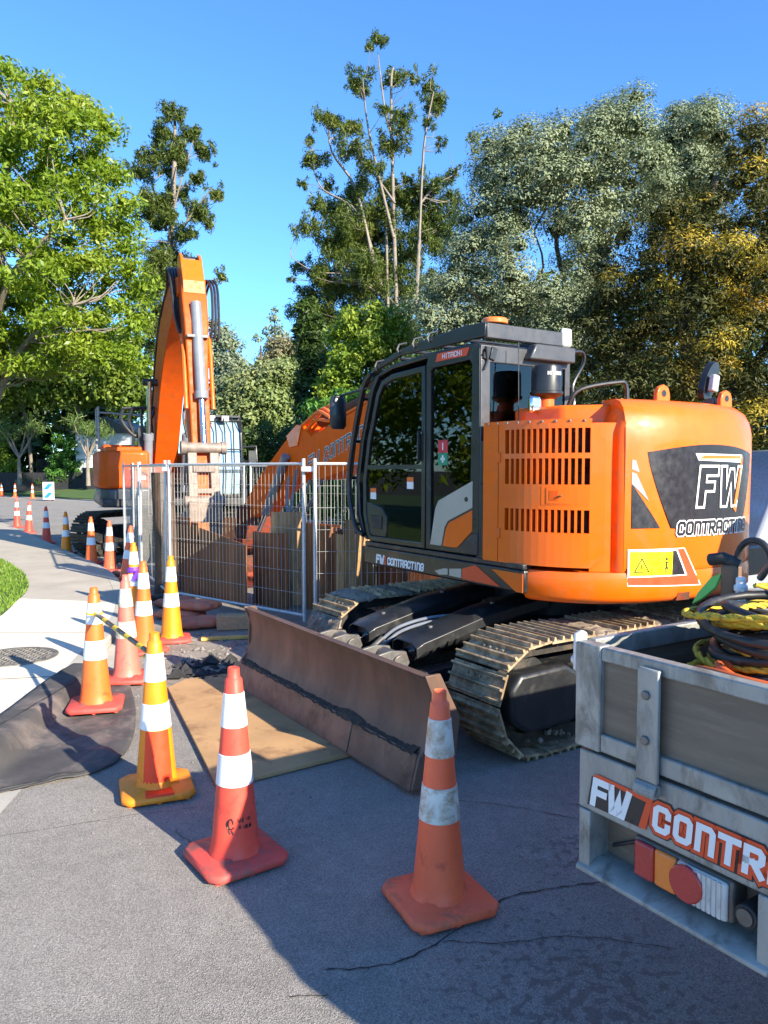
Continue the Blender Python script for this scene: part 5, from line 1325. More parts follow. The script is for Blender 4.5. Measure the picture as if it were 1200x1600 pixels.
# ---------------------------------------------------------------- load on the deck (each a thing of its own)
def t2w(x, y, z):
    p = TK.matrix_basis @ Vector((x, y, z)); return tuple(p)
def on_truck(o, loc=(0, 0, 0)):
    o.location = t2w(*loc); o.rotation_euler = TK.rotation_euler; return o
def coil_path(cx, cy, z0, r, turns, seed, dr=.05, dz=.02, n=26, ex=1.0):
    rg = random.Random(seed); out_ = []
    ph = [rg.uniform(0, 6.28) for _ in range(4)]
    for k in range(int(turns * n) + 1):
        a_ = 2 * math.pi * k / n; w_ = a_ * .37
        rr = r + dr * math.sin(w_ + ph[0]) + dr * .6 * math.sin(2.3 * w_ + ph[1]); zz = z0 + dz * a_ / 6.28 + .03 * math.sin(a_ + w_ + ph[2])
        out_.append((cx + rr * math.cos(a_) * ex, cy + rr * math.sin(a_), zz))
    return out_
M['rope_y'] = pmat('yellow rope', (0.62, 0.42, 0.03), 0.7, var=0.3, scale=30, dirt=((0.25, 0.16, 0.03), 0.45, 30), bmp=0.6, bscale=120)
M['rope_k'] = pmat('black hose', (0.02, 0.02, 0.022), 0.5, var=0.3, dirt=((0.10, 0.09, 0.08), 0.35, 10))
def twisted(path, r, name, mat, parent):
    """rope: two strands twisted around the path"""
    b = MB(); pts = [Vector(p) for p in path]
    fine = []
    for i in range(len(pts) - 1):
        for k in range(4): fine.append(pts[i].lerp(pts[i + 1], k / 4))
    for ph in (0, math.pi):
        q = []
        for i, p in enumerate(fine):
            t = (fine[min(i + 1, len(fine) - 1)] - fine[max(i - 1, 0)]).normalized(); a_ = t.cross(Vector((0, 0, 1))).normalized(); c_ = t.cross(a_)
            an = i * .9 + ph; q.append(p + (a_ * math.cos(an) + c_ * math.sin(an)) * r * .45)
        b.tube(q, r * .68, 6)
    return b.build(name, mat, parent, 60)
RC = thing('rope_coil', 'big coil of yellow rope and black hose lying in the truck deck', 'rope')
on_truck(RC, (.44, -.46, .985))
for k in range(9):
    z_ = .03 + .040 * k; rr_ = .275 - .012 * abs(k - 4)
    twisted(coil_path(0, 0, z_, rr_ + .02, 1.2, 20 + k, .022, .06), .0100, 'rope_strand', M['rope_y'], RC)
    b = MB(); b.tube(coil_path(0, 0, z_ + .020, rr_ - .008, 1.15, 60 + k, .018, .05), .0145, 8); b.build('hose_strand', M['rope_k'], RC, 60)
    b = MB(); b.tube(coil_path(0, 0, z_ + .015, rr_ - .045, 1.0, 90 + k, .02, .05), .017, 8); b.build('hose_strand', M['rope_k'], RC, 60)
for k in range(4):
    twisted(coil_path(0, 0, .36 + .012 * k, .20 + .03 * k, .8, 120 + k, .03, .03), .0100, 'rope_strand', M['rope_y'], RC)
    b = MB(); b.tube(coil_path(0, 0, .365 + .006 * k, .17 + .035 * k, .7, 140 + k, .02, .02), .0125, 8); b.build('hose_strand', M['rope_k'], RC, 60)
twisted([(-.14 - .13 * math.cos(a), .20 + .13 * math.cos(a) * .6, .10 + .15 * math.sin(a)) for a in [math.pi * k / 14 for k in range(15)]], .0125, 'loose_loop', M['rope_y'], RC)
twisted([(-.16 - .08 * math.cos(a), .14 + .08 * math.cos(a), .08 + .09 * math.sin(a)) for a in [math.pi * k / 12 for k in range(13)]], .0125, 'loose_loop', M['rope_y'], RC)
OH = thing('hose_coil', 'flat coil of orange hose just inside the truck tailgate', 'hose')
on_truck(OH, (.17, -.62, .985))
M['hose_o'] = pmat('orange hose', (0.62, 0.12, 0.03), 0.5, var=0.15)
for k in range(7):
    for r_ in (.26, .29, .32):
        b = MB(); b.tube(coil_path(0, 0, 0.02 + .038 * k, r_, 1.05, k * 3 + int(r_ * 100), .012, .01, 26, .40), .014, 8); b.build('hose_turn', M['hose_o'], OH, 60)
# compactor-like machine with hoop handle behind the ropes
PC_ = thing('compactor', 'small dirty petrol machine with black hoop handle behind the rope coil', 'compactor')
on_truck(PC_, (.76, -.10, .985))
b = MB(); b.box((.05, -.22, .18), (.34, .40, .34)); b.build('engine', M['black_dust'], PC_, None, .03)
b = MB(); b.box((-.05, .055, .41), (.05, .055, .15)); b.build('brown_post', pmat('brown bracket', (0.17, 0.10, 0.06), 0.7), PC_, None, .01)
b = MB(); b.cyl((-.08, .0, .34), (-.08, .0, .45), .016, 12); b.cyl((-.08, .0, .40), (-.08, .0, .425), .022, 12); b.build('air_filter', M['white'], PC_, 40, .006)
b = MB(); b.tube([(-.04, -.02 + .062 * math.cos(a), .50 + .075 * math.sin(a)) for a in [-.3 + (math.pi + .6) * k / 16 for k in range(17)]], .011, 10); b.build('hoop_handle', M['rope_k'], PC_, 60)
b = MB(); b.tube([(-.06, .13, .495), (-.06, .08, .505), (-.04, .03, .485)], .022, 12); b.build('grip', M['rubber'], PC_, 60)
b = MB()
for k in range(5): b.tube(smooth_line([(-.05, -.05 - .04 * k, .45), (-.1 + .03 * k, -.15 - .03 * k, .52 - .03 * k), (-.05, -.3, .46 - .02 * k), (0, -.45, .40)], 5), .012, 8)
b.build('pipe_cluster', M['steel'], PC_, 60)
b = MB(); b.box((-.03, -.12, .44), (.07, .07, .10), Matrix.Rotation(.5, 3, 'X')); b.box((-.03, -.18, .47), (.05, .05, .07), Matrix.Rotation(.9, 3, 'X')); b.build('carburettor', pmat('copper fitting', (0.45, 0.22, 0.15), 0.45, metal=.3), PC_, None, .01)
b = MB(); b.add([(-.08, .09, .40), (-.10, .125, .36), (-.10, .165, .335), (-.09, .15, .375), (-.07, .115, .43), (-.06, .08, .45)], [(0, 1, 2, 3, 4, 5)]); o = b.build('green_tag', pmat('bright green ribbon', (0.20, 0.55, 0.10), 0.6), PC_)
md = o.modifiers.new('t', 'SOLIDIFY'); md.thickness = .01

# ---------------------------------------------------------------- far excavator, facing the camera
E2 = thing('excavator', 'older orange excavator facing the camera with raised boom and hanging arm', 'excavator', (-4.7, 16.6, 0), math.atan2(-0.917, 0.4))
uc = bpy.data.objects.new('undercarriage', None); col.objects.link(uc); uc.parent = E2; uc.rotation_euler = (0, 0, R_(34)); uc.location = (0.1, 0.38, 0)
SH2 = shoe_mesh(0.6, 0.19, M['track_dark'])
for xc in (-1.0, 1.0):
    tr = make_track(uc, xc, 0.6, -1.5, 1.45, 0.46, 0.43, 42, SH2, [], random.Random(2), 0, (M['black_dust'],), 0, 7)
    b = MB(); b.span((xc - .15, -1.3, .25), (xc + .15, 1.3, .62)); b.build('side_frame', M['black_dust'], tr, None, .02)
b = MB(); b.span((-.85, -.8, .4), (.85, .8, .8)); b.cyl((0, 0, .8), (0, 0, 1.06), .6, 28); b.build('car_body', M['black_dust'], uc, None, .02)
b = MB(); b.span((-1.5, -1.40, 1.06), (1.45, 1.36, 1.22)); FR = b.build('house_frame', M['black_dust'], E2, None, .03)
# body: rounded right flank, tail
def rounded(poly, z0, z1, r=.12):
    return poly
b = MB(); rp2 = [(1.38, -1.0), (1.30, -1.32), (1.05, -1.45), (-.4, -1.45), (-1.25, -1.25), (-1.55, -.8), (-1.6, 0), (-1.55, .8), (-1.25, 1.25), (-.6, 1.36), (-.6, .38), (1.38, -.52)]
b = MB(); b.prism([(1.40, -.98), (1.34, -1.28), (1.10, -1.45), (-.5, -1.46), (-1.3, -1.25), (-1.6, -.75), (-1.62, .75), (-1.3, 1.2), (-.62, 1.34), (-.62, -.50), (1.40, -.50)], 1.42, 2.16, 'z'); BD2 = b.build('body', M['orange_old'], E2, None, .07, 3)
b = MB(); b.prism([(1.37, -.98), (1.31, -1.26), (1.08, -1.42), (-.5, -1.43), (-1.28, -1.22), (-1.57, -.75), (-1.58, .75), (-1.27, 1.17), (-.62, 1.30), (-.62, -.50), (1.37, -.50)], 1.12, 1.419, 'z'); b.build('lower_band', M['grey_black'], BD2, None, .04, 3)
b = MB(); b.span((.5, -1.30, 2.10), (1.2, -.62, 2.24)); b.span((-.5, -1.3, 2.1), (.4, -.62, 2.30)); b.build('tank_top', M['orange_old'], BD2, None, .03)
f2 = lambda s, t, off: (1.401 + off, -.93 + s, 1.60 + t)
b = MB(); b.span((1.4005, -.95, 1.58), (1.4035, -.55, 1.70)); b.build('model_plate', M['redor_vinyl'], BD2)
lettering('225', 'model_lettering', M['white'], BD2, lambda s, t, off: (1.4036 + off, -.74 + s, 1.60 + t), .06, .014, gap=1.6)
b = MB(); b.span((1.4005, -.93, 1.79), (1.4035, -.55, 1.82)); b.build('panel_stripe', M['orange_vinyl'], BD2)
# handrails on the right-hand side and aerial frame
b = MB()
for x in (-.3, .45): b.tube([(x, -1.38, 2.2), (x, -1.38, 3.05)], .022, 8)
b.tube([(-.3, -1.38, 3.05), (.45, -1.38, 3.05)], .022, 8); b.tube([(-.3, -1.38, 2.65), (.45, -1.38, 2.65)], .02, 8)
b.tube([(-.3, -1.38, 3.0), (-.3, -.35, 2.95)], .02, 8)
b.build('handrail', M['galv'], E2, 40)
b = MB()
for yy in (-.78, -.60, -.42): b.tube(smooth_line([(1.0, yy, 2.2), (1.0, yy + .02, 2.5), (1.0, yy - .06 if yy < -.6 else yy, 2.75), (1.0, yy, 3.0)], 4), .03, 8)
b.tube(smooth_line([(1.0, -.95, 2.98), (1.0, -.98, 2.75), (1.0, -.7, 2.45), (1.0, -.45, 2.75), (1.0, -.35, 3.02)], 5), .035, 8); b.tube([(1.0, -.95, 3.0), (1.0, -.35, 3.03)], .035, 8); b.span((.9, -.68, 2.15), (1.1, -.52, 2.62))
b.build('guard_grille', M['black'], E2, 40)
# cab on its left side with bars in front of the screen
b = MB(); cx = [(.25, 1.22), (.25, 2.80), (1.15, 2.80), (1.42, 2.55), (1.50, 1.75), (1.42, 1.22)]
b2 = ring_frame(cx, inset(cx, .09), 1.28, 1.34); C2 = b2.build('cab', M['black'], E2, None, .01)
b2 = ring_frame(cx, inset(cx, .09), .40, .46); b2.build('cab_side', M['black'], C2, None, .01)
b = MB(); b.span((.25, .40, 2.78), (1.2, 1.34, 2.86)); b.span((.25, .46, 1.22), (.31, 1.28, 2.8)); b.span((.25, .40, 1.22), (1.42, 1.34, 1.30)); b.build('cab_shell', M['black'], C2, None, .02)
b = MB(); b.loft([[(x, .46, z), (x, 1.28, z), (x - .01, 1.28, z), (x - .01, .46, z)] for x, z in ((1.40, 1.30), (1.485, 1.75), (1.405, 2.54), (1.14, 2.78))]); b.build('windscreen', pmat('screen with sky reflection in its colour', (0.30, 0.44, 0.52), 0.08, var=0.15, coat=1.0, spec=1.0), C2)  # the sky's reflection is painted into the pale blue screen colour
b = MB()
for k in range(6):
    y = .43 + k * .176; b.tube([(1.47, y, 1.25), (1.56, y, 1.75), (1.50, y, 2.55), (1.35, y, 2.86)], .014, 8)
for x, z in ((1.56, 1.78), (1.54, 2.2)): b.cyl((x, .42, z), (x, 1.33, z), .014, 8)
b.build('front_guard', M['black'], C2, 40)
b = MB(); b.span((1.0, .45, 2.86), (1.30, 1.32, 2.90)); b.build('lamp_bar', M['black'], C2)
for y in (.72, 1.0):
    b = MB(); b.box((1.33, y, 2.83), (.09, .15, .11)); b.build('work_lamp', M['lens'], C2, None, .01)
b = MB(); b.tube([(1.42, 1.34, 1.95), (1.5, 1.55, 1.97), (1.5, 1.58, 2.2), (1.45, 1.58, 2.25)], .02, 8); b.tube([(1.42, 1.34, 2.25), (1.5, 1.60, 2.27), (1.52, 1.61, 1.95)], .02, 8); b.box((1.5, 1.52, 2.05), (.05, .16, .26)); b.build('mirror', M['black'], C2, 40)
# boom: tall bent box
Y2 = -.12
B2 = plate_beam('boom', [(.15, 1.75), (.65, 2.9), (1.35, 3.95), (2.05, 4.55), (2.8, 4.85), (3.55, 5.0), (4.15, 4.92)], [(.60, 1.55), (1.15, 2.35), (1.75, 3.20), (2.35, 3.75), (3.0, 4.15), (3.65, 4.45), (4.2, 4.65)], Y2, .46, M['orange_old'], E2, .015)
b = MB()
for k in range(5):
    yy = Y2 - .22 + .045 * k; b.tube(smooth_line([(.5, yy, 2.95), (1.25, yy, 4.05), (2.0, yy, 4.68), (2.9, yy, 4.98), (3.3, yy - .05, 5.25), (3.9, yy - .08, 4.95), (4.2, yy - .06, 4.3 - .12 * k), (4.25, yy, 4.0)], 6), .022, 8)
b.build('boom_hose', M['hose'], B2, 40)
b = MB()
for k in range(3):
    yy = Y2 + .24 + .05 * k; b.tube(smooth_line([(3.2, yy, 4.6), (3.8, yy + .03, 4.95), (4.3, yy + .05, 4.75), (4.5, yy + .03, 4.2 - .1 * k), (4.45, yy, 3.9)], 6), .022, 8)
b.build('boom_hose', M['hose'], B2, 40)
for yy in (Y2 - .38, Y2 + .36):
    b = MB(); b.cyl((.95, yy, 1.35), (1.25, yy, 2.45), .085, 16); b.cyl((1.22, yy, 2.38), (1.26, yy, 2.5), .10, 16); bc = b.build('boom_cylinder', M['cyl_grey'], E2, 40)
    b = MB(); b.cyl((1.25, yy, 2.45), (1.55, yy, 3.5), .048, 14); b.build('cylinder_rod', M['chrome'], bc, 40)
b = MB(); b.cyl((1.5, Y2 - .5, 3.48), (1.5, Y2 + .5, 3.48), .07, 16); b.build('boom_pin', M['black_dust'], B2, 40)
b = MB(); b.cyl((1.9, Y2, 4.85), (3.6, Y2, 5.25), .10, 16); b.build('arm_cylinder', M['cyl_grey'], E2, 40)
# arm: tapered box hanging from the boom tip, broad top plates
def arm_ring(x, z, w, d): return [(x - d / 2, Y2 - w / 2, z), (x + d / 2, Y2 - w / 2, z), (x + d / 2, Y2 + w / 2, z), (x - d / 2, Y2 + w / 2, z)]
b = MB(); b.loft([arm_ring(3.95, 5.12, .30, .30), arm_ring(4.0, 4.95, .36, .55), arm_ring(4.08, 4.55, .40, .72), arm_ring(4.25, 4.15, .38, .66), arm_ring(4.45, 3.3, .32, .46), arm_ring(4.7, 2.2, .30, .36), arm_ring(4.93, 1.25, .28, .30), arm_ring(4.97, 1.05, .24, .24)])
A2 = b.build('arm', M['orange_old'], E2, None, .02)
b = MB()
for yy in (-.15, .15): b.prism([(3.80, 5.05), (3.83, 5.30), (4.02, 5.34), (4.16, 5.25), (4.36, 4.85), (4.47, 4.35), (4.50, 3.95), (4.3, 4.2)], Y2 + yy - .022, Y2 + yy + .022, 'y')
b.build('ear_plate', M['orange'], A2, None, .006)
b = MB(); b.add([(4.16, Y2 - .17, 5.2), (4.16, Y2 + .17, 5.2), (4.37, Y2 + .17, 4.82), (4.37, Y2 - .17, 4.82), (4.40, Y2 - .17, 4.62), (4.40, Y2 + .17, 4.62)], [(0, 1, 2, 3), (3, 2, 5, 4)]); o = b.build('front_plate', M['orange'], A2); md = o.modifiers.new('t', 'SOLIDIFY'); md.thickness = .02
b = MB(); b.cyl((3.92, Y2 - .16, 5.26), (3.92, Y2 + .16, 5.26), .06, 14); b.build('top_pin', M['black_dust'], A2, 40)
b = MB(); b.cyl((4.52, Y2, 4.45), (4.80, Y2 + .02, 2.95), .085, 18); b.cyl((4.79, Y2 + .02, 3.02), (4.81, Y2 + .02, 2.90), .105, 18); bc = b.build('bucket_cylinder', M['cyl_grey'], E2, 40)
b = MB(); b.cyl((4.81, Y2 + .02, 2.92), (4.97, Y2 + .02, 2.20), .050, 14); b.build('cylinder_rod', M['chrome'], bc, 40)
b = MB(); b.box((4.66, Y2, 3.9), (.06, .34, .05)); b.build('cylinder_band', M['steel'], bc, None, .006)
for yy in (-.20, .22):
    b = MB(); b.tube([(4.42, Y2 + yy, 3.95), (4.55, Y2 + yy, 3.6), (4.72, Y2 + yy, 2.75)], .035, 10); b.build('arm_pipe', M['orange'], A2, 40)
b = MB(); b.tube([(4.50, Y2 - .13, 3.9), (4.72, Y2 - .13, 2.85)], .022, 8); b.build('steel_line', M['galv'], A2, 40)
b = MB(); b.tube(smooth_line([(4.62, Y2 - .2, 2.9), (4.66, Y2 - .24, 2.6), (4.75, Y2 - .2, 2.3)], 5), .018, 8); b.build('arm_hose', M['hose'], A2, 40)
# link, hitch and attachment
b = MB(); b.cyl((4.98, Y2 - .28, 2.13), (4.98, Y2 + .30, 2.13), .085, 18); b.cyl((4.98, Y2 - .34, 2.13), (4.98, Y2 - .26, 2.13), .11, 16); b.cyl((4.98, Y2 + .28, 2.13), (4.98, Y2 + .36, 2.13), .10, 16); LK = b.build('link', M['link'], E2, 40)
b = MB()
for yy in (-.17, .17): b.beam((4.98, Y2 + yy, 2.13), (5.10, Y2 + yy, 1.30), .05, .14, (0, 1, 0))
b.span((5.0, Y2 - .17, 1.75), (5.08, Y2 + .17, 1.86)); b.span((5.04, Y2 - .17, 1.42), (5.10, Y2 + .17, 1.5)); b.build('link_bar', M['link'], LK, None, .012)
b = MB()
for yy in (-.21, .21): b.beam((4.75, Y2 + yy, 1.55), (4.97, Y2 + yy, 2.13), .04, .12, (0, 1, 0))
b.build('guide_link', M['link'], LK, None, .01)
b = MB(); b.span((4.80, Y2 - .26, .98), (5.20, Y2 + .26, 1.32)); b.cyl((5.08, Y2 - .32, 1.30), (5.08, Y2 + .32, 1.30), .09, 16); b.cyl((4.9, Y2 - .32, 1.05), (4.9, Y2 + .32, 1.05), .09, 16); HT2 = b.build('hitch', M['link'], E2, None, .02)
b = MB()
for yy in (-.23, .21): b.prism([(4.82, 1.0), (5.18, 1.0), (5.16, .62), (5.05, .45), (4.90, .45), (4.84, .6)], Y2 + yy - .035, Y2 + yy + .035, 'y')
b.span((4.92, Y2 - .24, .80), (5.12, Y2 + .24, .98)); b.build('lifting_clamp', M['link'], E2, None, .02)
for o in [SHOE, SH2] + SHOE_MUD: bpy.data.objects.remove(o)

# ---------------------------------------------------------------- trench sheets
def sheet_pile(x, y, rz, w, h, label, kind=0, mat='rust', tilt=0.0, slope=0.0):
    """folded steel trench sheet: flat pan with bent edges"""
    b = MB(); d = 0.07; th = .012
    if kind == 0:
        prof = [(-w / 2, d), (-w / 2 + .05, d), (-w / 2 + .09, 0), (w / 2 - .09, 0), (w / 2 - .05, d), (w / 2, d)]
    elif kind == 1:
        prof = [(-w / 2, 0), (-w / 6, 0), (0, .01), (w / 6, 0), (w / 2, 0)]
    else:
        prof = [(-w / 2, .16), (-w / 2 + .01, 0), (w / 2 - .01, 0), (w / 2, .16)]
    n = len(prof); rings = []
    zs = [-.3, h * .5, h]
    for z in zs:
        zz = lambda p: z + (slope * p[0] if z == h else 0)
        rings.append([(p[0], p[1], zz(p)) for p in prof] + [(p[0], p[1] + th, zz(p)) for p in prof[::-1]])
    b.loft(rings)
    o = b.build('trench_sheet', M[mat], None)
    o.location = (x, y, 0); o.rotation_euler = (tilt, 0, rz)
    return tag(o, label, 'trench sheet', 'steel sheets lining the trench')
fdir = math.atan2(8.74 - 10.47, -0.88 + 2.94)                # the fence line; sheets run beside it
def along(u, back):                                         # u metres from the fence corner, back metres behind the fence
    ca, sa = math.cos(fdir), math.sin(fdir)
    return (-2.94 + u * ca - back * sa, 10.47 + u * sa + back * ca)
SHEETS = [(.26, .55, .52, 1.10, 1, 'rust', 0, 'dark rusty sheet at the fence corner, leftmost of the front row'),
          (.57, .50, .20, 1.04, 2, 'rust', 0, 'narrow upright channel between the two widest front sheets'),
          (1.12, .40, 1.10, .90, 1, 'rust', -.12, 'widest brown sheet, its top edge sloping down to the right'),
          (1.98, .55, .68, .97, 0, 'rust', .02, 'brown folded sheet below the dirty bucket'),
          (2.40, .75, .24, 1.24, 2, 'rust_sunlit', 0, 'tall sheet coloured sunlit tan, rising above the front row'),
          (2.80, .70, .62, 1.10, 0, 'rust', -.05, 'brown folded sheet right of the tall sunlit one'),
          (3.18, .85, .40, 1.06, 1, 'rust', -.08, 'brown sheet just behind the twin fence posts'),
          (3.50, .75, .30, 1.02, 2, 'rust_sunlit', 0, 'sheet coloured sunlit tan nearest the cab, beside the fence posts'),
          (3.90, .95, .5, 1.0, 0, 'rust', 0, 'brown folded sheet half hidden by the cab')]
SHEETS = [(u - bk * (1.46 - .43 * u / 2.7),) + (bk, w * 1.2) + tuple(r) for u, bk, w, *r in SHEETS]
for u, bk, w, h, kd, mt, sl, lb in SHEETS:
    x, y = along(u, bk); sheet_pile(x, y, R_(28) if mt == 'rust_sunlit' else fdir - R_(9), w * (1.3 if mt == 'rust_sunlit' else 1), h, lb, kd, mt, 0, sl)
for u, bk, w, h, lb in ((3.0, 2.2, 1.3, 1.32, 'dark back sheet standing high behind the twin fence posts'), (.2, 2.4, 1.5, .95, 'back sheet on the far side of the trench under the bucket'), (-1.4, 2.4, 1.2, .95, 'back sheet on the far side of the trench below the hitch')):
    x, y = along(u, bk); sheet_pile(x, y, fdir, w, h, lb, 1)
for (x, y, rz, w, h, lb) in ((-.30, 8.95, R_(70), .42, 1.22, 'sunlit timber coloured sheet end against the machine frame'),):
    sheet_pile(x, y, rz, w, h, lb, 0, 'rust_sunlit')
# rough log standing behind the fence corner
b = MB(); rl = random.Random(9); rings = []
for k in range(8):
    z = -.2 + 1.95 * k / 7; rings.append([(-3.18 + (.15 + .02 * rl.random()) * math.cos(a) + .02 * math.sin(z * 3), 11.1 + (.15 + .02 * rl.random()) * math.sin(a), z) for a in [2 * math.pi * i / 14 for i in range(14)]])
b.loft(rings); tag(b.build('log', M['log'], None, 60), 'rough brown log standing upright behind the fence corner post', 'log')

# ---------------------------------------------------------------- temporary wire fence panels
def fence_panel(p, q, label, h=1.86, feet=True, lean=0.0):
    L = math.hypot(q[0] - p[0], q[1] - p[1]); rz = math.atan2(q[1] - p[1], q[0] - p[0])
    t = thing('wire_fence', label, 'fence panel', (p[0], p[1], 0), rz, 'temporary wire fence panels round the dig')
    t.rotation_euler = (lean, 0, rz)
    for x in (0.02, L - .02):
        b = MB(); b.cyl((x, 0, .05), (x, 0, h + .06), .021, 12); b.build('post', M['galv_light'], t, 40)
    for z, nm in ((h, 'top_rail'), (.12, 'bottom_rail')):
        b = MB(); b.cyl((.02, 0, z), (L - .02, 0, z), .018, 10); b.build(nm, M['galv_light'], t, 40)
    V = []; b = MB(); n = int(L / .068)
    for k in range(1, n): b.tube([(L * k / n, .004, .12), (L * k / n, .004, h)], .0021, 4, False)
    m = 7
    for k in range(1, m): b.tube([(.02, -.004, .12 + (h - .12) * k / m), (L - .02, -.004, .12 + (h - .12) * k / m)], .0021, 4, False)
    tag(b.build('wire_infill', M['wire'], t), kind='stuff')
    if feet:
        for x in (0.02, L - .02):
            b = MB(); b.box((x, 0, .035), (.22, .62, .07)); b.build('foot', M['rubber'], t, None, .02)
    return t
fence_panel((-2.94, 10.47), (-.90, 8.74), 'front wire fence panel before the brown trench sheets', feet=False)
fence_panel((-.80, 8.66), (1.5, 8.95), 'wire fence panel running behind the excavator cab', feet=False)
fence_panel((-4.05, 12.75), (-3.0, 10.55), 'wire fence panel running back from the front corner post')
fence_panel((-5.0, 14.75), (-4.10, 12.85), 'wire fence panel beside the far excavator track')
fence_panel((-4.9, 14.95), (-2.6, 14.4), 'wire fence panel across the back under the hanging hitch')
fence_panel((-2.5, 14.3), (-.3, 13.4), 'back wire fence panel behind the dirty bucket')
fence_panel((-.2, 13.35), (1.9, 12.6), 'back wire fence panel seen between bucket and cab')
b = MB()
for z in (1.5,): b.box((-.855, 8.70, 1.80), (.16, .05, .06))
tag(b.build('fence_clamp', M['galv_light'], None, None, .006), 'steel clamp joining the twin fence posts beside the cab', 'clamp')
b = MB(); b.box((-2.97, 10.51, 1.80), (.10, .12, .06)); tag(b.build('fence_clamp', M['galv_light'], None, None, .006), 'steel clamp joining the fence posts at the left corner', 'clamp')

# ---------------------------------------------------------------- trees
BROADLEAF = [(-12.25, 12.96), (-9.69, 12.49), (-8.97, 12.14), (-8.09, 11.7), (-7.13, 11.07), (-6.42, 10.36), (-6.51, 9.49), (-6.28, 8.69), (-6.38, 7.73), (-6.1, 6.93), (-5.95, 5.95), (-6.08, 4.65), (-6.37, 4.0), (-7.44, 4.16), (-8.27, 4.0), (-9.1, 4.0), (-9.92, 4.0), (-11.59, 3.67), (-13.23, 4.0), (-13.87, 8.85)]
UNDER_LEFT = [(-33.34, 12.14), (-24.02, 11.26), (-20.02, 11.26), (-15.78, 12.14), (-15.88, 5.95), (-17.24, 5.06), (-19.24, 5.95), (-21.48, 5.51), (-24.16, 5.95), (-26.85, 5.51), (-33.58, 5.06)]
CYPRESS = [(-3.86, 8.86), (-3.35, 9.41), (-2.79, 9.14), (-2.52, 7.76), (-2.25, 6.65), (-2.26, 3.01), (-4.09, 3.01), (-3.94, 4.42), (-3.99, 5.53), (-3.79, 6.65), (-3.92, 7.76)]
LIMEBUSH = [(-1.71, 7.2), (-0.85, 7.41), (0.0, 7.41), (0.86, 7.2), (1.07, 5.51), (0.86, 2.51), (-2.59, 2.51), (-2.37, 3.8), (-2.15, 5.51)]
POHU = [(0.55, 6.4), (0.79, 7.37), (1.57, 8.14), (1.77, 8.72), (2.25, 9.69), (2.54, 10.45), (2.44, 11.22), (3.12, 12.08), (3.9, 12.17), (4.49, 11.89), (5.07, 12.27), (5.64, 12.74), (6.42, 13.02), (7.39, 13.12), (7.98, 12.83), (8.18, 12.17), (8.82, 9.69), (7.86, 8.92), (7.08, 8.53), (6.7, 7.76), (6.71, 6.79), (6.54, 5.22), (5.95, 4.44), (4.96, 4.63), (3.96, 5.22), (1.98, 5.22), (0.79, 5.42)]
POHU_B = [(8.78, 12.83), (9.31, 13.68), (10.07, 14.21), (10.83, 14.21), (11.4, 13.57), (11.64, 12.61), (11.68, 10.89), (11.04, 10.02), (9.27, 10.02)]
POHU_GAP = [(4.68, 8.14), (0.8, 1.3)]
POHU_LOW = [(0.36, 4.94), (1.09, 5.48), (2.54, 5.3), (3.99, 5.65), (5.44, 5.3), (5.82, 4.22), (5.86, 1.67), (0.37, 1.67)]
GOLD = [(3.36, 2.95), (3.47, 3.94), (3.58, 4.67), (3.7, 5.28), (4.06, 5.89), (4.29, 6.49), (5.02, 6.91), (5.56, 7.39), (5.91, 8.1), (6.45, 8.34), (7.06, 8.52), (8.26, 8.87), (9.18, 7.09), (9.36, 1.71), (3.37, 1.71), (3.3, 2.58)]
HILL_A = [(-19.24, 18.08), (-17.49, 18.08), (-15.97, 16.0), (-15.08, 13.92), (-14.06, 11.13), (-13.42, 4.13), (-19.42, 4.13)]
HILL_B = [(-16.08, 14.57), (-14.89, 16.9), (-13.31, 17.83), (-10.57, 18.45), (-9.4, 16.9), (-9.44, 10.67), (-15.73, 10.67)]
HILL_C = [(-14.75, 10.06), (-12.72, 10.63), (-10.4, 11.78), (-7.51, 11.78), (-6.98, 3.72), (-14.83, 3.72)]
KAURI = [(-0.26, 24.12, 0.42), (0.51, 23.2, 0.63), (-0.77, 23.5, 0.26), (-1.21, 22.33, 0.66), (-1.47, 21.65, 0.52), (1.4, 22.14, 0.34), (-2.88, 20.9, 0.55), (-3.07, 20.03, 0.55), (-1.73, 20.16, 0.59), (-3.91, 19.29, 0.24), (-3.72, 18.16, 0.68), (-4.43, 17.03, 0.31), (-1.54, 18.54, 0.81), (0.76, 21.09, 0.33), (-0.0, 20.16, 0.37), (1.15, 20.03, 0.46), (0.76, 19.41, 0.46), (0.64, 18.79, 0.72), (2.29, 21.9, 0.55), (2.8, 21.9, 0.39), (2.55, 20.9, 0.72), (2.36, 19.66, 0.37), (2.94, 18.79, 0.31), (0.13, 17.54, 0.66), (-0.52, 17.28, 0.52), (1.28, 17.41, 0.34), (2.82, 16.91, 0.79), (2.18, 16.53, 0.66), (3.72, 17.41, 0.31), (3.59, 16.53, 0.52), (-1.67, 16.53, 0.92), (-2.95, 17.03, 0.39), (-2.57, 15.78, 1.05), (-0.77, 15.78, 1.05), (-3.47, 15.65, 0.52), (-4.0, 14.26, 0.72), (-4.65, 12.99, 0.52), (-5.04, 11.98, 0.2), (-1.93, 14.39, 1.05), (-0.39, 14.64, 0.92), (1.02, 16.28, 0.79), (1.54, 15.78, 0.66), (2.7, 14.64, 0.52), (2.06, 14.01, 0.52), (-2.32, 13.25, 1.05), (-0.78, 13.25, 1.05), (-3.36, 11.98, 0.66), (-2.33, 11.72, 0.92), (-1.04, 11.98, 1.05), (1.42, 13.25, 0.66), (1.16, 11.72, 0.79)]
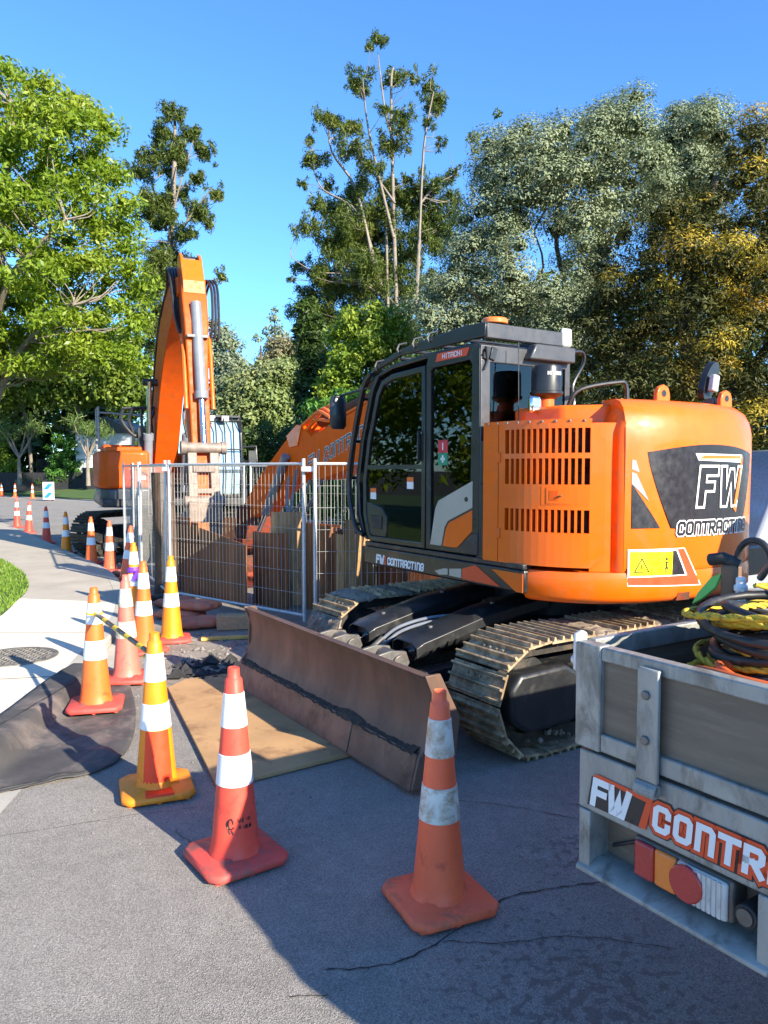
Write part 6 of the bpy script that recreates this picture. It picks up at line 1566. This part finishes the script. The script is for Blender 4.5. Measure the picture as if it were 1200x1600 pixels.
KAURI_LOW = [(-5.18, 10.53), (-4.48, 12.56), (-3.78, 13.92), (-2.74, 15.6), (-1.37, 16.61), (0.0, 16.27), (1.71, 16.27), (3.08, 16.95), (4.18, 16.27), (3.44, 13.24), (2.07, 10.53), (1.39, 7.79), (-4.85, 7.79)]
KAURI_STEMS = [[(0.71, 9.55), (0.64, 11.09), (0.45, 17.79), (0.38, 22.14), (0.51, 23.13)], [(1.68, 10.19), (1.8, 12.36), (2.05, 18.29), (2.55, 21.15)], [(0.23, 9.55), (0.13, 14.01), (0.06, 16.28)], [(-0.13, 11.47), (-1.29, 15.27), (-3.21, 16.66), (-3.78, 17.79)], [(-0.52, 12.49), (-1.48, 16.53), (-2.76, 18.54), (-2.94, 20.28)], [(0.51, 14.01), (-0.77, 19.29), (-1.09, 21.9)], [(0.44, 19.04), (-0.0, 21.03), (-0.32, 23.75)], [(-0.65, 11.47), (-1.94, 12.49), (-4.0, 14.26)], [(-0.26, 11.09), (-1.94, 11.98), (-3.62, 12.1), (-4.78, 12.74)], [(0.58, 15.78), (-0.52, 17.28), (-1.54, 18.29)], [(1.93, 15.78), (2.82, 16.78), (3.72, 17.28)]]
RIMU = [(-10.27, 18.92, 0.57), (-10.83, 18.06, 0.63), (-9.74, 18.13, 0.51), (-8.94, 17.47, 0.57), (-11.52, 17.07, 0.54), (-10.57, 17.07, 0.7), (-9.9, 16.55, 0.63), (-11.8, 16.15, 0.63), (-10.19, 15.49, 0.57), (-9.1, 15.89, 0.44), (-8.29, 15.42, 0.38), (-7.9, 14.76, 0.28), (-11.02, 14.56, 0.7), (-10.49, 13.76, 0.89), (-11.43, 14.03, 0.57), (-9.12, 14.16, 0.63), (-8.59, 13.76, 0.44), (-9.28, 12.96, 0.44), (-12.94, 13.43, 0.44), (-11.05, 12.43, 0.82), (-10.38, 12.02, 0.76), (-10.93, 11.35, 0.82), (-10.13, 10.68, 0.63), (-11.09, 10.28, 0.89), (-11.38, 9.2, 0.76), (-10.98, 8.66, 0.63), (-7.67, 10.88, 0.32), (-11.41, 7.71, 0.76), (-10.56, 9.47, 0.57)]
RIMU_STEMS = [[(-10.98, 3.15), (-10.79, 7.22), (-10.52, 12.15), (-10.27, 16.71), (-10.26, 18.97)], [(-10.53, 11.54), (-10.09, 14.29), (-9.02, 17.32)], [(-10.57, 13.37), (-11.22, 15.2), (-11.69, 16.71)], [(-10.52, 12.15), (-9.32, 13.98), (-8.21, 15.2)], [(-10.68, 10.0), (-9.36, 10.62), (-7.74, 10.83)]]

def in_poly(poly, P):
    poly = np.array(poly); inside = np.zeros(len(P), bool); j = len(poly) - 1
    for i in range(len(poly)):
        c_ = ((poly[i, 1] > P[:, 1]) != (poly[j, 1] > P[:, 1])) & (P[:, 0] < (poly[j, 0] - poly[i, 0]) * (P[:, 1] - poly[i, 1]) / (poly[j, 1] - poly[i, 1] + 1e-9) + poly[i, 0])
        inside ^= c_; j = i
    return inside
def edge_dist(poly, P):
    poly = np.array(poly); D = np.full(len(P), 1e9)
    for i in range(len(poly)):
        a_, c_ = poly[i - 1], poly[i]; ab = c_ - a_; t = np.clip(((P - a_) @ ab) / (ab @ ab + 1e-9), 0, 1)
        D = np.minimum(D, np.linalg.norm(P - (a_ + t[:, None] * ab), axis=1))
    return D
def fill_clumps(poly, y0, depth, n, r0, r1, seed, hole=None, gap=.75):
    """clump centres spread through a volume whose front outline is poly (x,z); the volume is thick in y, thinner at its rim"""
    rg = np.random.default_rng(seed); poly_a = np.array(poly); lo, hi = poly_a.min(0), poly_a.max(0); out_ = []
    tries = 0
    while len(out_) < n and tries < n * 60:
        tries += 1
        p = rg.uniform(lo, hi)[None]
        if not in_poly(poly, p)[0]: continue
        d_ = edge_dist(poly, p)[0]; r = rg.uniform(r0, r1)
        if d_ < r * .55: continue
        if hole and ((p[0, 0] - hole[0][0]) / hole[1][0]) ** 2 + ((p[0, 1] - hole[0][1]) / hole[1][1]) ** 2 < 1: continue
        half = depth * min(1.0, math.sqrt(d_ / (depth * .8)))
        y = y0 + rg.uniform(-1, .6) * half
        if any((abs(q[0] - p[0, 0]) + abs(q[1] - y) * .7 + abs(q[2] - p[0, 1])) < r * gap for q in out_): continue
        out_.append((p[0, 0], y, p[0, 1], r))
    return out_
def leaves(name, clumps, per, size, mat, parent, seed, aspect=0.42, up=0.35, flat=0.8, shell_=0.55, droop=0.0, rnd=0.75, core=0, top=0.0):
    """leaf-shaped faces spread through each clump; normals lean outwards and up"""
    rg = np.random.default_rng(seed); C = np.array([c[:3] for c in clumps]); Rr = np.array([c[3] for c in clumps])
    cnt = np.maximum(6, (per * (Rr / Rr.mean()) ** 2).astype(int)); idx = np.repeat(np.arange(len(C)), cnt); n = len(idx)
    d_ = rg.normal(size=(n, 3)); d_ /= np.linalg.norm(d_, axis=1)[:, None]
    if top:                                                 # fewer leaves on the underside of each clump
        low = (d_[:, 2] < -.15) & (rg.uniform(size=n) < top); d_[low, 2] *= -1
    rad = shell_ + (1 - shell_) * rg.uniform(size=n) ** .6
    rad *= rg.uniform(.7, 1.25, n)
    L0 = np.full(n, size)
    if core:                                                # bigger leaves deep inside each clump close the crown
        m_ = np.arange(n) % core == 0; rad[m_] *= .35; L0[m_] = np.minimum(size * 2.6, Rr[idx][m_] * .8)
    pos = C[idx] + d_ * (Rr[idx] * rad)[:, None] * np.array([1, 1, flat])
    nrm = d_ + np.array([0, 0, up]) + rg.normal(size=(n, 3)) * rnd; nrm /= np.linalg.norm(nrm, axis=1)[:, None]
    t = np.cross(nrm, rg.normal(size=(n, 3))); t[:, 2] -= droop; t -= nrm * (t * nrm).sum(1)[:, None]; t /= np.linalg.norm(t, axis=1)[:, None] + 1e-9
    s = np.cross(nrm, t); L = L0 * rg.uniform(.65, 1.35, n); W = L * aspect * rg.uniform(.8, 1.2, n)
    a_ = pos - t * (L / 2)[:, None]; e = pos + t * (L / 2)[:, None]; m = pos - t * (L * .06)[:, None]
    V = np.stack([a_, m + s * (W / 2)[:, None], e - nrm * (L * .12)[:, None], m - s * (W / 2)[:, None]], 1).reshape(-1, 3)
    return raw_mesh(name, V, 4, mat, parent)
def limbs(name, stems, mat, parent, r_base, n=8, taper=.25):
    b = MB()
    for st, r in stems:
        st = smooth_line([tuple(p) for p in st], 4); k = len(st)
        b.tube(st, [r * (1 - (1 - taper) * i / (k - 1)) for i in range(k)], n)
    return b.build(name, mat, parent, 60)
def branch_to(clumps, stem_pts, frac, r, seed):
    """thin branches from the nearest lower stem point to a share of the clumps"""
    rg = random.Random(seed); out_ = []
    for c in clumps:
        if rg.random() > frac: continue
        low = [p for p in stem_pts if p[2] < c[2] - .15] or stem_pts
        p = min(low, key=lambda q: (q[0] - c[0]) ** 2 + (q[1] - c[1]) ** 2 + 2.0 * (c[2] - q[2] - .8) ** 2)
        mid = tuple((p[i] + c[i]) / 2 + rg.uniform(-.25, .25) - (.15 if i == 2 else 0) for i in range(3))
        out_.append(([p, mid, tuple(c[:3])], r * rg.uniform(.5, 1.1)))
    return out_
def densify(st, k=6):
    return smooth_line([tuple(p) for p in st], k)
def tree(name, label, cat, base, clumps, stems, leafspec, bark, group=None, br=(0.5, .05), seed=1):
    t = thing(name, label, cat, (0, 0, 0), 0, group)
    limbs('trunk', [stems[0]], bark, t, 1)
    sp = [p for s, r in stems for p in densify(s)]
    rest = stems[1:] + branch_to(clumps, sp, br[0], br[1], seed)
    if rest: limbs('branchwork', rest, bark, t, 1, 6)
    leaves('crown', clumps, parent=t, seed=seed + 7, **leafspec)
    return t
L = {}
L['broad'] = leaf_mat('broad yellow green leaves', (0.12, 0.21, 0.018), (0.28, 0.38, 0.032), (0.38, 0.42, 0.045), .42, .4, .45, .55)
L['dark'] = leaf_mat('dark green leaves', (0.028, 0.055, 0.012), (0.075, 0.13, 0.024), (0.13, 0.18, 0.035), .25)
L['rimu'] = leaf_mat('deep green podocarp leaves', (0.060, 0.090, 0.016), (0.13, 0.175, 0.032), (0.20, 0.22, 0.04), .3, .5, .35, .5)
L['lime'] = leaf_mat('lime green leaves', (0.11, 0.20, 0.02), (0.28, 0.38, 0.045), (0.42, 0.46, 0.06), .35, .45, .6, .6)
L['fern'] = leaf_mat('fern green leaves', (0.05, 0.15, 0.025), (0.13, 0.30, 0.045), None, .3)
L['pohu'] = leaf_mat('grey green leathery leaves', (0.15, 0.185, 0.095), (0.25, 0.295, 0.165), (0.33, 0.36, 0.22), .10, .65, .5, .5)
L['gold'] = leaf_mat('olive leaves', (0.046, 0.052, 0.010), (0.085, 0.088, 0.016), (0.16, 0.125, 0.022), .15, .6, .42, .65)
L['goldtip'] = leaf_mat('golden new growth', (0.34, 0.25, 0.022), (0.54, 0.41, 0.05), (0.40, 0.21, 0.03), .25, .6, .8, .7)
L['mid'] = leaf_mat('mid green leaves', (0.08, 0.13, 0.018), (0.19, 0.27, 0.035), (0.28, 0.34, 0.05), .35)
L['hill'] = leaf_mat('hazy hill leaves', (0.12, 0.18, 0.05), (0.26, 0.32, 0.11), (0.32, 0.33, 0.16), .2, .6, .12, .5)  # distance haze is put into the paler colours of the hill leaves
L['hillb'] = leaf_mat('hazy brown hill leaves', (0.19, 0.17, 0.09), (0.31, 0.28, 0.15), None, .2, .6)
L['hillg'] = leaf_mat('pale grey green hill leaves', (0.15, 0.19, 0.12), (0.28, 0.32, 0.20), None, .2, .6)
L['hedge'] = leaf_mat('clipped hedge leaves', (0.02, 0.055, 0.012), (0.06, 0.12, 0.024), None, .2)
L['strap'] = leaf_mat('strap leaves', (0.06, 0.12, 0.03), (0.19, 0.26, 0.08), None, .25)

# big broadleaf tree, leafy boughs over the footpath
cl = fill_clumps(BROADLEAF, 20, 3.4, 400, .30, .66, 21, None, .9)
st = [([(-13.6, 20.2, -.1), (-12.2, 20.4, 2.5), (-10.3, 20.3, 5.0), (-9.9, 20.2, 8.0), (-9.4, 20, 11.0)], .32), ([(-10.4, 20.4, 3.2), (-9.2, 19.6, 4.8), (-7.6, 19, 5.8)], .12), ([(-10.3, 20.3, 4.5), (-9.0, 18.6, 6.2), (-7.4, 18.2, 7.6)], .11), ([(-10.2, 20.3, 5.2), (-11.6, 19.2, 7.2), (-12.4, 19.5, 9.2)], .11), ([(-10.0, 20.2, 6.5), (-8.4, 20.6, 8.4), (-7.3, 20.6, 9.8)], .09), ([(-10.4, 20.4, 3.6), (-10.0, 18.6, 4.8), (-9.6, 17.6, 5.6)], .09)]
tree('broadleaf_tree', 'big yellow green broadleaf tree overhanging the footpath', 'tree', None, cl, st, dict(per=230, size=.145, mat=L['broad'], aspect=.34, up=.45, flat=.6, droop=.35, core=14), M['bark_pale'], None, (.75, .026), 31)
# darker trees under and behind it
for k, (dx, dy, sd, lb) in enumerate(((0, 34, 41, 'dark shady tree mass behind the broadleaf tree'),)):
    dy = 54; cl = fill_clumps(UNDER_LEFT, dy, 4.0, 240, .7, 1.4, sd)
    t = tree('shade_tree', lb, 'tree', None, cl, [([(-23, 58.5, -.1), (-22.9, 58, 5), (-22, 55, 11)], .25), ([(-20.2, 58.2, 0), (-20.0, 57, 5.2), (-19.6, 55, 10.5)], .17), ([(-26.6, 58.2, 0), (-26.4, 57, 5.2), (-26.8, 55, 10.5)], .17), ([(-29.2, 58.6, 0), (-29.0, 57, 5.2), (-29.6, 55, 10.5)], .2)], dict(per=150, size=.36, mat=L['mid'], aspect=.45, core=7), M['bark_pale'], None, (.3, .04), sd)
cl = fill_clumps([(-62, 0.3), (-62, 11), (-45, 13), (-30, 12), (-20, 11), (-19, 0.3)], 66, 4, 170, 1.2, 2.4, 43)
tree('wood_edge_tree', 'far dark green wood edge beyond the white house', 'tree', None, cl, [([(-35, 67, 0), (-35, 67, 8)], .4)], dict(per=110, size=.75, mat=L['dark'], aspect=.5, core=5), M['bark_dark'], None, (.1, .08), 44)
# slender podocarp behind the broadleaf tree
def with_depth(lst, y0, spread, seed):
    rg = random.Random(seed); return [(x, y0 + rg.uniform(-spread, spread), z, r) for x, z, r in lst]
def stem3(st, y0, bow, seed):
    rg = random.Random(seed); o_ = rg.uniform(-bow, bow); n = len(st)
    return [(x, y0 + o_ * (i / max(1, n - 1)), z) for i, (x, z) in enumerate(st)]
def sub(clumps, seed, k=5, f=.55, m=2):
    """break every clump into smaller tufts"""
    rg = random.Random(seed); out_ = []
    for x, y, z, r in clumps:
        for j in range(k):
            a_ = rg.uniform(0, 6.28); e = rg.uniform(-.8, 1); q = r * rg.uniform(.15, 1.15)
            out_.append((x + q * math.cos(a_), y + q * math.sin(a_), z + q * e * 1.05, r * f * rg.uniform(.55, 1.2)))
    return out_
cl = sub(with_depth(RIMU, 38, 1.2, 5), 6, 17, .46)
sr = [.26, .09, .09, .08, .05]
tree('podocarp_tree', 'slender dark podocarp rising behind the broadleaf tree', 'tree', None, cl, [(stem3(s, 38, 1.0, i), sr[i]) for i, s in enumerate(RIMU_STEMS)], dict(per=75, size=.24, mat=L['rimu'], aspect=.2, up=.2, flat=1.25, shell_=.25, droop=-.9), M['bark_pale'], 'tall podocarps', (.16, .025), 51)
cl = sub(with_depth(KAURI, 42, 1.6, 8), 9, 17, .46)
cl += sub(fill_clumps(KAURI_LOW, 43.6, 2.4, 85, .5, 1.1, 66), 67, 6, .5)
sk = [.16, .13, .10, .09, .11, .09, .08, .08, .07, .07, .07]
KS = [stem3(s, 41.3, 1.0, 20 + i) for i, s in enumerate(KAURI_STEMS)]
KS[0] = [(KS[0][0][0], 42, -.1)] + KS[0]
tree('kauri_tree', 'tall open conifer with several pale trunks and dark tufts', 'tree', None, cl, [(s, sk[i]) for i, s in enumerate(KS)], dict(per=70, size=.25, mat=L['rimu'], aspect=.2, up=.2, flat=1.3, shell_=.25, droop=-.9), M['bark_pale'], 'tall podocarps', (.16, .03), 61)
# a few thin poles of trees right of it
t = thing('sapling', 'thin far treetop poking up between the tall conifer and grey green tree', 'tree')
limbs('trunk', [([(5.1, 44, 0), (5.1, 44, 10), (5.0, 44, 20.4)], .06)], M['bark_pale'], t, 1); leaves('crown', [(5.0, 44, 20.3, .45), (5.1, 44, 19.6, .3), (6.3, 44, 21.6, .3)], 60, .25, L['rimu'], t, 3)
# dark cypress column and lime bush beside it
cl = fill_clumps(CYPRESS + [], 34, 1.0, 120, .25, .5, 71); cl += fill_clumps([(-4.1, 0), (-4.1, 3.2), (-2.2, 3.2), (-2.2, 0)], 34, 1.0, 30, .35, .5, 72)
tree('cypress_tree', 'dark narrow cypress beside the lime green bush', 'tree', None, cl, [([(-3.2, 34, -.1), (-3.2, 34, 8)], .14)], dict(per=130, size=.22, mat=L['dark'], aspect=.35, up=.7), M['bark_dark'], None, (.1, .02), 73)
cl = fill_clumps(LIMEBUSH, 26, 1.5, 150, .25, .55, 81)
tree('lime_bush', 'bright lime green leafy bush behind the cab roof', 'bush', None, cl, [([(-.8, 26.3, -.1), (-.8, 26.3, 3), (-.5, 26.2, 6)], .12)], dict(per=190, size=.16, mat=L['lime'], aspect=.36, up=.4, droop=.3, core=9), M['bark_dark'], None, (.3, .03), 82)
cl = fill_clumps([(-2.9, .2), (-2.7, 3.4), (-1.6, 4.3), (-.3, 4.2), (.6, 3.4), (1.0, .2)], 23, 1.0, 90, .25, .5, 83)
tree('fern_bush', 'fern green bush low behind the orange boom', 'bush', None, cl, [([(-1.0, 23, -.1), (-1.0, 23, 3)], .08)], dict(per=130, size=.20, mat=L['fern'], aspect=.3, up=.5, droop=.4), M['bark_dark'], None, (.3, .02), 84)
# grey green coastal tree: two crowns
cl = fill_clumps(POHU, 24, 2.4, 170, .50, .95, 91, POHU_GAP, 1.35)
st = [([(4.9, 24.6, -.1), (4.9, 24.6, 3.4), (4.4, 24.3, 6.2), (3.6, 24, 9.2), (3.4, 24, 11)], .30), ([(4.9, 24.6, 3.2), (6.0, 24.2, 6.0), (6.6, 24, 9.0), (6.9, 24, 12)], .22), ([(4.5, 24.4, 5.6), (2.8, 24, 7.2), (1.6, 24, 7.6)], .13), ([(6.1, 24.2, 6.4), (5.3, 24, 8.6), (5.4, 23.8, 11)], .11), ([(4.7, 24.5, 5.0), (5.2, 24, 7.4), (6.2, 23.8, 7.9)], .07), ([(4.3, 24.3, 6.4), (4.9, 24, 8.0), (4.4, 23.9, 9.4)], .06)]
tree('coastal_tree', 'broad grey green coastal tree with sky gaps behind the cab', 'tree', None, cl, st, dict(per=800, size=.090, mat=L['pohu'], aspect=.42, up=.25, flat=.85, rnd=.24, shell_=.86, core=8, top=.75), M['bark_dark'], None, (.5, .035), 92)
cl = fill_clumps(POHU_B, 27, 2.0, 50, .5, .9, 93, None, 1.2)
tree('coastal_tree', 'smaller grey green crown rising behind the golden tree', 'tree', None, cl, [([(10.6, 27.5, -.1), (10.6, 27.5, 8), (10.6, 27.3, 13)], .22)], dict(per=800, size=.10, mat=L['pohu'], aspect=.42, up=.25, flat=.85, rnd=.24, shell_=.86, core=8, top=.75), M['bark_dark'], None, (.4, .03), 94)
cl = fill_clumps([(.36, .2)] + POHU_LOW[:6] + [(5.86, .2)], 22, 1.6, 150, .35, .6, 95)
tree('shade_bush', 'dark green undergrowth tree directly behind the cab', 'bush', None, cl, [([(3.0, 22.4, -.1), (3.0, 22.4, 4.5)], .12)], dict(per=260, size=.12, mat=L['dark'], aspect=.42, up=.4, core=8), M['bark_dark'], None, (.25, .03), 96)
# golden olive tree on the right
cl = fill_clumps([p if p[1] > 2.2 else (p[0], .2) for p in GOLD], 15.4, 2.4, 430, .34, .66, 101, None, .95)
st = [([(6.4, 16, -.1), (6.4, 16, 2.4), (6.2, 15.8, 5), (6.6, 15.6, 7.6)], .26), ([(6.4, 16, 2.2), (5.0, 15.4, 3.6), (4.2, 15, 5.0)], .12), ([(6.4, 16, 2.6), (7.8, 15.6, 4.4), (8.4, 15.4, 6.6)], .14), ([(6.3, 15.9, 3.4), (5.6, 15.2, 5.4), (5.4, 15, 6.6)], .09)]
tree('golden_tree', 'dense olive tree with golden new growth above the counterweight', 'tree', None, cl, st, dict(per=430, size=.075, mat=L['gold'], aspect=.3, up=.25, flat=.85, rnd=.3, shell_=.78, core=7, top=.6), M['bark_dark'], None, (.3, .02), 102)
GT = bpy.data.objects['golden_tree']
rgold = random.Random(77)
front = sorted(cl, key=lambda c: c[1])[:int(len(cl) * .55)]
ng = [(c[0] + .05, c[1] - .16, c[2] + .14, c[3] * .82) for c in front if rgold.random() < (.15 + .55 * max(0, math.sin(c[0] * 2.1 + 1) * math.sin(c[2] * 1.7)))]
leaves('new_growth', ng, 520, .075, L['goldtip'], GT, 103, aspect=.3, up=.4, flat=.8, rnd=.3, shell_=.75, top=.8)
# hillside trees far off
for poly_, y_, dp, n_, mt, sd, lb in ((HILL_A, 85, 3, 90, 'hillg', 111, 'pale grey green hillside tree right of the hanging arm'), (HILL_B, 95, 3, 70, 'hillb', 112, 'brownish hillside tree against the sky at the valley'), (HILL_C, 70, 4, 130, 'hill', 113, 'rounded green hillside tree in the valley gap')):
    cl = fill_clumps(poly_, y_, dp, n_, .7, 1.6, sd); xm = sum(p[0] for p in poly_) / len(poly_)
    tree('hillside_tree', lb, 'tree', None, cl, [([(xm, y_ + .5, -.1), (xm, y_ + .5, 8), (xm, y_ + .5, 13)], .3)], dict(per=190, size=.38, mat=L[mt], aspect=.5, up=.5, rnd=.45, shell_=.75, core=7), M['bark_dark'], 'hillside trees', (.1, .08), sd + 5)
t = thing('spire_tree', 'thin spired treetop on the skyline above the valley', 'tree')
limbs('trunk', [([(-14.2, 100, 0), (-14.2, 100, 12), (-14.0, 100, 22)], .2)], M['bark_dark'], t, 1)
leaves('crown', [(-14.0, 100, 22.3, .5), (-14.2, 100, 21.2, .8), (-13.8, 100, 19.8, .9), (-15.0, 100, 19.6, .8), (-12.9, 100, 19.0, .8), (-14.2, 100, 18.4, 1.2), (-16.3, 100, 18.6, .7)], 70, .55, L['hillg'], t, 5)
cl = fill_clumps([(-5.5, .2), (-5.5, 8), (-2, 10), (6, 16), (30, 18), (30, .2)], 60, 4, 200, 1.2, 2.6, 121)
t = tree('backdrop_tree', 'dark green trees closing the view behind the cypress', 'tree', None, cl, [([(5, 61, 0), (5, 61, 9)], .4)], dict(per=85, size=.7, mat=L['dark'], aspect=.5), M['bark_dark'], None, (.1, .08), 122)
# trees beside the street, out of the picture on the left; they mirror in the cab glass
for k, (x, y, h, lb) in enumerate(((-15, 9.5, 9, 'street tree on the verge beyond the picture edge'), (-17, 15, 11, 'taller street tree further along the verge beyond the picture edge'))):
    cl = fill_clumps([(x - 3.5, 1.2), (x - 4, h * .6), (x, h), (x + 4, h * .6), (x + 3.5, 1.2)], y, 3, 120, .5, .95, 130 + k)
    tree('street_tree', lb, 'tree', None, cl, [([(x, y, -.1), (x, y, 3), (x, y, h * .8)], .25)], dict(per=75, size=.32, mat=L['broad'], aspect=.36, droop=.3), M['bark_pale'], 'verge trees', (.3, .05), 140 + k)

# strap-leaved trees, hedges and houses across the street
def cabbage_tree(x, y, h, seed, label, crown=1.3):
    rg = random.Random(seed); t = thing('cabbage_tree', label, 'tree', (x, y, 0.75), 0, 'strap leaved trees by the house')
    limbs('trunk', [([(0, 0, -.1), (0, 0, h * .35), (.05, 0, h * .5)], .17)], M['bark_pale'], t, 1)
    tips = []; stems = []
    for k in range(6):
        a_ = k * 1.05 + rg.random(); tip = (crown * .75 * math.cos(a_), crown * .5 * math.sin(a_), h * rg.uniform(.78, 1.0)); tips.append(tip)
        stems.append(([(.03, 0, h * .42), (tip[0] * .45, tip[1] * .45, h * .62), tip], .09))
    limbs('branchwork', stems, M['bark_pale'], t, 1, 6)
    leaves('crown', [(p[0], p[1], p[2] + .1, crown * .5) for p in tips], 150, .62, L['strap'], t, seed, aspect=.08, up=.2, shell_=.35, droop=.5)
cabbage_tree(-25.6, 54, 4.4, 3, 'strap leaved tree with forked pale trunk by the hedge', 1.7)
cabbage_tree(-20.4, 53, 4.4, 4, 'strap leaved tree in front of the white house', 1.5)
def hedge(x0, x1, y, z1, dy, seed, label):
    cl = []; rg = random.Random(seed); n = int((x1 - x0) * 7)
    for k in range(n): cl.append((rg.uniform(x0, x1), y + rg.uniform(-dy, dy), rg.uniform(.7, z1 - .22), .3))
    t = thing('hedge', label, 'hedge'); b = MB(); b.span((x0, y - dy * .8, .2), (x1, y + dy * .8, z1 - .2)); b.build('stem_mass', M['wood_dark'], t)
    leaves('crown', cl, 90, .12, L['hedge'], t, seed, aspect=.5)
hedge(-29, -21.6, 55.5, 1.75, .5, 5, 'low clipped hedge behind the far cones')
hedge(-21.0, -15.8, 54, 2.1, .6, 6, 'taller dark hedge in front of the white house')
for k, (x, y, h, w, mt, lb) in enumerate(((-23.3, 56, 4.8, 1.5, 'fern', 'bright green shrub between the two strap leaved trees'), (-28.6, 56.5, 4.6, 2.2, 'lime', 'yellow green shrub at the picture edge behind the hedge'), (-17.0, 54.5, 4.2, 1.6, 'lime', 'yellow green shrub behind the far excavator handrail'))):
    cl = fill_clumps([(x - w, .1), (x - w * .9, h * .7), (x, h), (x + w * .9, h * .7), (x + w, .1)], y, 1, 60, .25, .5, 150 + k)
    tree('shrub', lb, 'shrub', None, cl, [([(x, y, -.1), (x, y, h * .6)], .06)], dict(per=90, size=.22, mat=L[mt], aspect=.4, droop=.2), M['bark_dark'], 'shrubs by the house', (.2, .02), 160 + k)
# black picket fence
t = thing('picket_fence', 'black picket fence on the bank behind the hedge', 'fence', (-25.8, 57.2, 1.2))
for k in range(30):
    b = MB() if k == 0 else None
    if k == 0: b.box((0, 0, .7), (.05, .03, 1.4)); pk = b.build('picket', M['wood_dark'], t)
    else: copy_ob(pk, t, location=(k * .12, 0, 0))
b = MB(); b.span((-.05, .02, 1.2), (3.6, .06, 1.26)); b.span((-.05, .02, .3), (3.6, .06, .36)); b.build('rail', M['wood_dark'], t)
# white weatherboard house: boards with shadow gaps
t = thing('weatherboard_house', 'white weatherboard house corner beside the strap leaved tree', 'house', (-22.4, 56, .9))
for k in range(18):
    b = MB()
    if k == 0:
        b.prism([(0, 0), (-.035, .005), (-.012, .20), (0, .20)], 0, 4.2, 'x'); bd = b.build('weatherboard', M['house_white'], t)
    else: copy_ob(bd, t, location=(0, 0, .2 * k))
b = MB(); b.span((0, .001, 0), (4.2, 6, 3.6)); b.build('wall', M['house_white'], t)
b = MB(); b.prism([(-.3, 3.6), (2.1, 4.7), (4.5, 3.6), (4.5, 3.5), (-.3, 3.5)], -.3, 6.3, 'y'); b.build('roof', M['roof'], t)
b = MB(); b.span((1.8, -.045, 1.0), (3.0, -.036, 2.3)); b.build('window', M['black_vinyl'], t)
# dark house behind the far excavator's cab
t = thing('dark_house', 'dark clad house with low gable roof right of the far cab', 'house', (-6.6, 31, 0))
b = MB(); b.span((0, 0, 0), (4.5, 5, 2.7)); b.build('wall', M['wood_dark'], t)
b = MB(); b.prism([(-1.4, 3.75), (.95, 2.85), (4.8, 2.85), (4.8, 2.72), (.9, 2.72), (-1.4, 3.6)], -.3, 5.3, 'y'); b.build('roof', M['roof'], t, None, .02)
cl = fill_clumps([(-6.6, .2), (-6.4, 3.2), (-4.8, 3.6), (-3.4, 3.5), (-2.0, 3.0), (-1.6, .2)], 28.5, 1.0, 90, .3, .55, 170)
tree('shade_shrub', 'dark shrub in front of the dark clad house', 'shrub', None, cl, [([(-4, 28.5, -.1), (-4, 28.5, 2)], .08)], dict(per=110, size=.2, mat=L['dark'], aspect=.4), M['bark_dark'], None, (.2, .02), 171)

# ---------------------------------------------------------------- van beyond the counterweight
t = thing('parked_van', 'pale grey van nose showing right of the counterweight', 'van', (4.35, 9.0, 0), 0)
b = MB(); b.prism([(-.12, .35), (-.14, .72), (.02, 1.02), (.30, 1.78), (.62, 2.05), (4.2, 2.1), (4.3, .35)], 0, 1.75, 'y'); bd = b.build('body', pmat('pale grey van paint', (0.34, 0.37, 0.41), 0.3, var=.04, coat=.5), t, None, .05, 3)
b = MB(); b.prism([(.36, 1.25), (.52, 1.75), (1.3, 1.78), (1.3, 1.2)], -.006, .004, 'y'); b.build('window', M['black_vinyl'], bd)
for x in (.7, 3.4):
    for y in (.08, 1.67):
        b = MB(); b.cyl((x, y - .1, .33), (x, y + .1, .33), .33, 24); w = b.build('wheel', M['rubber'], t, 40, .02)

# ---------------------------------------------------------------- parts deeper than thing > part > sub-part move up to the part
bpy.context.view_layer.update()
for o in list(col.objects):
    chain = [o]
    while chain[-1].parent is not None: chain.append(chain[-1].parent)
    if len(chain) > 3:
        keep = o.matrix_world.copy(); o.parent = chain[-2]
        o.matrix_parent_inverse = Matrix.Identity(4); bpy.context.view_layer.update
        o.matrix_local = chain[-2].matrix_world.inverted() @ keep
